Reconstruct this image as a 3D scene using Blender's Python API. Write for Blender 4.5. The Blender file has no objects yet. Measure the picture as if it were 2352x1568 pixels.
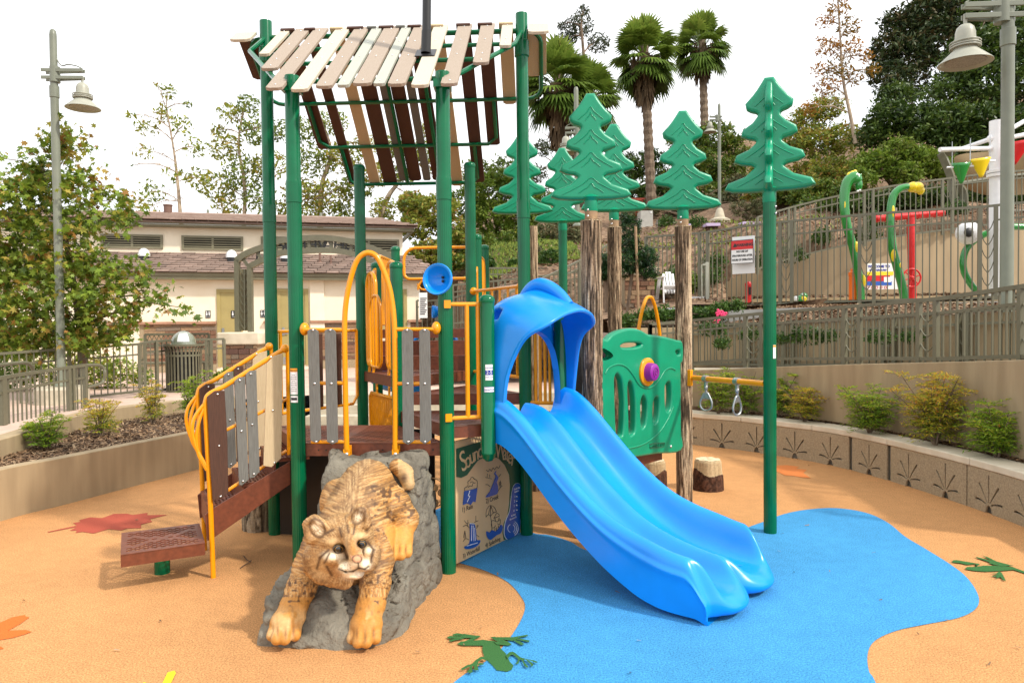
import bpy, math, random
import numpy as np
from mathutils import Vector, Matrix
random.seed(7); RNG = np.random.default_rng(7)
S = bpy.context.scene; COL = S.collection
R = math.radians
# ---------------- camera, world, sun, exposure ----------------
FPX, PITCH, ROLL, EYE = 1653.6, 0.0233, 0.0107, 1.9
cam = bpy.data.cameras.new('camera'); cam.sensor_width = 36; cam.lens = FPX/2352*36
cam.clip_start = .05; cam.clip_end = 2000
co = bpy.data.objects.new('camera', cam); COL.objects.link(co)
co.matrix_world = Matrix.Translation((0, 0, EYE)) @ Matrix.Rotation(math.pi/2-PITCH, 4, 'X') @ Matrix.Rotation(-ROLL, 4, 'Z')
S.camera = co
S.view_settings.view_transform = 'Standard'; S.view_settings.look = 'None'
S.view_settings.exposure = 0.66; S.view_settings.gamma = 1; S.view_settings.use_curve_mapping = False
SUN_AZ, SUN_EL = R(121), R(44)
W = bpy.data.worlds.new('World'); S.world = W; W.use_nodes = True
nt = W.node_tree; nt.nodes.clear()
wo = nt.nodes.new('ShaderNodeOutputWorld'); bg = nt.nodes.new('ShaderNodeBackground'); bg.inputs[1].default_value = .1
sk = nt.nodes.new('ShaderNodeTexSky'); sk.sky_type = 'NISHITA'; sk.sun_disc = False
sk.sun_elevation = SUN_EL; sk.sun_rotation = SUN_AZ
tc = nt.nodes.new('ShaderNodeTexCoord'); mp = nt.nodes.new('ShaderNodeMapping'); mp.inputs['Scale'].default_value = (1, 1, 2.6)
nz = nt.nodes.new('ShaderNodeTexNoise'); nz.inputs['Scale'].default_value = 2.2; nz.inputs['Detail'].default_value = 9; nz.inputs['Roughness'].default_value = .55
rp = nt.nodes.new('ShaderNodeValToRGB'); rp.color_ramp.elements[0].position = .33; rp.color_ramp.elements[0].color = (.72, .72, .72, 1)
rp.color_ramp.elements[1].position = .50; rp.color_ramp.elements[1].color = (1, 1, 1, 1)
mx = nt.nodes.new('ShaderNodeMixRGB'); mx.inputs[2].default_value = (10.2, 10.3, 10.5, 1)
L = nt.links.new
L(tc.outputs['Generated'], mp.inputs[0]); L(mp.outputs[0], nz.inputs['Vector']); L(nz.outputs[0], rp.inputs[0])
L(rp.outputs[0], mx.inputs[0]); L(sk.outputs[0], mx.inputs[1]); L(mx.outputs[0], bg.inputs[0]); L(bg.outputs[0], wo.inputs[0])
sl = bpy.data.lights.new('sun', 'SUN'); sl.energy = 2.45; sl.angle = R(3.2); sl.color = (1, .93, .82)
so = bpy.data.objects.new('sun', sl); COL.objects.link(so)
sd = Vector((math.sin(SUN_AZ)*math.cos(SUN_EL), math.cos(SUN_AZ)*math.cos(SUN_EL), math.sin(SUN_EL)))
so.rotation_euler = sd.to_track_quat('Z', 'Y').to_euler(); so.location = (6, -6, 12)

# ---------------- measuring helpers: photograph point -> place in the world ----------------
def ray(px, py):
    xx = (px-1176)/FPX; yy = -(py-784)/FPX
    cr, sr = math.cos(ROLL), math.sin(ROLL)
    x = xx*cr+yy*sr; up = -xx*sr+yy*cr
    c, s = math.cos(PITCH), math.sin(PITCH)
    return np.array([x, c+up*s, -s+up*c])
def G(px, py, z=0.):
    d = ray(px, py); return np.array([0, 0, EYE])+d*((z-EYE)/d[2])
def D(px, py, Y):
    d = ray(px, py); return np.array([0, 0, EYE])+d*(Y/d[1])
class Plane:
    """vertical plane through o, running along direction a (degrees from +X); w = distance behind it"""
    def __init__(s, o, deg):
        s.o = np.array([o[0], o[1], 0.]); a = R(deg); s.x = np.array([math.cos(a), math.sin(a), 0]); s.n = np.array([-math.sin(a), math.cos(a), 0]); s.rz = a
    def uz(s, px, py, w=0):
        d = ray(px, py); e = np.array([0, 0, EYE]); o = s.o+s.n*w
        t = ((o-e)@s.n)/(d@s.n); p = e+d*t
        return (p-o)@s.x, p[2]
    def pt(s, u, z, w=0): return s.o+s.x*u+s.n*w+np.array([0, 0, z])
    def px(s, px, py, w=0): u, z = s.uz(px, py, w); return s.pt(u, z, w)

# ---------------- mesh builder ----------------
def frame_from(d, up=(0, 0, 1)):
    d = np.array(d, float); d /= np.linalg.norm(d)+1e-12; up = np.array(up, float)
    if abs(d@up) > .98*np.linalg.norm(up): up = np.array([1., 0, 0]) if abs(d[0]) < .9 else np.array([0, 1., 0])
    s = np.cross(d, up); s /= np.linalg.norm(s); u = np.cross(s, d)
    return s, u, d
BOXF = [(0, 3, 2, 1), (4, 5, 6, 7), (0, 1, 5, 4), (1, 2, 6, 5), (2, 3, 7, 6), (3, 0, 4, 7)]
class MB:
    def __init__(s): s.v = []; s.f = []; s.m = []; s.c = []
    def add(s, vs, fs, mi=0):
        b = len(s.v); s.c.append((b, len(s.f))); s.v.extend([tuple(map(float, p)) for p in vs]); s.f.extend([tuple(b+i for i in f) for f in fs]); s.m.extend([mi]*len(fs)); return s
    def box(s, c, sz, rz=0, M=None, mi=0):
        hx, hy, hz = sz[0]/2, sz[1]/2, sz[2]/2
        vs = [(-hx, -hy, -hz), (hx, -hy, -hz), (hx, hy, -hz), (-hx, hy, -hz), (-hx, -hy, hz), (hx, -hy, hz), (hx, hy, hz), (-hx, hy, hz)]
        if M is not None: vs = [np.array(M)@np.array(p)+np.array(c) for p in vs]
        else:
            cz, sn = math.cos(rz), math.sin(rz); vs = [(c[0]+x*cz-y*sn, c[1]+x*sn+y*cz, c[2]+z) for x, y, z in vs]
        return s.add(vs, BOXF, mi)
    def bar(s, a, b, w, h, up=(0, 0, 1), mi=0):   # w sideways, h along up
        a = np.array(a, float); b = np.array(b, float); sd, u, d = frame_from(b-a, up)
        vs = [p+sd*x*w/2+u*y*h/2 for p in (a, b) for x, y in ((-1, -1), (1, -1), (1, 1), (-1, 1))]
        return s.add(vs, BOXF, mi)
    def tube(s, pts, r, seg=10, caps=True, closed=False, mi=0):
        pts = [np.array(p, float) for p in pts]; n = len(pts)
        rs = list(r) if hasattr(r, '__len__') else [r]*n
        T = []
        for i in range(n):
            if closed: t = pts[(i+1) % n]-pts[i-1]
            else: t = pts[min(i+1, n-1)]-pts[max(i-1, 0)]
            T.append(t/(np.linalg.norm(t)+1e-12))
        sd, u, _ = frame_from(T[0]); vs = []
        for i in range(n):
            t = T[i]; u = u-t*(u@t); u /= np.linalg.norm(u)+1e-12; sd = np.cross(t, u)
            for k in range(seg):
                a = 2*math.pi*k/seg; vs.append(pts[i]+(sd*math.cos(a)+u*math.sin(a))*rs[i])
        fs = []
        for i in range(n if closed else n-1):
            for k in range(seg):
                a, b = i*seg+k, i*seg+(k+1) % seg; c, d = ((i+1) % n)*seg+(k+1) % seg, ((i+1) % n)*seg+k
                fs.append((a, b, c, d))
        if caps and not closed:
            fs.append(tuple(range(seg-1, -1, -1))); fs.append(tuple((n-1)*seg+k for k in range(seg)))
        return s.add(vs, fs, mi)
    def lathe(s, prof, c=(0, 0, 0), seg=20, M=None, mi=0):   # prof: (r,z)
        vs = []; c = np.array(c, float)
        for r, z in prof:
            for k in range(seg):
                a = 2*math.pi*k/seg; p = np.array([r*math.cos(a), r*math.sin(a), z])
                vs.append((np.array(M)@p if M is not None else p)+c)
        fs = []
        for i in range(len(prof)-1):
            for k in range(seg): fs.append((i*seg+k, i*seg+(k+1) % seg, (i+1)*seg+(k+1) % seg, (i+1)*seg+k))
        if prof[0][0] > 1e-6: fs.append(tuple(range(seg-1, -1, -1)))
        if prof[-1][0] > 1e-6: fs.append(tuple((len(prof)-1)*seg+k for k in range(seg)))
        return s.add(vs, fs, mi)
    def sphere(s, c, r, seg=12, rings=8, M=None, mi=0):
        r = r if hasattr(r, '__len__') else (r, r, r)
        vs = []; fs = []
        for i in range(rings+1):
            t = math.pi*i/rings
            for k in range(seg):
                a = 2*math.pi*k/seg; p = np.array([r[0]*math.sin(t)*math.cos(a), r[1]*math.sin(t)*math.sin(a), -r[2]*math.cos(t)])
                vs.append((np.array(M)@p if M is not None else p)+np.array(c, float))
        for i in range(rings):
            for k in range(seg): fs.append((i*seg+k, i*seg+(k+1) % seg, (i+1)*seg+(k+1) % seg, (i+1)*seg+k))
        return s.add(vs, fs, mi)
    def prism(s, poly, o, ux, uy, depth, mi=0):  # poly in (ux,uy) plane at o, extruded along ux x uy by depth (centred: o is the middle)
        ux = np.array(ux, float); uy = np.array(uy, float); n = np.cross(ux, uy); n /= np.linalg.norm(n); o = np.array(o, float); k = len(poly)
        A = sum(poly[i][0]*poly[(i+1) % k][1]-poly[(i+1) % k][0]*poly[i][1] for i in range(k))
        if A < 0: poly = poly[::-1]
        vs = [o+ux*x+uy*y+n*(depth/2) for x, y in poly]+[o+ux*x+uy*y-n*(depth/2) for x, y in poly]
        fs = [tuple(range(k)), tuple(range(2*k-1, k-1, -1))]+[(i, k+i, k+(i+1) % k, (i+1) % k) for i in range(k)]
        return s.add(vs, fs, mi)
    def sheet(s, poly, z=0, mi=0):
        return s.add([(p[0], p[1], z if len(p) < 3 else p[2]) for p in poly], [tuple(range(len(poly)))], mi)
    def grid(s, P, closed_u=False, closed_v=False, mi=0):  # P[i][j]
        n = len(P); m = len(P[0]); vs = [p for row in P for p in row]; fs = []
        for i in range(n if closed_u else n-1):
            for j in range(m if closed_v else m-1):
                i2, j2 = (i+1) % n, (j+1) % m; fs.append((i*m+j, i2*m+j, i2*m+j2, i*m+j2))
        return s.add(vs, fs, mi)
    def split(s, name, mat, parent=None, child=None, **kw):
        """every added shape becomes an object; with child= the first is `name` and the others its children"""
        first = None; ends = s.c[1:]+[(len(s.v), len(s.f))]
        for (v0, f0), (v1, f1) in zip(s.c, ends):
            q = MB(); q.v = s.v[v0:v1]; q.f = [tuple(i-v0 for i in f) for f in s.f[f0:f1]]; q.m = s.m[f0:f1]
            if first is None or not child: o = q.build(name, mat, parent, **kw); first = first or o
            else: q.build(child, mat, first, **kw)
        return first
    def build(s, name, mat, parent=None, smooth=35, bevel=0, local=False, **tags):
        me = bpy.data.meshes.new(name); me.from_pydata(s.v, [], s.f)
        if isinstance(mat, (list, tuple)):
            for m_ in mat: me.materials.append(m_)
            me.polygons.foreach_set('material_index', s.m)
        else: me.materials.append(mat)
        if smooth:
            me.polygons.foreach_set('use_smooth', [True]*len(me.polygons)); me.update()
            me.set_sharp_from_angle(angle=R(smooth))
        return finish(me, name, parent, bevel, local, tags)
def finish(me, name, parent=None, bevel=0, local=False, tags={}):
    me.update(); o = bpy.data.objects.new(name, me); COL.objects.link(o)
    if parent is not None:
        o.parent = parent
        if not local and parent.parent is None and parent.type == 'EMPTY': o.matrix_parent_inverse = parent['_m'] and Matrix.Translation(parent.location).inverted() if parent.rotation_euler.z == 0 else (Matrix.Translation(parent.location) @ Matrix.Rotation(parent.rotation_euler.z, 4, 'Z')).inverted()
        elif not local and parent.parent is None and parent.type == 'MESH': o.matrix_parent_inverse = Matrix.Translation(parent.location).inverted()
    elif not local:
        n = len(me.vertices); a = np.empty(n*3); me.vertices.foreach_get('co', a); a = a.reshape(-1, 3)
        c = np.array([(a[:, 0].min()+a[:, 0].max())/2, (a[:, 1].min()+a[:, 1].max())/2, a[:, 2].min()])
        me.vertices.foreach_set('co', (a-c).ravel()); me.update(); o.location = c
    if bevel:
        b = o.modifiers.new('bevel', 'BEVEL'); b.width = bevel; b.segments = 2; b.limit_method = 'ANGLE'; b.angle_limit = R(40); b.harden_normals = False
    for k, v in tags.items():
        if v is not None: o[k] = v
    return o
def thing(name, label, cat, loc=(0, 0, 0), rz=0, group=None):
    o = bpy.data.objects.new(name, None); COL.objects.link(o); o.location = tuple(map(float, loc)); o.rotation_euler = (0, 0, rz)
    o.empty_display_size = .1; o['_m'] = 1
    o['label'] = label; o['category'] = cat
    if group: o['group'] = group
    return o
def dup(root, loc, rz=None, label=None, group=None, scale=None):
    def cp(o, par):
        c = o.copy(); COL.objects.link(c); c.parent = par
        for ch in list(o.children): cp(ch, c)
        return c
    r = cp(root, None); r.location = tuple(map(float, loc))
    if rz is not None: r.rotation_euler = (0, 0, rz)
    if label: r['label'] = label
    if group: r['group'] = group
    if scale: r.scale = (scale, scale, scale) if not hasattr(scale, '__len__') else scale
    return r
def np_mesh(name, V, F, mat, parent=None, attr=None, local=False, smooth=False, **tags):
    me = bpy.data.meshes.new(name); V = np.asarray(V, float); F = np.asarray(F, int); k = F.shape[1]
    me.vertices.add(len(V)); me.vertices.foreach_set('co', V.ravel())
    me.loops.add(F.size); me.loops.foreach_set('vertex_index', F.ravel())
    me.polygons.add(len(F)); me.polygons.foreach_set('loop_start', np.arange(len(F))*k)
    me.update(calc_edges=True)
    if attr is not None:
        for nm, arr in attr.items():
            arr = np.asarray(arr, float)
            if arr.ndim == 1:
                a = me.attributes.new(nm, 'FLOAT', 'POINT'); a.data.foreach_set('value', arr)
            else:
                a = me.attributes.new(nm, 'FLOAT_COLOR', 'POINT'); c4 = np.ones((len(arr), 4)); c4[:, :3] = arr; a.data.foreach_set('color', c4.ravel())
    if smooth: me.polygons.foreach_set('use_smooth', [True]*len(F))
    if isinstance(mat, (list, tuple)):
        for m_ in mat: me.materials.append(m_)
    else: me.materials.append(mat)
    return finish(me, name, parent, 0, local, tags)

# ---------------- materials ----------------
def srgb(r, g, b): return tuple(((c/255)/12.92 if c/255 <= .04045 else ((c/255+.055)/1.055)**2.4) for c in (r, g, b))
def mat(name, col, rough=.5, var=.0, vscale=8, col2=None, bump=0, bscale=60, metal=0, coat=0, spec=.5, stretch=(1, 1, 1), coords='Object', detail=4, rnd=0, em=None, bdetail=4):
    m = bpy.data.materials.new(name); m.use_nodes = True; n = m.node_tree; b = n.nodes['Principled BSDF']; l = n.links.new
    b.inputs['Roughness'].default_value = rough; b.inputs['Metallic'].default_value = metal; b.inputs['Coat Weight'].default_value = coat
    b.inputs['Specular IOR Level'].default_value = spec; b.inputs['Coat Roughness'].default_value = .12
    b.inputs['Base Color'].default_value = (*col, 1)
    t = n.nodes.new('ShaderNodeTexCoord'); mpn = n.nodes.new('ShaderNodeMapping'); mpn.inputs['Scale'].default_value = stretch
    l(t.outputs[coords], mpn.inputs[0]); cur = None
    if var or col2:
        z = n.nodes.new('ShaderNodeTexNoise'); z.inputs['Scale'].default_value = vscale; z.inputs['Detail'].default_value = detail; l(mpn.outputs[0], z.inputs['Vector'])
        r_ = n.nodes.new('ShaderNodeValToRGB'); l(z.outputs[0], r_.inputs[0])
        c2 = col2 or tuple(c*(1-var) for c in col); c1 = col if col2 else tuple(min(1, c*(1+var*.5)) for c in col)
        r_.color_ramp.elements[0].position = .32; r_.color_ramp.elements[0].color = (*c2, 1)
        r_.color_ramp.elements[1].position = .68; r_.color_ramp.elements[1].color = (*c1, 1); cur = r_.outputs[0]
    if rnd:
        oi = n.nodes.new('ShaderNodeObjectInfo'); mr = n.nodes.new('ShaderNodeMapRange'); mr.inputs[3].default_value = 1-rnd; mr.inputs[4].default_value = 1+rnd
        l(oi.outputs['Random'], mr.inputs[0]); hs = n.nodes.new('ShaderNodeVectorMath'); hs.operation = 'SCALE'
        if cur: l(cur, hs.inputs[0])
        else: hs.inputs[0].default_value = col
        l(mr.outputs[0], hs.inputs['Scale']); cur = hs.outputs[0]
    if cur: l(cur, b.inputs['Base Color'])
    if bump:
        z = n.nodes.new('ShaderNodeTexNoise'); z.inputs['Scale'].default_value = bscale; z.inputs['Detail'].default_value = bdetail; l(mpn.outputs[0], z.inputs['Vector'])
        bp = n.nodes.new('ShaderNodeBump'); bp.inputs['Strength'].default_value = min(1, bump*10); bp.inputs['Distance'].default_value = .01 if bump < .1 else .03
        l(z.outputs[0], bp.inputs['Height']); l(bp.outputs[0], b.inputs['Normal'])
    return m
def rubber(name, col):
    m = mat(name, col, .9, var=.02, bump=.06, bscale=170, spec=.15, bdetail=2); n = m.node_tree; l = n.links.new; t = n.nodes.new('ShaderNodeTexCoord'); cur = None
    for sc, lo, hi, det, a, b in ((95, .72, 1.22, 2, .36, .64), (240, .75, 1.22, 1, .3, .7), (.8, .93, 1.06, 5, .35, .65), (9, .95, 1.04, 6, .35, .65)):
        z = n.nodes.new('ShaderNodeTexNoise'); z.inputs['Scale'].default_value = sc; z.inputs['Detail'].default_value = det; l(t.outputs['Object'], z.inputs['Vector'])
        mr = n.nodes.new('ShaderNodeMapRange'); mr.inputs[1].default_value = a; mr.inputs[2].default_value = b; mr.inputs[3].default_value = lo; mr.inputs[4].default_value = hi; l(z.outputs[0], mr.inputs[0])
        v = n.nodes.new('ShaderNodeVectorMath'); v.operation = 'SCALE'
        if cur: l(cur, v.inputs[0])
        else: v.inputs[0].default_value = col
        l(mr.outputs[0], v.inputs['Scale']); cur = v.outputs[0]
    l(cur, n.nodes['Principled BSDF'].inputs['Base Color']); return m
def leafmat(name, cols, rough=.5, trans=.35, pos=None):
    m = bpy.data.materials.new(name); m.use_nodes = True; n = m.node_tree; b = n.nodes['Principled BSDF']; l = n.links.new
    a = n.nodes.new('ShaderNodeAttribute'); a.attribute_name = 'rnd'; r_ = n.nodes.new('ShaderNodeValToRGB'); l(a.outputs['Fac'], r_.inputs[0])
    els = r_.color_ramp.elements
    pos = pos or [i/(len(cols)-1) for i in range(len(cols))]
    els[0].position = pos[0]; els[0].color = (*cols[0], 1); els[1].position = pos[-1]; els[1].color = (*cols[-1], 1)
    for p, c in zip(pos[1:-1], cols[1:-1]): e = els.new(p); e.color = (*c, 1)
    l(r_.outputs[0], b.inputs['Base Color']); b.inputs['Roughness'].default_value = rough; b.inputs['Specular IOR Level'].default_value = .35
    tr = n.nodes.new('ShaderNodeBsdfTranslucent'); ms = n.nodes.new('ShaderNodeMixShader'); ms.inputs[0].default_value = trans
    l(r_.outputs[0], tr.inputs[0]); l(b.outputs[0], ms.inputs[1]); l(tr.outputs[0], ms.inputs[2]); l(ms.outputs[0], n.nodes['Material Output'].inputs[0])
    return m
def attrmat(name, attr='col', rough=.5, bump=0, bscale=60, coat=0, spec=.5, mul=1, noise=0, nscale=30):
    m = mat(name, (.5, .5, .5), rough, bump=bump, bscale=bscale, coat=coat, spec=spec); n = m.node_tree; b = n.nodes['Principled BSDF']
    a = n.nodes.new('ShaderNodeAttribute'); a.attribute_name = attr; cur = a.outputs['Color']
    if noise:
        z = n.nodes.new('ShaderNodeTexNoise'); z.inputs['Scale'].default_value = nscale; z.inputs['Detail'].default_value = 5
        t = n.nodes.new('ShaderNodeTexCoord'); n.links.new(t.outputs['Object'], z.inputs['Vector'])
        mr = n.nodes.new('ShaderNodeMapRange'); mr.inputs[1].default_value = .3; mr.inputs[2].default_value = .7; mr.inputs[3].default_value = 1-noise; mr.inputs[4].default_value = 1+noise
        n.links.new(z.outputs[0], mr.inputs[0]); sc = n.nodes.new('ShaderNodeVectorMath'); sc.operation = 'SCALE'
        n.links.new(cur, sc.inputs[0]); n.links.new(mr.outputs[0], sc.inputs['Scale']); cur = sc.outputs[0]
    n.links.new(cur, b.inputs['Base Color']); return m
M = {}
M['orange'] = rubber('rubber_orange', (.56, .285, .115))
M['blue_rubber'] = rubber('rubber_blue', (.06, .295, .58))
M['green_rubber'] = mat('rubber_green', (.05, .17, .045), .9, col2=(.03, .10, .03), vscale=160, bump=.05, bscale=220, detail=2, spec=.2)
M['red_rubber'] = mat('rubber_red', (.42, .085, .05), .9, var=.3, vscale=160, bump=.05, bscale=220, spec=.2)
M['or_rubber'] = mat('rubber_orange_red', (.75, .16, .03), .9, var=.25, vscale=160, bump=.05, bscale=220, spec=.2)
M['or2_rubber'] = mat('rubber_pale_orange', (.70, .22, .06), .9, var=.25, vscale=160, bump=.05, bscale=220, spec=.2)
M['yel_rubber'] = mat('rubber_yellow', (.70, .60, .03), .9, var=.25, vscale=160, bump=.05, bscale=220, spec=.2)
M['green'] = mat('green_powder_coat', (.0, .125, .048), .17, var=.15, vscale=6, spec=.36)
M['yellow'] = mat('yellow_powder_coat', (.80, .31, .003), .22, var=.06, vscale=6, coat=.1)
M['brown'] = mat('brown_vinyl', (.165, .045, .020), .42, var=.25, vscale=30, bump=.01, bscale=250)
M['bluep'] = mat('blue_plastic', (.003, .26, .82), .27, var=.10, vscale=3, bump=.004, bscale=160, spec=.5)
M['tree_green'] = mat('green_plastic', (.0, .27, .135), .3, spec=.5, var=.1, vscale=5, bump=.012, bscale=200)
M['purple'] = mat('purple_plastic', (.28, .015, .30), .3, var=.1)
M['black'] = mat('black_metal', (.012, .012, .012), .35)
M['steel'] = mat('galvanised_steel', (.42, .44, .45), .38, metal=.85, var=.2, vscale=40)
M['bolt'] = mat('bolt_steel', (.75, .75, .75), .25, metal=.9)
M['olive'] = mat('olive_metal_paint', (.135, .128, .082), .42, var=.12, vscale=12)
M['lampgrey'] = mat('lamp_paint', (.185, .20, .15), .4, var=.1, vscale=5)
M['white'] = mat('white_paint', (.8, .8, .8), .35, var=.05)
M['red'] = mat('red_paint', (.60, .012, .012), .3, var=.1)
M['conc'] = mat('tan_concrete', (.40, .30, .175), .85, col2=(.30, .22, .125), vscale=2.2, bump=.02, bscale=70, stretch=(3, 3, .35))
M['conc_top'] = mat('pale_concrete_cap', (.68, .60, .46), .85, col2=(.56, .48, .35), vscale=5, bump=.02, bscale=90)
M['conc_rough'] = mat('blasted_concrete', (.43, .335, .21), .95, col2=(.27, .205, .125), vscale=60, bump=.06, bscale=180)
M['conc_light'] = mat('light_concrete', (.50, .44, .33), .85, var=.2, vscale=8, bump=.02, bscale=90)
M['paving'] = mat('pink_paving', (.60, .43, .34), .85, var=.12, vscale=3, bump=.01)
M['soil'] = mat('soil', (.13, .075, .04), .95, col2=(.05, .03, .018), vscale=14, bump=.2, bscale=40)
M['stucco'] = mat('cream_stucco', (.88, .79, .62), .9, col2=(.82, .72, .54), vscale=1.4, bump=.03, bscale=50)
M['trim'] = mat('olive_trim', (.20, .185, .115), .6, var=.12, vscale=3)
M['door'] = mat('mustard_door', (.36, .29, .11), .5, var=.08, vscale=3)
M['dark'] = mat('dark_void', (.012, .012, .010), .9)
M['tan_wall'] = mat('tan_curved_wall', (.44, .33, .20), .9, col2=(.33, .245, .15), vscale=1.5, bump=.02, bscale=60, stretch=(2, 2, .4))
M['mast'] = mat('tan_mast', (.33, .21, .11), .5, var=.25, vscale=25)
M['hblue'] = mat('blue_hdpe', (.015, .10, .42), .35); M['hwhite'] = mat('white_hdpe', (.8, .8, .78), .4)
M['paper'] = mat('sticker_white', (.82, .82, .82), .4); M['ink'] = mat('ink_black', (.02, .02, .02), .5); M['ink_or'] = mat('sticker_orange', (.85, .35, .02), .4); M['ink_blue'] = mat('ink_blue', (.01, .03, .30), .4)
print('core ok')
# ---------------- curves, sheets, terrain ----------------
def catmull(P, n=8, closed=False):
    P = [np.array(p, float) for p in P]; N = len(P); out = []
    rng = range(N) if closed else range(N-1)
    for i in rng:
        g = (lambda k: P[k % N]) if closed else (lambda k: P[min(max(k, 0), N-1)])
        p0, p1, p2, p3 = g(i-1), g(i), g(i+1), g(i+2)
        for k in range(n):
            t = k/n; out.append(.5*((2*p1)+(-p0+p2)*t+(2*p0-5*p1+4*p2-p3)*t*t+(-p0+3*p1-3*p2+p3)*t**3))
    if not closed: out.append(P[-1])
    return out
def resample(P, n):
    P = np.array(P, float); d = np.r_[0, np.cumsum(np.linalg.norm(np.diff(P, axis=0), axis=1))]; t = np.linspace(0, d[-1], n)
    return np.stack([np.interp(t, d, P[:, k]) for k in range(P.shape[1])], 1)
def offset2(P, d):
    P = np.array(P, float)[:, :2]; T = np.gradient(P, axis=0); T /= np.linalg.norm(T, axis=1)[:, None]
    return P+np.stack([-T[:, 1], T[:, 0]], 1)*d
def sweep_wall(mb, P, z0, z1, th):     # wall along P, thickness to the left side
    P = np.array(P, float)[:, :2]; Q = offset2(P, th); n = len(P); z0 = np.broadcast_to(z0, n); z1 = np.broadcast_to(z1, n)
    rows = [[(*P[i], z0[i]), (*P[i], z1[i]), (*Q[i], z1[i]), (*Q[i], z0[i])] for i in range(n)]
    mb.grid(rows[::-1], closed_v=True); k = len(mb.v)
    mb.f.append((k-4*n, k-4*n+1, k-4*n+2, k-4*n+3)); mb.f.append((k-1, k-2, k-3, k-4)); mb.m += [0, 0]
    return mb
def curve_mesh(name, splines, extrude=0, bevel=0, res=2):
    cu = bpy.data.curves.new(name, 'CURVE'); cu.dimensions = '2D'; cu.fill_mode = 'BOTH'; cu.extrude = extrude; cu.bevel_depth = bevel; cu.bevel_resolution = res
    for sp in splines:
        s = cu.splines.new('POLY'); s.points.add(len(sp)-1); s.points.foreach_set('co', [c for p in sp for c in (p[0], p[1], 0, 1)]); s.use_cyclic_u = True
    o = bpy.data.objects.new(name, cu); me = bpy.data.meshes.new_from_object(o); bpy.data.objects.remove(o); bpy.data.curves.remove(cu); return me
def text_mesh(s, size=1, extrude=.002, bevel=0, align='CENTER', sp=1, offset=0):
    cu = bpy.data.curves.new('t', 'FONT'); cu.body = s; cu.size = size; cu.extrude = extrude; cu.align_x = align; cu.align_y = 'CENTER'; cu.space_character = sp; cu.resolution_u = 3; cu.offset = offset
    o = bpy.data.objects.new('t', cu); me = bpy.data.meshes.new_from_object(o); bpy.data.objects.remove(o); bpy.data.curves.remove(cu); return me
def mesh_into(mb, me, o, ux, uy, uz=None, mi=0, scale=1):
    ux = np.array(ux, float); uy = np.array(uy, float); uz = np.cross(ux, uy) if uz is None else np.array(uz, float); o = np.array(o, float)
    n = len(me.vertices); a = np.empty(n*3); me.vertices.foreach_get('co', a); a = a.reshape(-1, 3)*scale
    V = o+a[:, :1]*ux+a[:, 1:2]*uy+a[:, 2:]*uz
    mb.add(V, [tuple(p.vertices) for p in me.polygons], mi); bpy.data.meshes.remove(me); return mb
def pxsheet(name, groups, z, m, parent=None, **tags):
    mb = MB()
    for i, poly in enumerate(groups): mb.sheet([G(x, y, z+i*.0006)[:3] for x, y in poly])
    for i, f in enumerate(mb.f):   # face up
        P = [np.array(mb.v[k]) for k in f]; A = sum(P[j][0]*P[(j+1) % len(P)][1]-P[(j+1) % len(P)][0]*P[j][1] for j in range(len(P)))
        if A < 0: mb.f[i] = f[::-1]
    return mb.build(name, m, parent, smooth=0, **tags)
def zm(poly, ox, oy, s): return [(ox+x*s, oy+y*s) for x, y in poly]

def fbm(x, y, seed=0, oct=4):
    r = np.random.default_rng(seed); v = 0; a = 1; tot = 0
    for o in range(oct):
        g = r.random((64, 64)); xx = (x*2**o) % 64; yy = (y*2**o) % 64; i = np.floor(xx).astype(int) % 64; j = np.floor(yy).astype(int) % 64; fx = xx-np.floor(xx); fy = yy-np.floor(yy)
        fx = fx*fx*(3-2*fx); fy = fy*fy*(3-2*fy); i2 = (i+1) % 64; j2 = (j+1) % 64
        v = v+a*((g[i, j]*(1-fx)+g[i2, j]*fx)*(1-fy)+(g[i, j2]*(1-fx)+g[i2, j2]*fx)*fy); tot += a; a *= .5
    return v/tot
ST = dict(kind='structure')
# left wall base / right seat wall base (measured on the ground)
K = 1.1875
LW = catmull([(-5.75, 3.2), (-5.4, 5.2), (-5.111, 7.118), (-4.875, 7.784), (-4.603, 8.612), (-4.292, 9.521), (-3.95, 10.6), (-3.75, 11.6), (-3.7, 12.4)], 6)
RW = catmull([(2.0, 12.3), (2.804, 11.225), (3.35, 10.75), (3.80, 10.15), (4.187, 9.562), (4.414, 8.853), (4.551, 8.133), (4.643, 7.486), (4.695, 6.586), (4.62, 5.6), (4.4, 4.4)], 6)
m = MB(); m.add([(-500, -300, -.06), (500, -300, -.06), (500, 600, -.06), (-500, 600, -.06)], [(0, 1, 2, 3)]); m.build('ground', M['soil'], smooth=0, local=True, **ST)
surf = [(-6.2, -3), (-6.0, 3.2)]+[tuple(p) for p in LW]+[(0, 12.4)]+[tuple(p) for p in RW]+[(4.4, 3), (6.5, -3)]
m = MB(); m.sheet(surf[::-1], 0); m.build('play_surface', M['orange'], smooth=0, **ST)
bl = [(1040, 1568), (1100, 1528), (1150, 1490), (1190, 1435), (1206, 1395), (1196, 1368), (1165, 1335), (1110, 1308), (1040, 1288), (990, 1275), (960, 1240), (985, 1180), (1080, 1150), (1170, 1190), (1222, 1222), (1262, 1228), (1310, 1243), (1345, 1262), (1450, 1290), (1560, 1275), (1650, 1245), (1704, 1216), (1760, 1195), (1800, 1180), (1850, 1170), (1920, 1166), (1990, 1177), (2040, 1200), (2080, 1232), (2130, 1262), (2190, 1300), (2225, 1330), (2248, 1370), (2240, 1398), (2200, 1418), (2130, 1432), (2060, 1447), (2010, 1470), (1993, 1500), (1996, 1540), (2012, 1568), (2060, 1700), (1500, 1760), (900, 1700)]
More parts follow.
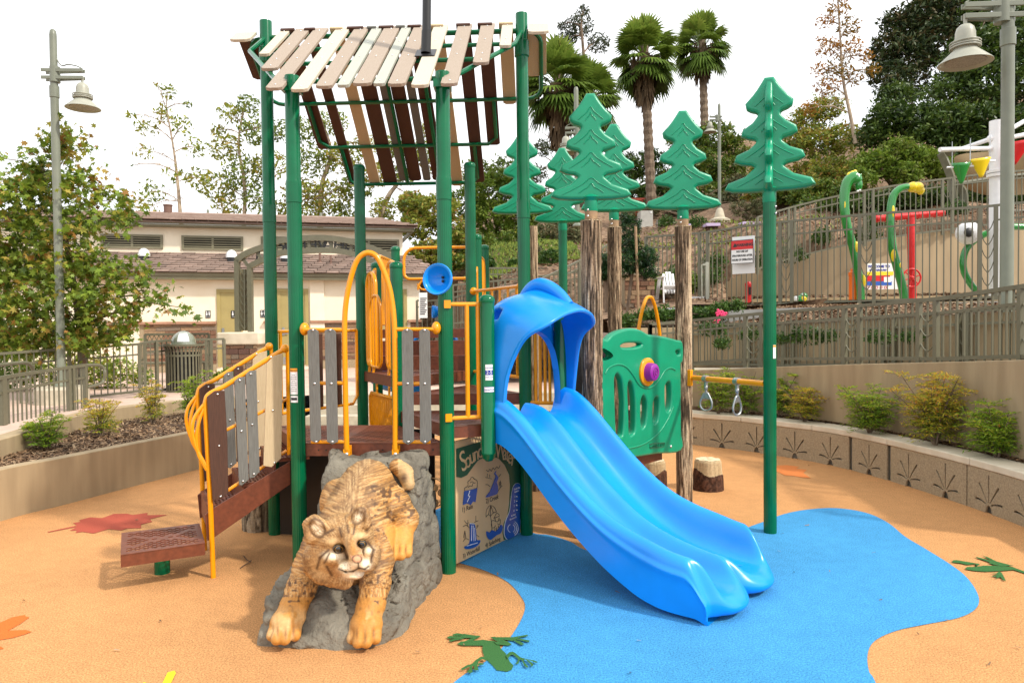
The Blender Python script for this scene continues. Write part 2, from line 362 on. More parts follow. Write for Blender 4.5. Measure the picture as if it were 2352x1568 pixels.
pxsheet('blue_surface', [catmull(bl, 5, True)], .004, M['blue_rubber'], kind='structure')
f1 = [[(770, 760), (830, 680), (960, 690), (1040, 720), (1090, 830), (1160, 890), (1190, 950), (1240, 1050), (1300, 1110), (1270, 1180), (1190, 1215), (1010, 1190), (960, 1130), (880, 1050), (800, 960), (770, 870)],
 [(330, 745), (400, 700), (780, 670), (850, 680), (800, 770), (430, 770)], [(450, 700), (560, 655), (690, 595), (740, 612), (600, 685), (480, 718)],
 [(740, 612), (450, 568), (400, 590), (430, 640), (660, 640)], [(450, 575), (330, 556), (255, 580), (260, 600), (440, 600)], [(440, 610), (200, 607), (155, 635), (200, 652), (440, 630)], [(440, 630), (280, 650), (185, 685), (230, 705), (300, 680), (450, 655)],
 [(960, 700), (1030, 705), (900, 627), (980, 615), (1060, 650), (1200, 700), (1270, 745), (1220, 770), (1010, 750)], [(900, 625), (1060, 625), (1290, 625), (1380, 610), (1370, 660), (1290, 690), (1130, 665), (1050, 655)],
 [(1370, 612), (1530, 583), (1552, 605), (1390, 635)], [(1360, 640), (1580, 683), (1560, 712), (1350, 665)], [(1280, 665), (1400, 690), (1492, 745), (1430, 762), (1330, 705)],
 [(1170, 940), (1230, 880), (1290, 872), (1330, 895), (1420, 970), (1530, 1000), (1450, 1025), (1380, 1000), (1290, 925), (1250, 930), (1200, 1000)],
 [(1410, 1000), (1385, 1082), (1325, 1080), (1370, 1040), (1380, 990)], [(1450, 1000), (1500, 1070), (1555, 1130), (1530, 1150), (1480, 1110), (1440, 1010)], [(1530, 1000), (1600, 1050), (1647, 1100), (1610, 1130), (1580, 1080), (1510, 1010)], [(1500, 998), (1640, 1018), (1717, 1050), (1690, 1067), (1600, 1030)],
 [(800, 960), (740, 960), (660, 1010), (590, 1080), (530, 1105), (640, 1130), (690, 1090), (700, 1040), (760, 1000), (860, 1030)],
 [(590, 1080), (500, 1105), (400, 1165), (420, 1190), (500, 1150), (600, 1110)], [(550, 1100), (550, 1160), (500, 1220), (560, 1245), (600, 1220), (590, 1105)], [(630, 1100), (625, 1190), (705, 1192), (680, 1100)], [(680, 1085), (740, 1063), (800, 1075), (790, 1092), (700, 1112)]]
pxsheet('frog_inlay', [zm(p, 1004.9, 1378.1, .13427) for p in f1], .008, M['green_rubber'], label='large dark green frog inlaid across the orange and blue edge in the foreground', category='frog marking', group='green frogs inlaid in the rubber surface')
f2 = [[(1620, 705), (1640, 690), (1700, 690), (1760, 680), (1840, 680), (1900, 685), (1980, 690), (2090, 730), (2090, 745), (1990, 712), (1900, 720), (1780, 725), (1700, 720), (1650, 712)],
 [(1700, 692), (1738, 668), (1560, 638), (1530, 640), (1525, 655), (1590, 662), (1640, 674), (1700, 668), (1715, 685)], [(1990, 682), (1860, 648), (1800, 618), (1755, 604), (1790, 626), (1830, 645), (1705, 613), (1710, 622), (1830, 662), (1950, 682)],
 [(1800, 655), (1900, 665), (1990, 680), (1900, 687), (1810, 665)], [(1880, 722), (1900, 735), (1932, 795), (1910, 790), (1890, 765), (1850, 782), (1865, 765), (1815, 760), (1870, 750), (1815, 735), (1860, 740)]]
pxsheet('frog_inlay', [zm(p, 1722.7, 1091, .3043) for p in f2], .008, M['green_rubber'], label='dark green frog inlay at the right edge, hand touching the blue area', category='frog marking', group='green frogs inlaid in the rubber surface')
lf = [(360, 425), (580, 378), (550, 358), (610, 350), (595, 338), (680, 316), (770, 322), (860, 290), (960, 288), (1000, 298), (1115, 282), (1110, 300), (1265, 297), (1130, 330), (1150, 350), (1065, 370), (1065, 398), (960, 400), (915, 415), (820, 405), (705, 438), (620, 425), (570, 435), (580, 415), (525, 418), (580, 388), (365, 430)]
LG = 'leaf shapes inlaid in the orange rubber'
pxsheet('leaf_inlay', [zm(lf, 0, 1091, .3043)], .004, M['red_rubber'], label='dark red maple leaf inlaid in orange rubber beside the low left wall', category='leaf marking', group=LG)
l2 = [(-330, 1160), (-200, 1090), (0, 1110), (90, 1070), (190, 1050), (190, 1060), (220, 1070), (150, 1120), (60, 1170), (190, 1165), (240, 1178), (180, 1200), (90, 1225), (0, 1240), (-60, 1260), (30, 1303), (-40, 1320), (-260, 1280)]
pxsheet('leaf_inlay', [zm(l2, 0, 1091, .3043)], .004, M['or_rubber'], label='bright orange leaf inlay cut off by the left edge', category='leaf marking', group=LG)
l3 = [(1000, 1700), (1050, 1600), (1085, 1558), (1150, 1580), (1190, 1630), (1225, 1568), (1265, 1485), (1320, 1470), (1327, 1492), (1285, 1575), (1300, 1700)]
pxsheet('leaf_inlay', [zm(l3, 0, 1091, .3043)], .004, M['yel_rubber'], label='yellow leaf inlay cut off by the bottom edge', category='leaf marking', group=LG)
l4 = [(610, 1232), (560, 1215), (600, 1195), (700, 1190), (780, 1200), (760, 1213), (828, 1219), (805, 1240), (853, 1273), (800, 1268), (740, 1258), (690, 1255), (640, 1232)]
pxsheet('leaf_inlay', [zm(l4, 1550.4, 631.6, .3662)], .004, M['or2_rubber'], label='pale orange leaf inlay on the rubber near the curved seat wall', category='leaf marking', group=LG)

# ---------------- left walls, planter, plaza ----------------
LWr = resample(LW, 60)
zt = D(0, 1080, 7.1)[2]; print('left wall top', zt)
m = sweep_wall(MB(), LWr, -.02, zt, .15); m.build('retaining_wall', M['conc'], smooth=20, bevel=.008, label='low plain tan concrete wall curving along the left of the play area', category='wall')
curbP = [(-9.0, 4.5)]
for px, py in [(-150, 1085), (0, 1055), (143, 1003), (223, 978), (333, 960), (436, 949), (560, 938)]: curbP.append(tuple(G(px, py, .47)[:2]))
CB = resample(catmull(curbP, 6), 60)
m = sweep_wall(MB(), CB, .3, .69, .22); m.build('planter_curb', M['conc'], smooth=20, bevel=.01, label='raised concrete kerb behind the left shrubs, in front of the ramp railings', category='kerb')
def between(A, B, z, name, m_, n=60, k=8, amp=.02, **t):
    A = resample(np.array(A)[:, :2], n); B = resample(np.array(B)[:, :2], n); rows = []
    for i in range(n): rows.append([(*(A[i]*(1-j/k)+B[i]*j/k), z+(random.uniform(-amp, amp) if 0 < j < k else 0)) for j in range(k+1)])
    mb = MB().grid(rows); mb.f = [f[::-1] for f in mb.f] if (np.cross(np.array(rows[0][1])-rows[0][0], np.array(rows[1][0])-rows[0][0]))[2] > 0 else mb.f
    return mb.build(name, m_, smooth=60, **t)
lpA = offset2(LWr, .148); lpB = offset2(CB, -.0)
between(lpA[6:], CB[8:], .47, 'planter_soil', M['soil'], kind='structure')
M['chip'] = leafmat('bark_chips', [(.05, .025, .012), (.14, .075, .035), (.26, .155, .08), (.40, .28, .17)], .8, 0)
def chips(name, area_fn, n, size, label, cat='mulch'):
    P = area_fn(n); k = len(P); a = RNG.uniform(0, 2*math.pi, k); t = RNG.uniform(-.5, .5, k); Ls = RNG.uniform(.4, 1.3, k)*size; Ws = Ls*RNG.uniform(.2, .45, k)
    d = np.stack([np.cos(a)*np.cos(t), np.sin(a)*np.cos(t), np.sin(t)], 1)*Ls[:, None]; s = np.stack([-np.sin(a), np.cos(a), RNG.uniform(-.4, .4, k)], 1)*Ws[:, None]
    V = np.stack([P-d-s, P+d-s*.5, P+d+s*.6, P-d+s], 1).reshape(-1, 3); F = np.arange(4*k).reshape(-1, 4)
    return np_mesh(name, V, F, M['chip'], attr={'rnd': np.repeat(RNG.random(k), 4)}, label=label, category=cat, kind='stuff')
def area_between(A, B, z, zr=.03):
    A = resample(np.array(A)[:, :2], 80); B = resample(np.array(B)[:, :2], 80)
    def fn(n):
        i = RNG.uniform(0, 78.9, n); f = (i % 1)[:, None]; i = i.astype(int); u = RNG.random(n)[:, None]
        a = A[i]*(1-f)+A[i+1]*f; b = B[i]*(1-f)+B[i+1]*f; p = a*(1-u)+b*u
        return np.c_[p, z+RNG.uniform(0.005, zr, n)]
    return fn
chips('bark_mulch', area_between(lpA[6:], CB[8:], .47), 15000, .028, 'brown shredded bark mulch in the planter behind the low left wall')
# plaza behind
plz = [(-30, 4.5)]+[tuple(p) for p in offset2(CB, .2)]+[(-3.6, 13.6), (1.2, 13.6), (1.2, 19), (-2, 30), (-30, 30)]
m = MB(); m.sheet(plz[::-1], .62); m.build('plaza_paving', M['paving'], smooth=0, **ST)
# steps between play area and plaza
st = thing('concrete_steps', 'tan concrete steps rising to the plaza behind the play deck', 'steps', (-1.5, 12.6, 0))
for k in range(4): MB().box((-1.4, 12.55+.36*k, .0775+.155*k), (4.6, .36, .155 if k == 0 else .157), mi=0).build('step', M['conc_light'], st, bevel=.006, smooth=20)
for k in range(1, 4): MB().box((-1.4, 12.55+.36*k, .0775*k-.002), (4.58, .35, .155*k-.006)).build('riser_block', M['conc_light'], st, smooth=0)

# ---------------- right seat wall with palm frond panels ----------------
RWr = resample(RW, 200); RWd = np.r_[0, np.cumsum(np.linalg.norm(np.diff(RWr, axis=0), axis=1))]
sw = thing('seat_wall', 'curved seat wall with pale cap and fan shaped frond reliefs, right of the slide', 'wall', (4.3, 8, 0))
zc = .5; capz = D(1900, 985, 9.4)[2]; print('seat cap z', capz)
core = resample(RWr, 60); sweep_wall(MB(), offset2(core, .045), -.02, zc-.075, .2).build('wall_core', M['conc_light'], sw, smooth=30)
def alongRW(s): return np.array([np.interp(s, RWd, RWr[:, 0]), np.interp(s, RWd, RWr[:, 1])])
def px_on(path, px, z):
    P = np.array(path, float); best = None
    for i in range(len(P)):
        x, y = P[i][0], P[i][1]; zz = (z if not hasattr(z, '__len__') else z[i])-EYE
        fy = y*math.cos(PITCH)-zz*math.sin(PITCH); up = y*math.sin(PITCH)+zz*math.cos(PITCH)
        if fy < .5: continue
        X = 1176+FPX*(x*math.cos(ROLL)-up*math.sin(ROLL))/fy
        if best is None or abs(X-px) < best[0]: best = (abs(X-px), i)
    return best[1]
mot = [1658, 1742.6, 1827, 1913, 2000, 2090.5, 2180, 2273.6, 2368]   # motif centres
sm = [RWd[px_on(RWr, p, .22)] for p in mot]
dm = np.diff(sm).mean(); print('motif spacing', dm)
sm = [sm[0]-dm*2, sm[0]-dm]+sm
sm += [sm[-1]+dm*k for k in (1, 2, 3, 4)]
H_ = zc-.08
for i, s in enumerate(sm):
    if s < 0 or s > RWd[-1]-.3: continue
    s0 = s-dm/2; s1 = s+dm/2; a = alongRW(s0); b = alongRW(s1); w = np.linalg.norm(b-a); ux = np.array([*(a-b)/w, 0]); n = np.cross(ux, (0, 0, 1.))
    if n[0]*a[0] > 0: pass
    rays = []
    for ang, L_ in ((0, .27), (34, .25), (-34, .25), (68, .2), (-68, .2)):
        t = R(ang); c = np.array([math.sin(t), math.cos(t)]); q = np.array([c[1], -c[0]]); bend = .05*math.sin(t)
        o_ = np.array([0, .07]); pts = []
        for k in range(5): f = k/4; pts.append(o_+c*(.035+L_*f)+np.array([0, -abs(bend)*f*f])+q*(.006+.007*f))
        for k in range(4, -1, -1): f = k/4; pts.append(o_+c*(.035+L_*f)+np.array([0, -abs(bend)*f*f])-q*(.006+.007*f))
        rays.append([(p[0]*.85, p[1]) for p in pts])
    base = [(-.05, .0), (.05, .0), (.03, .06), (0, .085), (-.03, .06)]
    hw = w/2-(.0015 if i % 2 else 0); hl = w/2-(0 if i % 2 else .0015)
    outer = [(-hl, 0), (-.05, 0), (-.03, .06), (0, .085), (.03, .06), (.05, 0), (hw, 0), (hw, H_), (-hl, H_)]
    me = curve_mesh('panel', [outer]+rays, extrude=.011, bevel=0)
    c = (a+b)/2; mb = mesh_into(MB(), me, (c[0]+n[0]*-.011, c[1]+n[1]*-.011, 0), ux, (0, 0, 1))
    mb.build('relief_panel', M['conc_rough'], sw, smooth=0)
nb = 8
caps = [RWd[px_on(RWr, p, .45)] for p in (1705, 1870, 2045, 2230, 2420)]; dc = np.diff(caps).mean(); caps = [caps[0]-dc*k for k in (2, 1)]+caps+[caps[-1]+dc]
for s0, s1 in zip(caps[:-1], caps[1:]):
    s0 = max(s0, 0); s1 = min(s1, RWd[-1])
    if s1-s0 < .2: continue
    P = [alongRW(t) for t in np.linspace(s0+.004, s1-.004, 14)]
    sweep_wall(MB(), offset2(P, -.035), zc-.078, zc, .33).build('cap_stone', M['conc_top'], sw, smooth=30, bevel=.012)
# wall 2 behind right planter
w2 = []
W2px = [(1500, 938, .5), (1600, 936, .5), (1755, 950, .5), (1880, 967, .5), (2045, 992, .5), (2200, 1022, .5), (2352, 1060, .5), (2600, 1130, .5)]
for px, py, z in W2px: w2.append(G(px, py, z)[:2])
W2 = resample(catmull(w2, 6), 60)
tz = []
for p in W2:
    x, y = p; tz.append(0)
topx = [1500, 1589, 1788, 1935, 2246, 2352, 2600]; topy = [857, 851, 842, 837, 829, 826, 820]
def pxof(x, y, z):
    zz = z-EYE; fy = y*math.cos(PITCH)-zz*math.sin(PITCH); up = y*math.sin(PITCH)+zz*math.cos(PITCH)
    return 1176+FPX*(x*math.cos(ROLL)-up*math.sin(ROLL))/fy, 784-FPX*(x*math.sin(ROLL)+up*math.cos(ROLL))/fy
W2z = np.array([D(pxof(*p, 1.3)[0], np.interp(pxof(*p, 1.3)[0], topx, topy), p[1])[2] for p in W2]); print('wall2 z', W2z[0], W2z[30], W2z[-1])
sweep_wall(MB(), W2, .3, W2z, .2).build('ramp_wall', M['conc'], smooth=20, bevel=.01, label='tall smooth tan concrete wall behind the right planter, carrying the ramp railing', category='wall')
rpA = offset2(RWr, .29)[::1]; between(rpA, W2, .49, 'planter_soil', M['soil'], kind='structure')
chips('bark_mulch', area_between(rpA, W2, .49), 12000, .028, 'brown bark mulch in the planter between seat wall and ramp wall')
# ================= restroom building, arch, bin, bench =================
BO = D(295, 757, 20.6); BP = Plane(BO[:2], 15.0)
def bz(px, py, w=0): return BP.uz(px, py, w)
bld = thing('restroom_building', 'low cream stucco building with tiled roofs, louvred vents and mustard doors', 'building', BP.pt(2.5, .6, 0))
uL = bz(-60, 700)[0]; uR = bz(965, 700)[0]; ze0 = bz(500, 641, -.4)[1]; ze1 = bz(500, 626, -.4)[1]; print('bld', uL, uR, ze0, ze1)
W1 = 1.7; zb1 = bz(600, 584, W1)[1]; W0 = -.4
def bbox(u0, u1, w0, w1, z0, z1): return MB().box(BP.pt((u0+u1)/2, (z0+z1)/2, (w0+w1)/2), (u1-u0, w1-w0, z1-z0), rz=BP.rz)
zg = .6
uC1 = bz(925, 560, W1)[0]; zc0 = zb1-.5; zc1 = bz(600, 524, W1-.35)[1]
bbox(uL, uR, 0, 9, zg, ze0+.12).build('wall', M['stucco'], bld, smooth=0); bbox(uL, uC1, W1, 6, zc0, zc1+.1).build('clerestory_wall', M['stucco'], bld, smooth=0)
# fascias (front and the right end)
for w, z0, z1, u1, nm in ((W0, ze0, ze1, uR+.75, 'fascia'), (W1-.4, zc1, bz(600, 512.5, W1-.4)[1], uC1+.35, 'fascia')):
    h = z1-z0
    bbox(uL-.5, u1, w, w+.05, z0+h*.45, z1).build(nm, M['trim'], bld, smooth=0, bevel=.005); bbox(uL-.5, u1, w+.03, w+.08, z0, z0+h*.42).build(nm, M['trim'], bld, smooth=0)
    bbox(u1-.05, u1, w+.052, w+8, z0, z1-.01).build(nm, M['trim'], bld, smooth=0); bbox(uL-.5, u1-.06, w+.085, 0 if w < 0 else W1, z0, z0+.03).build('soffit', M['trim'], bld, smooth=0)
zr0 = ze1; zu0 = bz(600, 512.5, W1-.4)[1]; Wr = 5.2; zrid = bz(600, 500, Wr)[1]; print('roofs', zr0, zb1, zu0, zrid)
# roof decks
def slab(pts, nm, m_, th=.05):
    a = [np.array(p) for p in pts]; n = np.cross(a[1]-a[0], a[2]-a[1]); n /= np.linalg.norm(n); n = n if n[2] > 0 else -n
    mb = MB().add([tuple(p) for p in a]+[tuple(p-n*th) for p in a], [(0, 1, 2, 3), (7, 6, 5, 4), (0, 4, 5, 1), (1, 5, 6, 2), (2, 6, 7, 3), (3, 7, 4, 0)]); return mb.build(nm, m_, bld, smooth=0)
uRr = uR+.75; M['tile'] = mat('roof_tile', (.34, .25, .205), .85, col2=(.24, .165, .13), vscale=3, rnd=.25, bump=.04, bscale=40)
low = slab([BP.pt(uL-.5, zr0, W0), BP.pt(uRr, zr0, W0), BP.pt(uC1+.3, zb1, W1), BP.pt(uL-.5, zb1, W1)], 'lower_roof', M['tile'])
slab([BP.pt(uRr, zr0, W0), BP.pt(uRr, zr0, 8), BP.pt(uC1+.3, zb1, 6), BP.pt(uC1+.3, zb1, W1)], 'hip_roof', M['tile'])
upp = slab([BP.pt(uL-.5, zu0, W1-.45), BP.pt(uC1+.45, zu0, W1-.45), BP.pt(uC1-.3, zrid, Wr), BP.pt(uL-.5, zrid, Wr)], 'upper_roof', M['tile'])
def tiles(parent, w0, z0, w1, z1, u0, uend0, uend1, rows, tw, maxobj):
    sl = np.array([0, 0, 0.]); d = BP.pt(0, z1, w1)-BP.pt(0, z0, w0); L_ = np.linalg.norm(d); d = d/L_; n = np.cross(BP.x, d); n = n if n[2] > 0 else -n; rh = L_/rows
    me = None; cnt = 0; rest = MB(); ths = .035
    for r_ in range(rows):
        t = r_/rows; ue = uend0+(uend1-uend0)*t; u = ue-(r_ % 2)*tw*.5-.0; 
        while u-tw > u0:
            c = BP.pt(u-tw/2, z0, w0)+d*(rh*(r_+.5))+n*(ths/2+.008+random.uniform(0, .012)); Mx = np.stack([BP.x, d, n], 1)
            if cnt < maxobj:
                if me is None:
                    q = MB().box((0, 0, 0), (tw-.018, rh*1.25, ths), M=Matrix.Rotation(R(-11), 3, 'X')); o = q.build('roof_tile', M['tile'], parent, smooth=0, local=True); me = o.data
                else: o = bpy.data.objects.new('roof_tile', me); COL.objects.link(o); o.parent = parent
                m4 = Matrix([[*Mx[0], c[0]], [*Mx[1], c[1]], [*Mx[2], c[2]], [0, 0, 0, 1]]); o.matrix_local = m4; cnt += 1
            else: rest.box(c, (tw-.018, rh*1.25, ths), M=Mx @ np.array(Matrix.Rotation(R(-11), 3, 'X')))
            u -= tw
    if rest.v: rest.build('roof_tiles', M['tile'], parent, smooth=0, kind='stuff')
tiles(low, W0-.06, zr0-.02, W1, zb1, uL+1.0, uRr, uC1+.3, 9, .36, 296)
tiles(upp, W1-.52, zu0-.02, Wr, zrid, uL, uC1+.45, uC1-.3, 9, .36, 0)
MB().tube([BP.pt(uL, zrid+.03, Wr), BP.pt(uC1-.3, zrid+.03, Wr)], .09, 8).build('ridge_cap', M['tile'], upp, smooth=40)
# louvred vents
for x0, y0, x1, y1 in ((231, 537, 375, 572), (417, 541, 559, 576), (599, 543, 742, 577), (745, 548, 917, 583)):
    if x0 == 745: x0, x1 = 776, 917
    u0, z1 = bz(x0, y0, W1); u1, z0 = bz(x1, y1, W1); f = .07
    lv = MB(); 
    fr0 = bbox(u0, u1, W1-.05, W1+.02, z1-f, z1).build('vent_frame', M['trim'], bld, smooth=0)
    for a, b, c_, d_ in ((u0, u1, z0, z0+f), (u0, u0+f, z0+f, z1-f), (u1-f, u1, z0+f, z1-f), ((u0+u1)/2-.03, (u0+u1)/2+.03, z0+f, z1-f)): bbox(a, b, W1-.05, W1+.02, c_, d_).build('frame_bar', M['trim'], fr0, smooth=0)
    bbox(u0+f, u1-f, W1-.006, W1-.002, z0+f, z1-f).build('dark_back', M['dark'], fr0, smooth=0)
    for k in range(4):
        z = z0+f+(z1-z0-2*f)*(k+.55)/4.2; MB().box(BP.pt((u0+u1)/2, z, W1-.03), (u1-u0-2*f, .05, .03), M=Matrix.Rotation(BP.rz, 3, 'Z') @ Matrix.Rotation(R(0), 3, 'X')).build('louvre_slat', M['trim'], fr0, smooth=0)
# doors
for x0, x1, yt, full in ((497, 556, 664, 1), (636, 708, 663, 1), (877, 934, 664, 1)):
    u0, z1 = bz(x0, yt); u1 = bz(x1, yt)[0]; z0 = zg+.15
    fo = bbox(u0, u1, -.04, .05, z1-.1, z1).build('door_frame', M['door'], bld, smooth=0, bevel=.005); bbox(u0, u0+.1, -.04, .05, z0, z1-.1).build('jamb', M['door'], fo, smooth=0); bbox(u1-.1, u1, -.04, .05, z0, z1-.1).build('jamb', M['door'], fo, smooth=0)
    dr = bbox(u0+.1, u1-.1, -.015, .03, z0, z1-.1).build('door', M['door'], bld, smooth=0)
    bbox(u0+.13, u0+.20, -.035, -.015, z0+.9, z0+1.14).build('handle', M['steel'], dr, smooth=0); bbox(u0+.15, u0+.30, -.06, -.045, z0+.94, z0+.97).build('lever', M['steel'], dr, smooth=0)
    bbox(u0+.14, u1-.14, -.018, -.015, z0+.03, z0+.25).build('kick_plate', M['steel'], dr, smooth=0)
def restroom(px0, py0, px1, py1, w):
    u0, z1 = bz(px0, py0, w); u1, z0 = bz(px1, py1, w); s = bbox(u0, u1, w-.02, w, z0, z1).build('restroom_sign', M['black'], bld, smooth=0, bevel=.004); mb = MB(); um = (u0+u1)/2; h = z1-z0
    for k, du in ((0, -.25), (1, .25)):
        x = um+du*(u1-u0); q = MB().lathe([(0, 0), (h*.085, 0), (h*.085, .004), (0, .004)], BP.pt(x, z1-h*.17, w-.024), 12, M=Matrix.Rotation(R(90), 3, 'X')); q.build('figure_head', M['white'], s, smooth=0)
        sh = [(-.085, .70), (.085, .70), (.075, .45), (.045, .45), (.04, .30), (-.04, .30), (-.045, .45), (-.075, .45)] if k else [(-.06, .70), (.06, .70), (.105, .42), (.05, .42), (.04, .30), (-.04, .30), (-.05, .42), (-.105, .42)]
        MB().prism([(x+a*h*1.15, z0+b*h) for a, b in sh], BP.pt(0, 0, w-.023), BP.x, (0, 0, 1), .004).build('figure_body', M['white'], s, smooth=0)
    me = text_mesh('RESTROOM', h*.13, .001); mesh_into(MB(), me, BP.pt(um, z0+h*.14, w-.023), BP.x*.9, (0, 0, 1), -BP.n).build('printed_text', M['white'], s, smooth=0)
restroom(472, 713, 484, 730, 0); restroom(531, 713, 546, 730, -.02); restroom(598, 712, 611, 729, 0)
# pilaster
u0 = bz(712, 700)[0]; u1 = bz(745, 700)[0]; bbox(u0, u1, -.08, 0, zg+1.15, ze0+.1).build('pilaster', M['stucco'], bld, smooth=0, bevel=.01)
# stone veneer
SM = [mat('ledge_stone_%s' % n, c, .9, var=.35, vscale=9, bump=.08, bscale=25) for n, c in (('tan', (.34, .22, .125)), ('brown', (.20, .105, .062)), ('rust', (.26, .13, .075)), ('grey', (.23, .17, .12)), ('plum', (.145, .075, .055)))]
q = MB().box((0, 0, 0), (1, 1, 1)); _so = q.build('stone', SM[0], None, smooth=0, local=True); SME = {}
for i, sm_m in enumerate(SM):
    me = _so.data.copy(); me.materials.clear(); me.materials.append(sm_m); SME[i] = me
bpy.data.objects.remove(_so)
def stones(parent, org, ux, n, u0, u1, z0, z1, hmin=.07, hmax=.14, wmin=.18, wmax=.5, maxn=300, gap=.012):
    z = z0; cnt = 0; rng = random.Random(int(abs(u0*100))+3)
    while z < z1-.03:
        h = min(rng.uniform(hmin, hmax), z1-z); u = u0
        while u < u1-.02:
            w = rng.uniform(wmin, wmax); w = min(w, u1-u); w = u1-u if u1-u-w < .08 else w
            d = rng.uniform(.05, .085); o = bpy.data.objects.new('stone', SME[rng.choice([0, 0, 1, 2, 2, 3, 4])]); COL.objects.link(o); o.parent = parent
            if parent.parent is None: o.matrix_parent_inverse = Matrix.Translation(parent.location).inverted()
            c = org+ux*(u+w/2)-n*(d/2-.02)+np.array([0, 0, z+h/2]); sk = rng.uniform(-.012, .012)
            o.matrix_basis = Matrix.Translation(c) @ Matrix.Rotation(math.atan2(ux[1], ux[0])+sk, 4, 'Z') @ Matrix.Rotation(rng.uniform(-.02, .02), 4, 'Y') @ Matrix.Diagonal((w-gap, d, h-gap, 1)); u += w; cnt += 1
            if cnt < 400:
                b = o.modifiers.new('bevel', 'BEVEL'); b.width = .012; b.segments = 1
        z += h
    return cnt
zw = bz(400, 745)[1]; veg = M['dark']
vn = 0
bbox(bz(320, 700)[0], bz(497, 700)[0]-.02, -.02, -.002, zg, zw).build('mortar_bed', M['conc_rough'], bld, smooth=0)
vn += stones(bld, BP.pt(0, 0, 0), BP.x, BP.n, bz(330, 700)[0], bz(497, 700)[0]-.02, zg+.25, zw, wmin=.25, wmax=.65)
for xa, xb in ((712, 822), (942, 965)): 
    a, b = bz(xa, 700)[0], bz(xb, 700)[0]; bbox(a, b, -.02, -.002, zg, zw).build('mortar_bed', M['conc_rough'], bld, smooth=0); vn += stones(bld, BP.pt(0, 0, 0), BP.x, BP.n, a, b, zg+.3, zw, wmin=.3, wmax=.7)
print('stones', vn)
M['stonecap'] = mat('red_stone_cap', (.40, .22, .14), .85, var=.2, vscale=6, bump=.05)
for xa, xb in ((200, 497), (605, 633), (712, 880), (936, 968)): bbox(bz(xa, 700)[0], bz(xb, 700)[0]-.0, -.13, 0, zw, zw+.08).build('sill_cap', M['stonecap'], bld, smooth=0, bevel=.01)
# skylight domes and vent pipes
sdn = mat('dome_plastic', (.75, .77, .78), .15, coat=.6)
def onroof(px, py, w0, z0, w1, z1):
    lo, hi = w0, w1
    for _ in range(30):
        w = (lo+hi)/2; u, z = bz(px, py, w); zr_ = z0+(z1-z0)*(w-w0)/(w1-w0)
        if z > zr_: lo = w
        else: hi = w
    return BP.pt(u, zr_, w)
for px, py, r_ in ((331, 598, .17), (532, 601, .17), (655, 603, .15)):
    c = onroof(px, py, W0, zr0, W1, zb1); s = MB().lathe([(r_*.85, -.05), (r_*.85, .12)], c, 20).build('skylight', M['black'], bld, smooth=40)
    MB().lathe([(r_, .12), (r_, .16), (r_*.95, .22), (r_*.75, .30), (r_*.4, .35), (0, .365)], c, 20).build('skylight_dome', sdn, s, smooth=60)
M['pipe'] = mat('brown_pipe', (.16, .085, .06), .6)
for px, py, h, r_ in ((735, 605, .38, .035), (760, 609, .30, .035), (690, 600, .1, .03)):
    c = onroof(px, py, W0, zr0, W1, zb1); MB().lathe([(r_*2.2, -.02), (r_*2, .03), (r_, .07), (r_, h), (r_*.9, h+.01)], c, 12).build('vent_pipe', M['pipe'], bld, smooth=40)
c = BP.pt(bz(386, 495, Wr)[0], zrid-.1, Wr); MB().lathe([(.14, 0), (.14, .42), (.16, .43), (.16, .47)], c, 14).build('vent_pipe', M['pipe'], bld, smooth=40)
for px in (475, 737, 765): c = BP.pt(bz(px, 495, Wr)[0], zrid-.05, Wr+.3); MB().lathe([(.05, 0), (.05, .30), (.03, .34)], c, 10).build('vent_pipe', M['lampgrey'], bld, smooth=40)

# ---- arch gateway on stone piers
AP = Plane(D(560, 757, 16.6)[:2], 3); arc_t = thing('entry_archway', 'olive metal archway with tree motif columns and curved lettered lintel on stone piers', 'archway', AP.pt(3, .6, 0))
az = lambda x, y: ((900+x*.6324)/1.7415, (900+y*.6324)/1.7415)
def abar(mb, pts, w, d=.10):
    P = [AP.px(*az(x, y)) for x, y in pts]
    for a, b in zip(P[:-1], P[1:]): mb.bar(a-(b-a)/np.linalg.norm(b-a)*.01, b, d, w, up=(0, 0, 1) if abs((b-a)[2]) < .8*np.linalg.norm(b-a) else AP.x)
    return mb
col0 = abar(MB(), [(77, 225), (82, 675)], .10, .16).build('column_post', M['olive'], arc_t, smooth=0)
col1 = abar(MB(), [(158, 260), (164, 675)], .10, .16).build('column_post', M['olive'], arc_t, smooth=0)
top = catmull([(75, 225), (140, 180), (232, 145), (320, 110), (420, 92), (540, 84), (640, 84), (760, 98), (880, 130), (1000, 175), (1100, 225)], 4); bot = catmull([(158, 262), (232, 225), (320, 185), (400, 172), (500, 165), (640, 160), (740, 168), (850, 195), (940, 235), (1000, 268)], 4)
def ribbon(pts, w, d, nm):
    P = [AP.px(*az(x, y)) for x, y in pts]; rows = []
    for i, p in enumerate(P):
        t = P[min(i+1, len(P)-1)]-P[max(i-1, 0)]; t /= np.linalg.norm(t); up = np.cross(AP.n, t); up = up if up[2] > 0 else -up
        rows.append([p+up*w/2-AP.n*d/2, p+up*w/2+AP.n*d/2, p-up*w/2+AP.n*d/2, p-up*w/2-AP.n*d/2])
    return MB().grid(rows, closed_v=True).build(nm, M['olive'], arc_t, smooth=30)
ribbon(top, .13, .16, 'arch_rail'); ribbon(bot, .12, .16, 'arch_rail')
for a, b in (((110, 210), (150, 262)), ((318, 112), (325, 185)), ((530, 90), (535, 162)), ((672, 90), (672, 162)), ((803, 108), (795, 180)), ((915, 148), (900, 212)), ((200, 165), (235, 222))):
    abar(MB(), [a, b], .07, .06).build('strut', M['olive'], arc_t, smooth=0)
mb = MB()
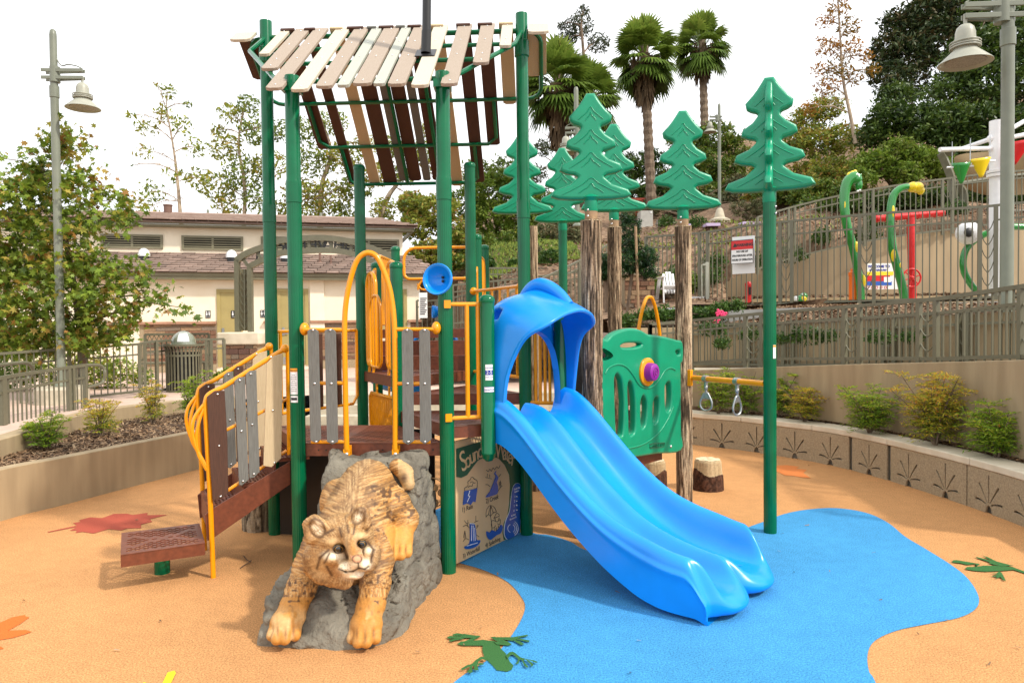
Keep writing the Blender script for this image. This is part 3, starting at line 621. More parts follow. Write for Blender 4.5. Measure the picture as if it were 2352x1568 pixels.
for cx, w_, y0, y1 in ((275, 45, 205, 130), (420, 90, 170, 100), (595, 65, 160, 92), (735, 65, 165, 98), (860, 50, 195, 125)):
    for s_ in (-1, 1):
        for f in (1, .55): mb.tube([AP.px(*az(cx+s_*w_*f*math.sin(a), y0+(y1-y0)*f*(1-math.cos(a)) if 0 else y0-(y0-y1)*math.sin(a*.95)*1.0+(0))) for a in np.linspace(0, 1.45, 6)], .012, 5)
        mb.tube([AP.px(*az(cx, y0)), AP.px(*az(cx, y1))], .012, 5)
mb.build('arch_tracery', M['olive'], arc_t, smooth=40, kind='stuff')
for ch, x, y, rt_ in (('S', 212, 195, 20), ('K', 365, 150, 12), ('I', 505, 128, 3), ('E', 560, 128, 2), ('V', 615, 125, 0), ('A', 650, 128, 0), ('H', 722, 130, -5), ('N', 795, 145, -10), ('E', 935, 205, -20)):
    me = text_mesh(ch, .40, .01); c_, n_ = math.cos(R(rt_)), math.sin(R(rt_)); p = AP.px(*az(x, y), -.0)
    mesh_into(MB(), me, p, -(AP.x*c_+np.array([0, 0, n_])), -AP.x*n_+np.array([0, 0, c_]), AP.n).build('letter', M['black'], arc_t, smooth=0)
# leaf stem panel in the column
bp = [AP.px(*az(x, y), .03) for x, y in ((92, 278), (148, 278), (150, 668), (95, 668))]; MB().add(bp, [(3, 2, 1, 0)]).build('mesh_panel', mat('mesh_screen', (.30, .26, .15), .7, col2=(.16, .14, .08), vscale=60), arc_t, smooth=0)
mb = MB().tube([AP.px(*az(121, 280), -.02), AP.px(*az(123, 668), -.02)], .018, 6); 
for k in range(8):
    y = 655-k*48
    for s_ in (-1, 1): mb.tube([AP.px(*az(122+s_*x, y-yy), -.02) for x, yy in ((0, 0), (10, 10), (20, 22), (25, 42))], .013, 5)
mb.build('stem_motif', M['olive'], arc_t, smooth=40, kind='stuff')
# piers
for xa, xb, ytop, ybot in ((5, 242, 678, 791), (930, 1080, 662, 790)):
    P0 = AP.uz(*az(xa, ytop)); P1 = AP.uz(*az(xb, ytop)); pz = P0[1]; w = P1[0]-P0[0]
    cap = MB().box(AP.pt((P0[0]+P1[0])/2, pz-.14, .0), (w+.08, .95, .28), rz=AP.rz).build('pier_cap', M['conc_top'], arc_t, smooth=0, bevel=.03)
    core_ = MB().box(AP.pt((P0[0]+P1[0])/2+.03, (pz-.28+.55)/2, 0), (w-.16, .78, pz-.28-.55), rz=AP.rz).build('pier_core', M['conc_rough'], arc_t, smooth=0)
    stones(arc_t, AP.pt(0, 0, -.39), AP.x, AP.n, P0[0]+.06, P1[0]-.02, .6, pz-.29, .09, .16, .16, .36)
    stones(arc_t, AP.pt(P0[0]+.10, 0, .39), -AP.n, -AP.x*-1.0, 0, .78, .6, pz-.29, .09, .16, .16, .36)
# ---- litter bin
bc = G(424, 898, .62); tb = thing('litter_bin', 'round slatted olive litter bin with domed lid and square opening', 'litter bin', bc)
br = 38/FPX*bc[1]; bh = D(424, 792, bc[1])[2]-.62
for k in range(30):
    a = 2*math.pi*k/30; p = lambda r_, z: bc+np.array([r_*math.cos(a), r_*math.sin(a), z]); mb = MB(); pts = [p(br, .03), p(br, bh*.8), p(br*1.03, bh*.92), p(br*1.16, bh)]
    tn = np.array([-math.sin(a), math.cos(a), 0]); rows = [[q-tn*.018, q+tn*.018] for q in pts]; o = mb.grid(rows).build('slat', M['olive'], tb, smooth=0); md = o.modifiers.new('t', 'SOLIDIFY'); md.thickness = .006
for z, r_ in ((.02, br*1.02), (bh*.78, br*1.03), (bh, br*1.2)): MB().lathe([(r_, -.02), (r_, .02), (r_*.94, .02), (r_*.94, -.02), (r_, -.02)], bc+np.array([0, 0, z]), 32).build('band', M['olive'], tb, smooth=30)
MB().lathe([(br*.9, .05), (br*.9, bh*.85)], bc, 24).build('liner', M['black'], tb, smooth=40)
dh = D(424, 763, bc[1])[2]-.62-bh
dm_ = mat('glossy_olive_dome', (.20, .22, .16), .12, coat=.8)
dome = MB().lathe([(br*.72, 0), (br*.72, .02)]+[(br*.70*math.cos(t), .03+(dh)*math.sin(t)) for t in np.linspace(0, math.pi/2, 9)], bc+np.array([0, 0, bh]), 28).build('lid', dm_, tb, smooth=50)
rows = []
for i in range(6):
    rows.append([bc+np.array([0, 0, bh+.03])+np.array([math.sin(a)*br*.71*math.cos(t), -math.cos(a)*br*.71*math.cos(t), dh*1.01*math.sin(t)]) for a in np.linspace(-.1, .9, 6) for t in [.15+.8*i/5]])
MB().grid(rows).build('lid_opening', sdn, dome, smooth=60)
# ---- bench behind the bin
BN = Plane(D(400, 757, 17.5)[:2], 8); bt = thing('park_bench', 'olive metal bench with leaf pattern back against the stone wall', 'bench', BN.pt(0, .62, 0))
u0, zt_ = BN.uz(333, 768); u1 = BN.uz(480, 768)[0]; zs_ = BN.uz(400, 832)[1]
mb = MB(); 
for a, b in (((u0, zt_), (u1, zt_)), ((u0, zt_-.28), (u1, zt_-.28)), ((u0, zt_), (u0, .62)), ((u1, zt_), (u1, .62))): mb.bar(BN.pt(*a), BN.pt(*b), .05, .05)
mb.bar(BN.pt(u0, zs_+.0, -.25), BN.pt(u1, zs_+.0, -.25), .45, .04); 
for u in (u0, u1): mb.bar(BN.pt(u, .62, -.45), BN.pt(u, zs_, -.45), .05, .05)
for k in range(14):
    u = u0+(u1-u0)*(k+.5)/14; mb.bar(BN.pt(u-.06, zt_-.27), BN.pt(u+.06, zt_-.01), .015, .015); mb.bar(BN.pt(u+.06, zt_-.27), BN.pt(u-.06, zt_-.01), .015, .015)
mb.build('bench_frame', M['olive'], bt, smooth=0)
# ================= railings =================
pk_me = None
def unit_me(name, m_):
    q = MB().box((0, 0, .5), (1, 1, 1)); o = q.build(name, m_, None, smooth=0, local=True); me = o.data; bpy.data.objects.remove(o); return me
PK = unit_me('picket', M['olive'])
def fence(name, label, path, zb, h, bays, px_mode=True, pitch=.11, sub=.17, group='olive metal railings', picket_w=.018, post_w=.055, motif=True, rail=.045, foot=.12, cat='railing', toprail=True, root=None, second=None):
    """path: dense xy polyline; zb: bottom z along it; bays: list of (i0,i1) indices or px pairs"""
    P = np.array(path, float)[:, :2]; zb = np.broadcast_to(zb, len(P)).astype(float); dist = np.r_[0, np.cumsum(np.linalg.norm(np.diff(P, axis=0), axis=1))]
    at = lambda s: np.array([np.interp(s, dist, P[:, 0]), np.interp(s, dist, P[:, 1]), np.interp(s, dist, zb)])
    def s_of(px):
        best = None
        for s in np.linspace(0, dist[-1], 500):
            p = at(s); X = pxof(p[0], p[1], p[2]+h*.6)[0]
            if p[1] > .5 and (best is None or abs(X-px) < best[0]): best = (abs(X-px), s)
        return best[1]
    B = [(s_of(a), s_of(b)) for a, b in bays] if px_mode else bays; B = [tuple(sorted(b)) for b in B]; B.sort()
    s0, s1 = B[0][0], B[-1][1]; t = root or thing(name, label, cat, at((s0+s1)/2), group=group)
    n = max(2, int((s1-s0)/.35)); S_ = np.linspace(s0, s1, n)
    def railm(off, w, hh, nm, a=s0, b=s1):
        k = max(2, int((b-a)/.3)+1); rows = []
        for s in np.linspace(a, b, k):
            p = at(s)+np.array([0, 0, off]); q = at(min(s+.05, dist[-1]))-at(max(s-.05, 0)); q /= np.linalg.norm(q); sd = np.array([q[1], -q[0], 0]); sd /= np.linalg.norm(sd)
            rows.append([p+sd*w/2+np.array([0, 0, hh/2]), p-sd*w/2+np.array([0, 0, hh/2]), p-sd*w/2-np.array([0, 0, hh/2]), p+sd*w/2-np.array([0, 0, hh/2])])
        mb = MB().grid(rows, closed_v=True); m0 = len(rows)*4; mb.f += [(3, 2, 1, 0), (m0-4, m0-3, m0-2, m0-1)]; mb.m += [0, 0]; return mb.build(nm, M['olive'], t, smooth=20)
    railm(h, rail*1.2, rail, 'top_rail'); railm(0, rail*.9, rail*.9, 'bottom_rail')
    def stick(p0, hh, w, nm):
        o = bpy.data.objects.new(nm, PK); COL.objects.link(o); o.parent = t; o.matrix_parent_inverse = Matrix.Translation(t.location).inverted()
        q = at(min(dist[-1], sc+.05))-at(max(0, sc-.05)); o.matrix_basis = Matrix.Translation(p0) @ Matrix.Rotation(math.atan2(q[1], q[0]), 4, 'Z') @ Matrix.Diagonal((w, w, hh, 1))
    for i, (a, b) in enumerate(B):
        if sub: railm(h-sub, rail*.7, rail*.7, 'middle_rail', a, b)
        for s in (a, b): sc = s; stick(at(s)-np.array([0, 0, foot]), h+foot, post_w, 'fence_post')
        k = max(1, int(round((b-a)/pitch)))
        for j in range(1, k): sc = a+(b-a)*j/k; stick(at(sc), h, picket_w, 'picket')
        if i+1 < len(B):
            g0, g1 = b, B[i+1][0]; gm = (g0+g1)/2; sc = gm
            if g1-g0 < .7:
                stick(at(gm), h, picket_w, 'picket')
                if motif:
                    mb = MB(); nb_ = 3 if h < 1.4 else 5
                    for kk in range(nb_):
                        zz = h*(.12+.75*kk/nb_)
                        for e in (g0, g1): mb.tube([at(gm)+np.array([0, 0, zz]), (at(gm)*.55+at(e)*.45)+np.array([0, 0, zz+h*.05]), (at(gm)*.12+at(e)*.88)+np.array([0, 0, zz+h*.15])], .009, 5)
                    mb.build('branch_motif', M['olive'], t, smooth=40, kind='stuff')
    return t
# right: ramp railing on the ramp wall
rp = offset2(W2, .1); zrb = W2z+.11
h_ = D(1939, 705, rp[30][1])[2]-D(1939, 826, rp[30][1])[2]
i39 = px_on(rp, 1939, 1.5); Y39 = rp[i39][1]; h_ = D(1939, 706, Y39)[2]-D(1939, 824, Y39)[2]; print('ramp fence h', h_, Y39)
topz = np.array([D(pxof(*p, 1.6)[0], np.interp(pxof(*p, 1.6)[0], [1500, 1589, 1752, 1939, 2155, 2352, 2600], [745, 736, 719.5, 705, 686.6, 657, 625]), p[1])[2] for p in rp])
fence('ramp_railing', 'nearest olive railing standing on the tall tan ramp wall', rp, topz-h_, h_, [(1589, 1713), (1750, 1939), (1974, 2112), (2151, 2345), (2390, 2600)], pitch=.105)
fence('ramp_railing', 'low olive railing left of the log posts, behind the green moulded panel', offset2(rp, .0), topz-h_, h_, [(1380, 1470), (1480, 1575)], pitch=.105)
rp2 = offset2(W2, 1.35); z2_ = np.array([D(pxof(*p, 1.3)[0], np.interp(pxof(*p, 1.3)[0], [1500, 1788, 2352, 2600], [748, 742, 706, 692]), p[1])[2] for p in rp2])
fence('ramp_railing', 'second olive railing on the far side of the ramp, seen through the nearest one', rp2, z2_-h_*1.02, h_*1.02, [(1560, 1720), (1745, 1800), (1822, 2030), (2055, 2200), (2225, 2420)], pitch=.12)
# upper sprayground fence
def pathpx(L_): return catmull([D(x, y, Y) for x, y, Y in L_], 10)
up_top = pathpx([(1380, 553, 20.), (1484, 544.5, 18.3), (1608, 535, 17.2), (1723, 518, 16.2), (1819, 508, 15.6), (1974, 494, 14.9), (2120, 483, 14.4), (2250, 475.5, 14.1), (2352, 465, 13.8), (2520, 452, 13.4)])
upA = np.array(up_top); ub = []
for p in upA:
    px, py = pxof(*p); ub.append(D(px, np.interp(px, [1380, 1484, 1608, 1723, 1974, 2250, 2520], [705, 702, 700, 699, 691, 684, 676]), p[1])[2])
hU = np.mean(upA[:, 2]-np.array(ub)); print('upper fence h', hU)
fence('sprayground_fence', 'tall olive fence around the water play area, carrying the warning notice', upA, upA[:, 2]-hU, hU, [(1484, 1608), (1625, 1792), (1819, 1973), (2006, 2250), (2286, 2500)], pitch=.125, sub=.28, group='olive fences on the slope', cat='fence', post_w=.07, picket_w=.02)
# hillside fence behind
ht = pathpx([(1700, 512, 17.5), (1819, 475.6, 18), (1956, 443.5, 18), (2060, 426, 18), (2178, 410, 18), (2260, 400, 18), (2352, 392, 18), (2450, 388, 18)])
hA = np.array(ht); hH = D(2178, 410, 18)[2]-D(2178, 527, 18)[2]
fence('hillside_fence', 'highest olive fence climbing the slope above the curved tan wall', hA, hA[:, 2]-hH, hH, [(1740, 1812), (1826, 1985), (2005, 2165), (2188, 2290), (2312, 2440)], pitch=.13, sub=.18, group='olive fences on the slope', cat='fence')
# middle ramps behind the hood
m1 = pathpx([(1040, 655, 18), (1090, 650, 18), (1190, 640, 18), (1260, 632, 18), (1380, 618, 18)])
fence('slope_railing', 'distant railing crossing the hillside left of the bark log posts', np.array(m1), np.array(m1)[:, 2]-.95, .95, [(1040, 1145), (1160, 1330)], pitch=.12, group='olive fences on the slope')
m2 = pathpx([(1160, 676, 15.5), (1240, 642, 16), (1335, 597, 16.8), (1400, 560, 17.3), (1440, 542, 17.6)])
fence('slope_railing', 'steep stair railing rising behind the bark log posts', np.array(m2), np.array(m2)[:, 2]-.95, .95, [(1160, 1330), (1345, 1440)], pitch=.13, group='olive fences on the slope')
m3 = pathpx([(1090, 616, 20), (1205, 616, 20.2), (1320, 620, 20.5)])
fence('slope_railing', 'level railing on the hillside seen above the blue slide hood', np.array(m3), np.array(m3)[:, 2]-1.0, 1.0, [(1090, 1118), (1122, 1320)], pitch=.13, group='olive fences on the slope')
m4 = pathpx([(955, 690, 19), (1000, 690, 19), (1080, 676, 18)])
fence('gate_railing', 'short railing beside the right end of the cream building', np.array(m4), np.array(m4)[:, 2]-1.15, 1.15, [(958, 1002), (1006, 1078)], pitch=.12, group='olive fences on the slope')
# left: ramp rail fence with hoop end, and fence along the plaza edge
lf_top = pathpx([(-160, 905, 8.0), (0, 868, 9.6), (100, 852, 10.7), (197, 838, 11.7), (205, 837, 11.8)]); lA = np.array(lf_top); hL = D(197, 838, 11.7)[2]-D(197, 943, 11.7)[2]
lt_ = fence('ramp_railing', 'front olive railing with a rounded hoop end, left of the litter bin', lA, lA[:, 2]-hL, hL, [(-150, 5), (10, 158), (168, 196)], pitch=.11, sub=.20)
pe = lA[-6]; a = D(190, 839, 11.65); b = D(225, 838, 12.0); c_ = D(241, 858, 12.1); d_ = D(228, 882, 12.0); e_ = D(200, 889, 11.7)
MB().tube(catmull([a, b, D(238, 846, 12.1), c_, D(238, 874, 12.1), d_, e_], 5), .027, 10).build('hoop_end', M['olive'], lt_, smooth=60)
lf2 = pathpx([(-120, 822, 11.5), (0, 812, 12.3), (170, 800, 13.2), (300, 792, 13.9), (348, 785, 14.1), (362, 783, 14.2), (368, 786, 14.5)]); l2A = np.array(lf2); h2 = D(333, 789, 14.05)[2]-D(333, 896, 14.05)[2]
fence('plaza_railing', 'rear olive railing in front of the leafy sycamore, left of the bin', l2A, l2A[:, 2]-h2, h2, [(-100, 160), (185, 320), (332, 360)], pitch=.115, sub=.20)
l3 = pathpx([(357, 784, 14.2), (420, 780, 15.2), (500, 779, 15.6), (516, 778, 15.7)]); l3A = np.array(l3)
fence('plaza_railing', 'short olive railing between the litter bin and the stone pier', l3A, l3A[:, 2]-.98, .98, [(360, 474), (486, 515)], pitch=.2, sub=.20)
MB().tube(catmull([D(-40, 842, 9.3), D(0, 838, 10), D(60, 833, 10.6), D(76, 850, 10.8), D(66, 868, 10.8), D(40, 872, 10.6), D(-20, 880, 10)], 5), .027, 10).build('ramp_handrail', M['olive'], None, smooth=60, label='rounded end of a separate ramp handrail at the left edge', category='handrail', group='olive metal railings')
# ================= terrain =================
CP = []   # control points x,y,z
def cpx(px, py, Y): p = D(px, py, Y); CP.append(tuple(p))
for px, py, Y in [(1100, 690, 16), (1090, 655, 19), (1100, 640, 21), (1150, 560, 27), (1100, 545, 31), (1000, 640, 24), (1000, 590, 31), (1220, 640, 18.5), (1240, 610, 21), (1250, 560, 26), (1300, 530, 29), (1330, 600, 22), (1400, 560, 24), (1410, 640, 17.5),
                  (1480, 525, 29), (1560, 518, 27), (1660, 515, 26), (1750, 512, 22), (1600, 560, 21), (1520, 640, 18.5), (1520, 700, 17.3), (1700, 560, 19.8), (1700, 630, 18.2), (1480, 700, 17), (1400, 720, 16), (1300, 735, 15.5),
                  (1860, 500, 20), (1950, 560, 18.4), (2000, 510, 20.5), (2100, 490, 20.5), (2200, 500, 20.), (2352, 505, 20), (2500, 500, 20), (1830, 440, 30), (1950, 420, 30), (2100, 400, 30), (2352, 380, 30), (1700, 470, 32), (1500, 470, 36), (1300, 480, 36), (1150, 500, 40), (2200, 470, 22), (2352, 470, 22), (2450, 470, 22), (2200, 430, 25), (2352, 430, 25), (2100, 450, 24), (2000, 460, 24), (1900, 470, 24), (2350, 250, 45), (2000, 300, 45), (1800, 400, 45)]: cpx(px, py, Y)
CP += [(-2.5, 15, .55), (-.8, 14.5, .7), (.5, 14, .8), (.5, 16, .9), (-3, 20, .6), (-3, 26, 1.), (-15, 30, .5), (-30, 30, .5), (-12, 20, .5), (-30, 15, .5), (-10, 35, 1.), (-30, 60, 2), (-10, 60, 3), (0, 60, 12), (20, 60, 17), (40, 60, 20), (10, 12.5, 1.9), (14, 14, 2.6), (18, 22, 5), (30, 25, 7), (40, 40, 15), (-60, 60, 2), (60, 60, 24), (12, 16, 2.3), (6, 16.5, 2.25), (8, 16, 2.3), (5, 15.6, 2.2)]
CPa = np.array(CP)
def terr(x, y):
    x = np.asarray(x, float); y = np.asarray(y, float); d = (x[..., None]-CPa[:, 0])**2+(y[..., None]-CPa[:, 1])**2; s = 1/(d+.15)**1.6
    return (s*CPa[:, 2]).sum(-1)/s.sum(-1)
gx = np.concatenate([np.linspace(-60, -6, 30), np.linspace(-5.5, 22, 112), np.linspace(23, 60, 24)]); gy = np.concatenate([np.linspace(15.2, 34, 100), np.linspace(35, 70, 26)])
GX, GY = np.meshgrid(gx, gy, indexing='ij'); GZ = terr(GX, GY)+(fbm(GX*1.4+50, GY*1.4+20, 5, 4)-.5)*.16
def inpoly(X, Y, P):
    c = np.zeros(X.shape, bool)
    for i in range(len(P)):
        a, b = P[i], P[(i+1) % len(P)]; c ^= ((a[1] > Y) != (b[1] > Y)) & (X < (b[0]-a[0])*(Y-a[1])/(b[1]-a[1]+1e-9)+a[0])
    return c
tw = np.array(catmull([D(x, y, Y) for x, y, Y in [(1640, 665, 19.6), (1723, 620, 19.2), (1830, 588, 18.8), (1990, 553, 18.3), (2167, 532, 18.1), (2352, 528, 18.0), (2500, 528, 18), (2900, 528, 18)]], 8))
SPOLY = [(p[0], p[1]+.45) for p in tw]+[(40, 17), (40, 5)]+[tuple(p[:2]) for p in upA[::-1] if p[0] > 5]
GZ = np.where(inpoly(GX, GY, SPOLY), 1.9, GZ)
GZ = np.where(GX < -2.0, np.where(GY < 28, np.minimum(GZ, .5), GZ), np.where((GX < -.3) & (GY < 24), np.minimum(GZ, .5+(GX+2)*.8), GZ))
V = np.stack([GX, GY, GZ], -1).reshape(-1, 3); ny = len(gy); i, j = np.meshgrid(np.arange(len(gx)-1), np.arange(ny-1), indexing='ij')
M['hill'] = mat('mulched_hillside', (.30, .195, .12), .95, col2=(.13, .075, .042), vscale=7, bump=.25, bscale=14, detail=8)
np_mesh('hillside', V, np.stack([i*ny+j, (i+1)*ny+j, (i+1)*ny+j+1, i*ny+j+1], -1).reshape(-1, 4), M['hill'], smooth=True, kind='structure')
# slope between the ramp and the water play area
r0 = offset2(W2, 1.9); zz0 = z2_-.02
r1 = np.array([p[:2] for p in resample(upA, 60)]); r1[:, 1] += -.3; r1 = r1
A_ = np.c_[r0, zz0]; B_2 = np.c_[r1, [D(pxof(*p, 2.)[0], np.interp(pxof(*p, 2.)[0], [1380, 1484, 1608, 1723, 1974, 2250, 2520], [716, 712, 708, 704, 700, 700, 700]), p[1])[2] for p in r1]]
rows = [[tuple(A_[i]*(1-t)+B_2[i]*t+np.array([0, 0, (random.random()-.5)*.05 if 0 < t < 1 else 0])) for t in np.linspace(0, 1, 12)] for i in range(60)]
o = MB().grid([r[::-1] for r in rows]).build('planted_slope', M['hill'], smooth=60, kind='structure')
# ramp walking surface + its far kerb
rows = [[(*offset2(W2, .19)[i], W2z[i]-.03), (*offset2(W2, 1.4)[i], W2z[i]-.03)] for i in range(60)]
MB().grid([r[::-1] for r in rows]).build('ramp_path', M['conc_light'], smooth=60, kind='structure')
sweep_wall(MB(), offset2(W2, 1.42), .3, z2_-.04, .3).build('ramp_kerb', M['conc'], smooth=20, label='low tan kerb wall behind the ramp railings', category='kerb')
def slope_area(A, B):
    def fn(n):
        i = RNG.uniform(0, 58.9, n); f = (i % 1)[:, None]; i = i.astype(int); u = RNG.random(n)[:, None]; a = A[i]*(1-f)+A[i+1]*f; b = B[i]*(1-f)+B[i+1]*f; return a*(1-u)+b*u+np.array([0, 0, .02])
    return fn
chips('bark_mulch', slope_area(A_, B_2), 14000, .04, 'brown shredded bark on the planted slope behind the ramp railings')
def hill_area(n):
    x = RNG.uniform(-.3, 20, n); y = RNG.uniform(16, 27, n); k = ~inpoly(x, y, SPOLY); x, y = x[k], y[k]; return np.c_[x, y, terr(x, y)+.05]
chips('hill_mulch', hill_area, 26000, .055, 'loose bark chips scattered over the hillside')
# ================= leaves and trees =================
TPL = {
 'diamond': [(0, -1), (.38, 0), (0, 1), (-.38, 0)],
 'lance': [(0, -1), (.22, -.1), (0, 1), (-.22, -.1)],
 'quad': [(-.6, -.7), (.6, -.6), (.55, .7), (-.6, .6)],
 'star': [(0, -.55), (.28, -.25), (.8, -.35), (.42, .05), (.75, .55), (.22, .35), (0, 1.0), (-.22, .35), (-.75, .55), (-.42, .05), (-.8, -.35), (-.28, -.25)]}
def leaves(P, size, tpl, bias=None, tilt=1.0, svar=.35, dirs=None, rng=RNG):
    n = len(P); T = np.array(TPL[tpl]); k = len(T)
    nrm = rng.normal(size=(n, 3)); nrm[:, 2] = np.abs(nrm[:, 2])*1.2+.15; 
    if bias is not None: nrm = nrm*.6+bias
    nrm /= np.linalg.norm(nrm, axis=1)[:, None]
    d = dirs if dirs is not None else rng.normal(size=(n, 3)); d = d-nrm*(d*nrm).sum(1)[:, None]; d /= np.linalg.norm(d, axis=1)[:, None]+1e-9; s = np.cross(nrm, d)
    sz = (size*rng.uniform(1-svar, 1+svar, n))[:, None, None]
    curl = -(np.abs(T[:, 0])**2*.25+(T[:, 1]**2)*.12)[None, :, None]
    V = P[:, None, :]+(s[:, None, :]*T[None, :, :1]+d[:, None, :]*T[None, :, 1:]+nrm[:, None, :]*curl)*sz
    return V.reshape(-1, 3), np.arange(n*k).reshape(n, k)
def cluster_pts(C, n, rng=RNG, shell=.0, flat=.8):
    """C: list of (centre, radius)"""
    C_ = np.array([[*c[0], c[1]] for c in C]); w = C_[:, 3]**2; i = rng.choice(len(C_), n, p=w/w.sum()); d = rng.normal(size=(n, 3)); d /= np.linalg.norm(d, axis=1)[:, None]
    r = (shell+(1-shell)*rng.random(n)**(1/2.2))[:, None]; return C_[i, :3]+d*r*C_[i, 3:]*np.array([1, 1, flat]), d, i
M['trunk'] = mat('grey_brown_bark', (.23, .165, .11), .9, col2=(.11, .075, .05), vscale=9, bump=.1, bscale=30, stretch=(1, 1, .3))
M['paletrunk'] = mat('pale_sycamore_bark', (.48, .38, .27), .9, col2=(.27, .20, .14), vscale=4, bump=.05, bscale=30)
def branches(mb, base, r0, targets, mid=None, twig=.012, wob=.12, seg=6, sub=0, rng=random):
    base = np.array(base, float)
    for t in targets:
        t = np.array(t, float); s = base if mid is None else mid[min(range(len(mid)), key=lambda k: np.linalg.norm(mid[k]-t)+.25*k*0+(3 if mid[k][2] > t[2]-.1 else 0))]
        L_ = np.linalg.norm(t-s); n = 5; pts = []
        for k in range(n+1):
            f = k/n; p = s+(t-s)*f; p = p+np.array([rng.uniform(-1, 1), rng.uniform(-1, 1), rng.uniform(-.6, .6)])*wob*L_*.35*math.sin(math.pi*f); p[2] += .12*L_*math.sin(math.pi*f); pts.append(p)
        ra = max(twig, r0*.4*min(1, L_/3)); mb.tube(pts, [ra*(1-f/n)+twig*f/n*.6 for f in range(n+1)], seg, caps=False)
        for _ in range(sub):
            k = rng.randint(1, n-1); p = pts[k]; q = p+np.array([rng.uniform(-1, 1), rng.uniform(-1, 1), rng.uniform(-.2, .9)])*L_*.35; mb.tube([p, (p+q)/2+np.array([0, 0, .05*L_]), q], [ra*.45, ra*.3, twig*.5], 4, caps=False)
LM = {
 'syc': leafmat('sycamore_leaves', [(.045, .085, .012), (.12, .19, .022), (.26, .36, .04), (.42, .32, .06), (.30, .15, .035)], .5, .35, [0, .35, .7, .88, 1]),
 'sparse': leafmat('sparse_sycamore_leaves', [(.06, .10, .02), (.15, .21, .03), (.32, .34, .045), (.36, .19, .05)], .6, .35),
 'bright': leafmat('bright_bush_leaves', [(.05, .10, .010), (.11, .19, .018), (.20, .28, .03), (.14, .16, .03)], .55, .35),
 'dark': leafmat('dark_ficus_leaves', [(.012, .028, .006), (.03, .062, .010), (.065, .115, .018), (.12, .17, .026)], .45, .25),
 'mid': leafmat('mid_green_leaves', [(.025, .055, .010), (.06, .115, .016), (.14, .21, .026), (.19, .18, .03)], .5, .3),
 'olive': leafmat('olive_shrub_leaves', [(.05, .055, .025), (.09, .10, .045), (.15, .16, .07), (.19, .13, .06)], .7, .25),
 'autumn': leafmat('autumn_leaves', [(.10, .085, .015), (.25, .15, .02), (.42, .19, .025), (.30, .10, .02)], .6, .4),
 'euc': leafmat('eucalyptus_leaves', [(.028, .04, .018), (.055, .075, .03), (.10, .10, .045)], .6, .3),
 'pine': leafmat('conifer_needles', [(.008, .020, .006), (.020, .042, .011), (.05, .075, .018), (.10, .07, .025)], .6, .15),
 'nand': leafmat('nandina_leaves', [(.07, .15, .012), (.18, .33, .02), (.38, .50, .035), (.60, .46, .05), (.60, .20, .04)], .5, .4, [0, .3, .62, .85, 1]),
 'nand_y': leafmat('yellow_nandina_leaves', [(.09, .17, .012), (.28, .36, .025), (.58, .46, .045), (.66, .30, .05), (.55, .14, .04)], .5, .4),
 'palm': leafmat('palm_fronds', [(.045, .085, .014), (.10, .17, .025), (.21, .30, .045), (.36, .37, .09)], .45, .3),
 'dead': leafmat('dead_palm_skirt', [(.06, .04, .022), (.13, .085, .045), (.24, .16, .09)], .85, .15),
 'top': leafmat('dark_topiary_leaves', [(.006, .02, .008), (.012, .042, .014), (.03, .085, .02), (.07, .15, .03)], .3, .15),
 'rose': leafmat('rose_bush_leaves', [(.02, .05, .01), (.05, .11, .018), (.11, .20, .03)], .5, .3),
 'grass': leafmat('tufted_grass', [(.08, .14, .02), (.18, .26, .03), (.30, .33, .05)], .6, .4),
}
def foliage(name, P, size, tpl, m, parent, dirs=None, bias=None, rv=None, **kw):
    V, F = leaves(P, size, tpl, dirs=dirs, bias=bias, **kw); k = len(TPL[tpl]); rv = RNG.random(len(P)) if rv is None else rv
    return np_mesh(name, V, F, m, parent, attr={'rnd': np.repeat(np.clip(rv, 0, 1), k)})
def pc(px, py, Y, rpx): p = D(px, py, Y); return (p, rpx/FPX*Y)
def tree(name, label, cl, n, size, tpl, lm, base, trunk_pts=None, r0=.15, tm='trunk', group=None, cat='tree', shell=.2, sub=2, clump=.0, ymul=1.0, bm=1, twig=.012):
    """cl: clusters (centre,radius)"""
    t = thing(name, label, cat, base, group=group); mb = MB(); tp = catmull([np.array(p, float) for p in (trunk_pts or [base, cl[0][0]])], 4)
    mb.tube(tp, [r0*(1-.75*i/len(tp)) for i in range(len(tp))], 9); rg_ = random.Random(len(cl)*7+int(r0*100))
    branches(mb, base, r0, [c[0] for c in cl for _ in range(bm)], mid=tp[len(tp)//4:], sub=sub, rng=rg_, twig=twig); mb.build('trunk', M[tm], t, smooth=60)
    dirs = None; P, d, i = cluster_pts(cl, n, shell=shell); cv = RNG.random(len(cl))[i]*.45
    if clump:   # gather into small clumps
        K_ = n//14; c0, _, i0 = cluster_pts(cl, K_, shell=shell); j = RNG.integers(0, K_, n); d0 = d+0; d0 = RNG.normal(size=(K_, 3)); d0[:, 2] = d0[:, 2]*.4-.15; d0 /= np.linalg.norm(d0, axis=1)[:, None]; uu = RNG.uniform(-1, 1, n)[:, None]; P = c0[j]+d0[j]*uu*clump*2.1+RNG.normal(size=(n, 3))*clump*.38; dirs = d0[j]+RNG.normal(size=(n, 3))*.7+np.array([0, 0, -.35]); cv = RNG.random(K_)[j]*.6
    rv = cv+RNG.random(n)*.55
    foliage('crown', P, size, tpl, LM[lm], t, rv=rv, dirs=dirs); return t
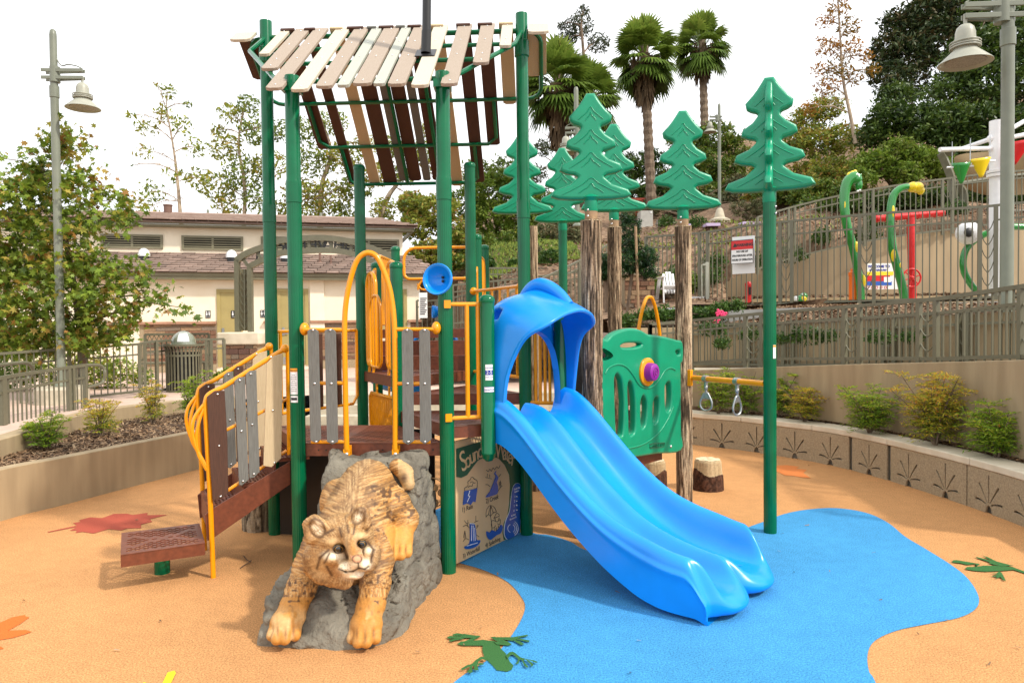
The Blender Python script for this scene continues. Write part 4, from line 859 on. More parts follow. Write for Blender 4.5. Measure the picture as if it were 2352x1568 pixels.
# --- big sycamore at the left
cl = [pc(*a) for a in [(60, 400, 13.4, 55), (150, 350, 13.2, 50), (150, 310, 13, 28), (40, 470, 13, 60), (120, 440, 13.2, 60), (200, 430, 13, 60), (255, 460, 13, 45), (30, 560, 13.2, 70), (110, 540, 13, 60), (190, 520, 13, 55), (280, 500, 13, 40), (60, 640, 13.2, 75), (150, 620, 12.8, 65), (230, 600, 12.8, 50), (300, 610, 12.8, 26), (290, 660, 12.7, 38), (340, 670, 12.7, 26), (375, 695, 12.6, 22), (410, 705, 12.6, 14), (60, 730, 13, 75), (150, 710, 12.8, 70), (230, 690, 12.8, 60), (300, 720, 12.8, 32), (100, 790, 13.3, 55), (200, 770, 13, 55), (270, 760, 13, 32), (20, 780, 13.5, 55), (-60, 600, 13.5, 110), (-60, 740, 13.5, 110), (80, 380, 13.3, 22), (10, 430, 13.3, 22), (10, 365, 13.5, 14)]]
tree('sycamore_tree', 'large leafy sycamore with green and browning star leaves in front of the cream building', cl, 11500, .078, 'star', 'syc', G(190, 900, .6), [G(190, 900, .6), D(185, 760, 13.2), D(160, 600, 13.2), D(130, 430, 13.2)], .09, sub=1, clump=.17)
# fill shrubs behind the rear railing
cl = [pc(*a) for a in [(30, 850, 15.2, 60), (110, 850, 15.3, 60), (200, 850, 15.4, 60), (270, 855, 15.5, 50), (-50, 850, 15, 60), (330, 865, 15.6, 25)]]
tree('hedge', 'leafy dark hedge behind the rear plaza railing', cl, 4200, .05, 'star', 'syc', G(150, 905, .6)+np.array([0, 1.3, 0]), None, .04, cat='hedge')
# --- sparse background trees
SG = 'thin sparse trees behind the building'
def sparse(label, trunk, cl, n, base, r0=.16, size=.10, lm='sparse', group=SG, tm='paletrunk', twig=.02, bm=2, sub=4): return tree('bare_tree', label, [pc(*c) for c in cl], int(n*1.5), size*1.15, 'diamond', lm, base, trunk, r0*.7, tm, group=group, sub=sub, bm=bm, twig=twig)
sparse('slender nearly bare tree standing alone against the sky behind the building', [D(416, 520, 32), D(410, 440, 32), D(400, 350, 32), D(382, 250, 32)], [(340, 290, 32, 30), (300, 265, 32, 14), (385, 210, 32, 22), (375, 260, 32, 25), (420, 290, 32, 30), (330, 350, 32, 25), (450, 340, 32, 32), (345, 440, 32, 35), (400, 400, 32, 28), (460, 410, 32, 35), (305, 380, 32, 8), (360, 195, 32, 8), (430, 240, 32, 12), (340, 480, 32, 25)], 620, D(418, 540, 32), .13)
sparse('spreading pale trunked sycamore between the two left green posts', [D(560, 520, 33), D(562, 430, 33), D(548, 330, 33), D(560, 250, 33)], [(530, 260, 33, 30), (570, 240, 33, 30), (590, 300, 33, 45), (520, 340, 33, 40), (500, 300, 33, 20), (560, 400, 33, 55), (500, 430, 33, 45), (620, 380, 33, 45), (600, 460, 33, 45), (520, 475, 33, 35), (640, 300, 33, 35)], 2300, D(560, 540, 33), .14)
sparse('yellowing sycamore with twisted limbs seen under the slatted roof', [D(735, 530, 34), D(738, 430, 34), D(760, 350, 34), D(740, 280, 34)], [(700, 300, 34, 40), (760, 280, 34, 40), (720, 370, 34, 50), (790, 360, 34, 50), (690, 440, 34, 45), (760, 450, 34, 50), (820, 430, 34, 40), (660, 480, 34, 30), (720, 490, 34, 35), (790, 490, 34, 35), (840, 330, 34, 30)], 3000, D(735, 545, 34), .2)
sparse('leaning pale trunked tree right of the second green post', [D(868, 520, 33), D(890, 455, 33), D(915, 420, 33), D(960, 360, 33)], [(900, 340, 33, 40), (960, 350, 33, 40), (1000, 380, 33, 35), (930, 400, 33, 35), (870, 400, 33, 40), (880, 480, 33, 35), (950, 470, 33, 40), (980, 300, 33, 25)], 1900, D(865, 540, 33), .22, bm=2)
# --- central green bushes
def bush(label, cl, n, size, lm, base, group=None, name='bush', clump=.12, tpl='diamond', cat='bush', shell=.55): return tree(name, label, [pc(*c) for c in cl], n, size, tpl, lm, base, None, .08, group=group, cat=cat, shell=shell, clump=clump, sub=0)
BG = 'dense bushes on the hillside'
bush('yellow green bush with autumn tints touching the right end of the cream building', [(960, 520, 27, 40), (1010, 480, 27, 45), (1040, 530, 27, 40), (980, 580, 26, 35), (1030, 600, 26, 30), (950, 470, 27.5, 35), (940, 600, 26, 25)], 9000, .085, 'sparse', D(1000, 640, 26.5), BG)
bush('tall bright green bush rising right of the slatted roof', [(1120, 440, 29, 50), (1180, 420, 29, 45), (1130, 500, 29, 55), (1190, 500, 28.5, 50), (1080, 470, 30, 50), (1160, 395, 30, 35), (1225, 470, 29, 40), (1100, 400, 31, 40)], 15000, .085, 'bright', D(1150, 560, 29), BG)
bush('dark green thicket low behind the rear right posts', [(1060, 560, 28, 40), (1120, 570, 27, 40), (1180, 560, 27, 40), (1090, 600, 26, 25), (1230, 560, 27, 35), (1040, 600, 26, 20)], 8500, .08, 'mid', D(1120, 620, 26.5), BG)
bush('grey olive shrub on the slope between the green pines', [(1260, 540, 27, 32), (1300, 520, 27.5, 32), (1225, 590, 24, 25), (1320, 545, 27, 20)], 4500, .07, 'olive', D(1270, 575, 26), BG)
for k, (px, py, Y, r, lb) in enumerate(((1265, 590, 22, 22, 'round green shrub on the slope left of the first bark log'), (1258, 625, 21, 16, 'small dark green shrub low on the slope by the green pole'), (1118, 600, 24, 14, 'small tufted shrub on grassy slope above the level railing'), (1180, 605, 24, 11, 'tiny rounded shrub on the grassy slope'))):
    bush(lb, [(px, py, Y, r), (px+r*.6, py+r*.4, Y, r*.7)], 1400, .05, 'rose', D(px, py+r, Y), 'small shrubs dotted on the slope', clump=.05)
# --- eucalyptus behind the palms and trees on the ridge
tree('eucalyptus_tree', 'dark feathery eucalyptus rising behind the left pair of palms', [pc(*c) for c in [(1330, 60, 44, 35), (1300, 90, 44, 25), (1375, 100, 44, 28), (1340, 25, 44, 16), (1290, 60, 44, 12), (1250, 340, 42, 25), (1230, 400, 42, 30), (1300, 380, 42, 30), (1400, 300, 42, 25), (1440, 370, 42, 28), (1390, 180, 43, 18), (1240, 450, 40, 30), (1410, 420, 41, 25), (1200, 350, 42, 20)]], 4200, .15, 'lance', 'euc', D(1335, 480, 43), [D(1335, 480, 43), D(1340, 330, 43), D(1345, 200, 43), D(1335, 60, 43)], .22, bm=2)
RG = 'dark trees along the ridge'
bush('dark olive tree right of the third palm trunk', [(1580, 330, 36, 40), (1640, 320, 36, 45), (1690, 340, 36, 30), (1600, 380, 35, 45), (1670, 400, 35, 45), (1560, 420, 34, 35), (1640, 450, 34, 40)], 11000, .11, 'mid', D(1620, 480, 35), RG, 'broad_tree', cat='tree', clump=.2)
bush('dark rounded tree between the middle green pines', [(1450, 390, 37, 32), (1500, 370, 37, 28), (1420, 430, 36, 35), (1520, 420, 36, 35), (1470, 450, 35, 35)], 7000, .11, 'dark', D(1480, 500, 36), RG, 'broad_tree', cat='tree', clump=.2)
bush('rusty brown shrub bank behind the second green pine', [(1500, 470, 33, 25), (1560, 480, 33, 25), (1620, 470, 32, 28), (1680, 460, 32, 28), (1730, 470, 31, 25), (1440, 490, 33, 20), (1690, 420, 33, 22)], 6500, .08, 'olive', D(1600, 510, 32), RG, clump=.12)
bush('yellow green autumn tree right of the tallest green pine', [(1850, 280, 31, 38), (1900, 250, 31, 35), (1870, 330, 30, 45), (1930, 320, 30, 40), (1820, 330, 31, 35), (1900, 390, 29, 40), (1850, 400, 30, 35), (1960, 390, 29, 35)], 10000, .09, 'sparse', D(1890, 450, 30), RG, 'autumn_tree', cat='tree', clump=.16)
sparse('tall thin autumn sapling with orange leaves against the white sky', [D(1965, 330, 27), D(1952, 260, 27), D(1936, 180, 27), D(1930, 90, 27), D(1922, -40, 27)], [(1925, 20, 27, 30), (1895, 50, 27, 22), (1950, 60, 27, 28), (1900, 110, 27, 30), (1955, 110, 27, 30), (1925, 160, 27, 35), (1880, 160, 27, 22), (1900, 200, 27, 30), (1960, 180, 27, 22), (1990, 130, 27, 18), (2000, 160, 27, 22), (1930, -30, 27, 35), (1880, 90, 27, 8), (1860, 250, 27, 25)], 1500, D(1972, 380, 27), .11, .065, 'autumn', None)
# right dark masses
bush('broad olive green scrub bank between the autumn tree and the hill lamp', [(1760, 400, 30, 32), (1800, 430, 28, 35), (1740, 440, 29, 28), (1850, 440, 27, 35), (1920, 450, 26, 30), (1980, 450, 25, 25), (1890, 410, 28, 35), (1960, 400, 27, 32)], 13000, .09, 'sparse', D(1840, 490, 28), RG, clump=.15)
bush('low dark thicket directly behind the highest olive fence', [(1900, 480, 23, 22), (1950, 475, 22.5, 24), (2000, 465, 22.5, 26), (2050, 460, 22, 28), (2100, 455, 22, 28), (2150, 450, 22, 28), (2200, 455, 22.5, 30), (2250, 460, 22.5, 30), (2310, 450, 22.5, 32), (2370, 450, 22.5, 35), (1850, 480, 24, 18)], 14000, .075, 'dark', D(2080, 490, 22.3), BG, clump=.12)
dk = lambda lb, cl, n, lm, base, s=.10, clump=.22, nm='broad_tree': bush(lb, cl, n, s, lm, base, RG, nm, cat='tree', clump=clump)
dk('tall dark conifer at the crest in the upper right', [(2080, 60, 34, 50), (2130, 30, 34, 55), (2040, 110, 34, 40), (2090, 130, 33, 55), (2160, 90, 33, 60), (2030, 170, 33, 35), (2080, 190, 32, 45), (2200, 40, 34, 60), (2180, 10, 35, 50)], 17000, 'pine', D(2100, 300, 34), .12, .2, 'conifer_tree')
dk('huge dark evergreen filling the slope behind the right lamp', [(2230, 130, 30, 60), (2300, 100, 30, 70), (2350, 60, 31, 70), (2270, 200, 29, 70), (2340, 200, 29, 70), (2190, 200, 30, 50), (2150, 230, 29, 50), (2280, 30, 32, 60), (2420, 150, 29, 90), (2420, 0, 32, 80)], 26000, 'dark', D(2290, 400, 30), .11, .2)
dk('lower dark evergreen above the hillside fence', [(2040, 270, 27, 45), (2110, 280, 26.5, 50), (2180, 290, 26, 55), (2250, 290, 26, 55), (2320, 300, 26, 60), (2010, 310, 27, 35), (2380, 320, 26, 60), (2060, 220, 28, 35), (2130, 330, 26, 45), (2230, 360, 25.5, 50), (2300, 380, 25.5, 55)], 26000, 'dark', D(2180, 420, 26.5), .095, .18)
bush('light green bush just above the fence behind the dragon neck sprayer', [(2010, 380, 24, 40), (2060, 350, 24, 35), (2110, 370, 24, 38), (2160, 385, 24, 32), (1980, 410, 23.5, 25), (2080, 400, 23.5, 30)], 12000, .07, 'bright', D(2060, 440, 24), BG, clump=.13)
bush('dark undergrowth between the autumn tree and the hillside fence', [(1800, 440, 27, 30), (1850, 450, 26, 30), (1900, 440, 26, 32), (1950, 440, 25, 28), (1760, 450, 28, 25), (1870, 470, 24, 18)], 7500, .08, 'mid', D(1860, 480, 26), BG, clump=.13)
bush('dusty reddish dry shrub beside the small lamp post', [(1700, 478, 25, 22), (1750, 475, 25, 25), (1725, 490, 25, 18)], 2500, .06, 'olive', D(1720, 505, 25), BG, clump=.06, tpl='lance')
# grass on the slope
def gpatch(n, xs, ys):
    x = RNG.uniform(*xs, n); y = RNG.uniform(*ys, n); return np.c_[x, y, terr(x, y)+.05]
P = np.vstack([gpatch(5000, (-1.5, 2.2), (23, 28)), gpatch(900, (2, 9), (19, 26))]); dv = RNG.normal(size=(len(P), 3))*.4+np.array([0, 0, 1])
V_, F_ = leaves(P, .11, 'lance', dirs=dv, bias=np.array([0, -1.2, 0])); np_mesh('hillside_grass', V_, F_, LM['grass'], attr={'rnd': np.repeat(RNG.random(len(P)), 4)}, label='bright grass tufts on the upper slope', category='grass', kind='stuff')
# small plants scattered on mulch slopes (countable tufts)
tg = thing('slope_plant', 'low leafy plant on the bark slope behind the ramp railings, nearest the pier', 'plant', (0, 0, 0)); P, d, i = cluster_pts([((0, 0, .10), .17), ((.1, .05, .08), .12), ((-.12, 0, .08), .12)], 420); foliage('foliage', P, .03, 'diamond', LM['rose'], tg)
spn_ = [(1660, 800, 11.0), (1790, 790, 10.9), (1850, 790, 10.6), (1900, 785, 10.4), (2020, 788, 10.2), (2095, 786, 10.1), (2140, 775, 10.3), (2290, 783, 9.6), (1640, 770, 12), (1720, 780, 11.6)]
nth = ['first', 'second', 'third', 'fourth', 'fifth', 'sixth', 'seventh', 'eighth', 'ninth', 'tenth']
for k, (px, py, Y) in enumerate(sorted(spn_)):
    p = D(px, py, Y); z_ = np.interp(p[1], [0, 1], [0, 1]); o = tg if k == 0 else dup(tg, p, RNG.random()*6)
    o.location = tuple(p); o['label'] = 'low leafy ground plant behind the ramp railing, %s from the bark log' % nth[k]; o['group'] = 'ground plants on the bark slope'; s_ = .8+.5*RNG.random(); o.scale = (s_, s_, s_)
tufts = [(1640, 560, 19), (1560, 600, 18.5), (1740, 575, 18.6), (1640, 650, 17.7), (2010, 520, 19.3), (1890, 560, 18.8), (2190, 510, 19), (1600, 510, 25), (1530, 515, 26), (1240, 600, 23), (1820, 590, 18.2), (1990, 560, 18.6)]
for k, (px, py, Y) in enumerate(sorted(tufts)):
    p = D(px, py+8, Y); p[2] = terr(p[0], p[1])-.02; o = dup(tg, p, RNG.random()*6); o['label'] = 'green tuft on the brown hillside, %s from the left' % (nth+['eleventh', 'twelfth'])[k]; o['group'] = 'green tufts on the brown hillside'; o.scale = (1.7, 1.7, 2.1)

# --- palms
def palm(name, label, base, top, cr, n=46, skirt=1.0, seed=1, group='tall fan palms on the ridge'):
    rg_ = np.random.default_rng(seed); t = thing(name, label, 'palm tree', base, group=group); base = np.array(base); top = np.array(top)
    mb = MB(); N_ = 40; pts = [base+(top-base)*k/N_ for k in range(N_+1)]; mb.tube(pts, [cr*.10*(1+.18*(k % 2))*(1.15-.2*k/N_) for k in range(N_+1)], 10); mb.build('trunk', M['trunk'], t, smooth=20)
    V = []; F = []; Rv = []; VD = []; FD = []; RD = []
    def frond(c, d, L_, fan, V, F, Rv, rv, droop):
        d = d/np.linalg.norm(d); s, u, d = frame_from(d); tip = c+d*L_; b = len(V); w = .02*cr; V += [c-s*w, c+s*w, tip+s*w*.6, tip-s*w*.6]; F.append([b, b+1, b+2, b+3]); Rv += [rv]*4
        nf = 17
        for k in range(nf):
            a = (k/(nf-1)-.5)*math.radians(215); dirv = d*math.cos(a)+s*math.sin(a); l = fan*(1-.25*abs(a)/1.9)*rg_.uniform(.9, 1.08); e = tip+dirv*l; m_ = tip+dirv*l*.55+u*.06*fan; e = e-np.array([0, 0, droop*l])
            q = np.cross(dirv, u); q = q/np.linalg.norm(q)*fan*.075; b = len(V); V += [tip, m_-q, e, m_+q]; F.append([b, b+1, b+2, b+3]); Rv += [rv+rg_.uniform(-.12, .12)]*4
    for k in range(n):
        th = rg_.uniform(0, 2*math.pi); el = math.radians(88-(k/n)**.8*138); d = np.array([math.cos(th)*math.cos(el), math.sin(th)*math.cos(el), math.sin(el)]); frond(top+np.array([0, 0, -.15*cr-.35*cr*(k/n)]), d, cr*.52*rg_.uniform(.8, 1.1), cr*.47, V, F, Rv, .75-.55*k/n+rg_.uniform(-.1, .1), .10+.25*k/n)
    for k in range(int(150*skirt)):
        th = rg_.uniform(0, 2*math.pi); z = rg_.uniform(0, 1)**1.0; r = cr*(.34-.20*z); h = top[2]-cr*(.25+1.05*z*skirt); c = np.array([top[0]+math.cos(th)*r, top[1]+math.sin(th)*r, h]); rv = rg_.random()
        for j in range(3):
            s_ = np.array([-math.sin(th), math.cos(th), 0])*cr*.035; b = len(VD); e = c+np.array([math.cos(th)*.04*cr, math.sin(th)*.04*cr, -cr*.34*rg_.uniform(.6, 1.1)])+s_*rg_.uniform(-2, 2); o_ = s_*rg_.uniform(-2, 2); VD += [c+o_-s_, c+o_+s_, e+o_*1.4+s_*.2, e+o_*1.4-s_*.2]; FD.append([b, b+1, b+2, b+3]); RD += [rv]*4
    np_mesh('crown', V, F, LM['palm'], t, attr={'rnd': np.clip(Rv, 0, 1)}); np_mesh('dead_frond_skirt', VD, FD, LM['dead'], t, attr={'rnd': RD})
palm('fan_palm', 'tall fan palm with a long bare trunk, second from the right', D(1497, 480, 32), D(1479, 105, 32), 1.8, 96, 1.0, 2)
palm('fan_palm', 'rightmost fan palm, its trunk tip just above the dark olive tree', D(1622, 400, 38), D(1612, 85, 38), 1.8, 92, .85, 3)
palm('fan_palm', 'shaggy fan palm immediately right of the tall green roof post', D(1300, 470, 28), D(1283, 165, 28), 1.8, 96, 1.1, 4)
palm('fan_palm', 'darker fan palm overlapping the shaggy one, behind the first green pine', D(1352, 470, 29.5), D(1352, 200, 29.5), 1.55, 80, .95, 5)

# --- nandina shrubs in the planters
def shrub(name, label, base, h, w, lm, n, seed, group, leaf=.022):
    h *= 1.12; w *= 1.4
    rg_ = np.random.default_rng(seed); t = thing(name, label, 'shrub', base, group=group); base = np.array(base, float); mb = MB(); P = []; Dv = []; hv = []
    ns = 7+int(w*10)
    for k in range(ns):
        a = rg_.uniform(0, 2*math.pi); sp_ = rg_.uniform(.05, .42)*w; hh = h*rg_.uniform(.55, .95); pts = [base+np.array([math.cos(a)*.02, math.sin(a)*.02, 0]), base+np.array([math.cos(a)*sp_*.35, math.sin(a)*sp_*.35, hh*.5]), base+np.array([math.cos(a)*sp_, math.sin(a)*sp_, hh])]
        st_ = catmull(pts, 4); mb.tube(st_, [.006*(1-.6*i/len(st_))*(h/.5)**.5 for i in range(len(st_))], 5, caps=False)
        nl = int(n*1.3)//ns//22
        for q in range(max(4, nl)):
            f = rg_.uniform(.22, 1); p = st_[int(f*(len(st_)-1))]; b = rg_.uniform(0, 2*math.pi); L_ = w*rg_.uniform(.16, .34)*(1.15-.5*f); up = rg_.uniform(-.05, .55); dr = np.array([math.cos(b), math.sin(b), up]); dr /= np.linalg.norm(dr)
            e = p+dr*L_; mb.tube([p, p+dr*L_*.5+np.array([0, 0, .03*h]), e-np.array([0, 0, .02*h])], .0018, 3, caps=False); sd_ = np.cross(dr, (0, 0, 1)); sd_ /= np.linalg.norm(sd_)+1e-9
            for j in range(7):
                g = .3+.7*j/6; c = p+dr*L_*g+np.array([0, 0, .04*h*math.sin(math.pi*g)])
                for s_ in (-1, 0, 1):
                    lo_ = rg_.uniform(.02, .05)*(w/.5)**.5; P.append(c+sd_*s_*lo_*rg_.uniform(.4, 1)+rg_.normal(size=3)*.006); Dv.append(dr+sd_*s_*1.1+np.array([0, 0, -.15])); hv.append(f*.55+g*.25)
    mb.build('stem', M['trunk'], t, smooth=60); P = np.array(P); Dv = np.array(Dv); rv = np.clip(np.array(hv)*.75+rg_.normal(size=len(P))*.16, 0, 1); foliage('foliage', P, leaf, 'lance', LM[lm], t, dirs=Dv, rv=rv, svar=.3)
LS = 'nandina shrubs in the left planter'; RS = 'nandina shrubs in the right planter'
def onz(px, py, z, dz=0): p = G(px, py, z); return p
for px, pyb, pyt, wp, lm, n, sd_, lb in ((110, 1033, 945, 95, 'nand', 2600, 1, 'bushy green nandina nearest the left edge in the left planter'), (230, 1003, 915, 105, 'nand_y', 1900, 2, 'airy yellow green nandina, second from the left in the left planter'), (352, 975, 878, 75, 'nand_y', 1800, 3, 'slim upright nandina with bare stem in front of the litter bin'), (443, 960, 850, 75, 'nand', 2200, 4, 'lime green nandina touching the yellow stair handrail')):
    b = G(px, pyb, .47); s = b[1]/FPX; shrub('nandina_shrub', lb, b, (pyb-pyt)*s, wp*s, lm, n, sd_, LS)
for px, pyb, pyt, wp, lm, n, sd_, lb in ((1650, 950, 845, 100, 'nand', 3400, 11, 'tall feathery nandina directly behind the two hanging rings'), (1715, 952, 855, 80, 'nand', 2400, 12, 'pale lime nandina just left of the tall green pole'), (1792, 958, 858, 75, 'nand', 2400, 13, 'dark leaved nandina half hidden right of the tall green pole'), (1848, 968, 885, 88, 'nand_y', 2600, 14, 'small yellow green nandina right of the green pole'), (1998, 994, 888, 125, 'nand', 4800, 15, 'dense rounded green nandina in the middle of the right planter'), (2148, 1022, 860, 165, 'nand_y', 7600, 16, 'largest nandina, golden orange at the top, right planter'), (2290, 1050, 930, 150, 'nand', 5200, 17, 'wide loose nandina at the right edge of the planter')):
    b = G(px, pyb, .5); s = b[1]/FPX; shrub('nandina_shrub', lb, b, (pyb-pyt)*s, wp*s, lm, n, sd_, RS)
# small plants by the plaza railing
cl = [pc(*c) for c in [(525, 855, 14.2, 14), (500, 862, 14, 10)]]; P, d, i = cluster_pts(cl, 260); t = thing('lily_clump', 'small clump of strappy leaves at the foot of the stone pier', 'plant', D(512, 880, 14.1)); foliage('foliage', P, .07, 'lance', LM['grass'], t, dirs=RNG.normal(size=(260, 3))*.4+np.array([0, 0, 1]))
# topiary trees by the sprayground fence
def topi(label, cl, base, trunkx, sz=.045, n=3600):
    t = thing('topiary_tree', label, 'tree', base, group='clipped dark evergreens behind the log posts'); MB().tube([base, cl[0][0]], .035, 8).build('trunk', M['trunk'], t, smooth=60)
    K_ = n//10; c0, d0, i0 = cluster_pts(cl, K_, shell=.75); j = RNG.integers(0, K_, n); P = c0[j]+RNG.normal(size=(n, 3))*.035; dv = d0[j]+RNG.normal(size=(n, 3))*.8; foliage('crown', P, sz, 'lance', LM['top'], t, dirs=dv, rv=RNG.random(K_)[j]*.6+RNG.random(n)*.4)
    return t
b1 = D(1466, 740, 15.5); tt = topi('dark clipped evergreen with two crown tiers tied to a wooden stake', [pc(*c) for c in [(1455, 600, 15.4, 32), (1480, 590, 15.4, 28), (1440, 560, 15.5, 26), (1450, 520, 15.5, 22), (1440, 500, 15.5, 14), (1490, 625, 15.4, 18), (1430, 620, 15.5, 20)]], D(1437, 745, 15.5), 1437, n=7000)
MB().tube([D(1468, 760, 15.2), D(1460, 520, 15.2)], .028, 8).build('wooden_stake', M['mast'], None, smooth=40, label='pale wooden stake supporting the clipped evergreen', category='stake', group='wooden tree stakes')
topi('small round dark evergreen between the two left bark logs', [pc(*c) for c in [(1392, 625, 15.8, 22), (1385, 600, 15.8, 16)]], D(1392, 740, 15.8), 1392, n=2400)
# rose bushes
bush('low rose hedge with glossy leaves behind the green moulded panel', [(1440, 735, 13.6, 18), (1480, 725, 13.8, 20), (1520, 722, 13.8, 20), (1560, 725, 13.8, 18), (1600, 722, 13.8, 20), (1640, 725, 13.6, 16)], 5000, .035, 'rose', D(1540, 745, 13.8), None, 'rose_hedge', clump=.06, cat='hedge')
bush('leafy rose bush with pink blooms beside the sprayground fence', [(1660, 705, 13.4, 16), (1690, 702, 13.4, 14), (1640, 712, 13.4, 12)], 1600, .03, 'rose', D(1665, 725, 13.4), None, 'rose_bush', clump=.05)
pink_ = mat('pink_petals', (.75, .04, .16), .6, var=.3, vscale=60)
for k, (px, py, lb) in enumerate(((1650, 718, 'larger bright pink rose bloom beside the bark log'), (1644, 738, 'smaller dark pink rose bloom below the bright one'), (1660, 722, 'half open pink rose bloom at the bush edge'))):
    p = D(px, py, 13.1); mb = MB(); 
    for j in range(9): a = j*2.4; r_ = .012+.006*j; mb.sphere(p+np.array([math.cos(a)*r_, -.02, math.sin(a)*r_]), (.026, .018, .026), 7, 5)
    mb.build('rose_bloom', pink_, None, smooth=60, label=lb, category='flower', group='pink roses')
bush('yellow green bush seen through the tall fence left of the bark log', [(1500, 660, 17.6, 22), (1540, 650, 17.8, 20), (1580, 655, 17.8, 24), (1610, 645, 17.8, 18)], 3200, .05, 'bright', D(1545, 690, 17.7), BG, clump=.08)
# ================= lamps =================
def lamp(name, label, base, top, hx, hz, side, rp, big=True, cable=True, yaw=0):
    """base/top points of the pole, hx: arm reach, side +-1"""
    t = thing(name, label, 'street lamp', base, group='olive bell shaped lamps'); base = np.array(base, float); top = np.array(top, float)
    H_ = top[2]-base[2]; r = rp; pz = lambda z: base+(top-base)*((z-base[2])/H_); ax = np.array([side*math.cos(yaw), math.sin(yaw), 0]); sx = np.array([-ax[1], ax[0], 0])
    ja = hz+.03*r/.065
    mb = MB().lathe([(r*1.9, 0), (r*1.9, .03), (r*1.15, .08), (r*1.05, .12), (r*1.0, ja-base[2]-6.5*r), (r*1.18, ja-base[2]-6.4*r), (r*1.18, ja-base[2]-3.5*r), (r*.95, ja-base[2]-3.4*r), (r*.92, ja-base[2]-.5*r), (r*.88, H_-1.5*r), (r*.75, H_-.4*r), (r*.4, H_), (0, H_)], base, 24); mb.build('pole', M['lampgrey'], t, smooth=35)
    c = np.array([pz(hz)[0], pz(hz)[1], hz])
    for dz in (-1, 1):
        for s_ in (-1, 1): MB().bar(c-ax*r*3.0+sx*s_*r*1.05+np.array([0, 0, dz*r*.95]), c+ax*hx*1.06+sx*s_*r*.5+np.array([0, 0, dz*r*.95]), r*.35, r*.85).build('arm_bar', M['lampgrey'], t, smooth=0, bevel=.004)
    MB().lathe([(r*1.25, -r*2), (r*1.25, r*2)], c, 20).build('collar', M['lampgrey'], t, smooth=30)
    h = c+ax*hx+np.array([0, 0, -r*1.4]); k = r/.065
    bell = MB().lathe([(.02*k, .06*k), (.02*k, -.05*k), (.055*k, -.06*k), (.085*k, -.09*k), (.10*k, -.14*k), (.105*k, -.24*k), (.13*k, -.25*k), (.13*k, -.265*k), (.115*k, -.27*k), (.115*k, -.29*k), (.14*k, -.295*k), (.14*k, -.31*k), (.12*k, -.315*k), (.125*k, -.34*k), (.27*k, -.475*k), (.275*k, -.485*k), (.262*k, -.485*k), (.25*k, -.475*k), (.20*k, -.46*k), (0, -.46*k)], h, 32).build('lamp_head', M['lampgrey2'], t, smooth=40)
    for z in (-.255, -.285, -.31): MB().tube([h+np.array([.15*k*math.cos(a), .15*k*math.sin(a), z*k]) for a in np.linspace(0, 2*math.pi, 25)[:-1]], .008*k, 6, closed=True).build('guard_ring', M['lampgrey2'], bell, smooth=60)
    mb = MB(); mb.lathe([(.205*k, -.470*k), (.205*k, -.462*k)], h, 24); mb.build('diffuser', M['lampglass'], bell, smooth=0)
    if cable: MB().tube(catmull([pz(hz+hx*.75), c+ax*hx*.22+np.array([0, 0, hx*.35]), c+ax*hx*.5+np.array([0, 0, r*2.6]), c+ax*hx*.8+np.array([0, 0, r*2.2]), c+ax*hx+np.array([0, 0, r*1.5])], 6), .13*r+.002, 6).build('cable_rod', M['lampgrey'], t, smooth=60)
    return t
M['lampgrey2'] = mat('pale_lamp_paint', (.36, .36, .29), .4, var=.08); M['lampglass'] = mat('lamp_diffuser', (.34, .28, .20), .35, col2=(.10, .08, .05), vscale=60)
b = G(143, 925, .62); tp_ = D(124, 68, b[1]); lamp('street_lamp', 'tall olive lamp post with bell shade in front of the left sycamore', b+np.array([0, 0, .28]), tp_, (188-126)/FPX*b[1], D(128, 172, b[1])[2], 1, .066, yaw=0)
MB().lathe([(.42, -.02), (.42, .25), (.38, .29), (0, .29)], b, 28).build('lamp_pedestal', M['conc_light'], None, smooth=30, label='round concrete footing under the left lamp post', category='footing')
b = D(2312, 700, 9.2); b[2] = 1.7; tp_ = D(2300, -60, 9.2); lamp('street_lamp', 'large olive lamp post with bell shade at the right edge over the ramp', b, tp_, (2305-2222)/FPX*9.2, D(2305, 26, 9.2)[2], -1, 13.2/FPX*9.2, yaw=R(0))
b = D(1653, 512, 27); tp_ = D(1647, 238, 27); lamp('street_lamp', 'slim distant lamp post on the hill between two green pines', b, tp_, (1647-1630)/FPX*27, D(1647, 272, 27)[2], -1, .058, yaw=0)
MB().lathe([(.40, -.1), (.38, .12), (.2, .2), (.12, .5), (.07, .55)], b, 20).build('lamp_plinth', M['conc_light'], None, smooth=30, label='pale flared base of the distant hill lamp', category='footing')
b = D(1326, 520, 20); tp_ = D(1326, 200, 20); lamp('street_lamp', 'lamp post mostly hidden behind the first tall green pine', b, tp_, (1326-1300)/FPX*20, D(1326, 300, 20)[2], -1, .07, yaw=0)
b = D(204, 640, 24); tp_ = D(204, 468, 24); lamp('street_lamp', 'far lamp top peeking through the left sycamore above the roof', b, tp_, .25, D(204, 474, 24)[2], -1, .05, cable=False)

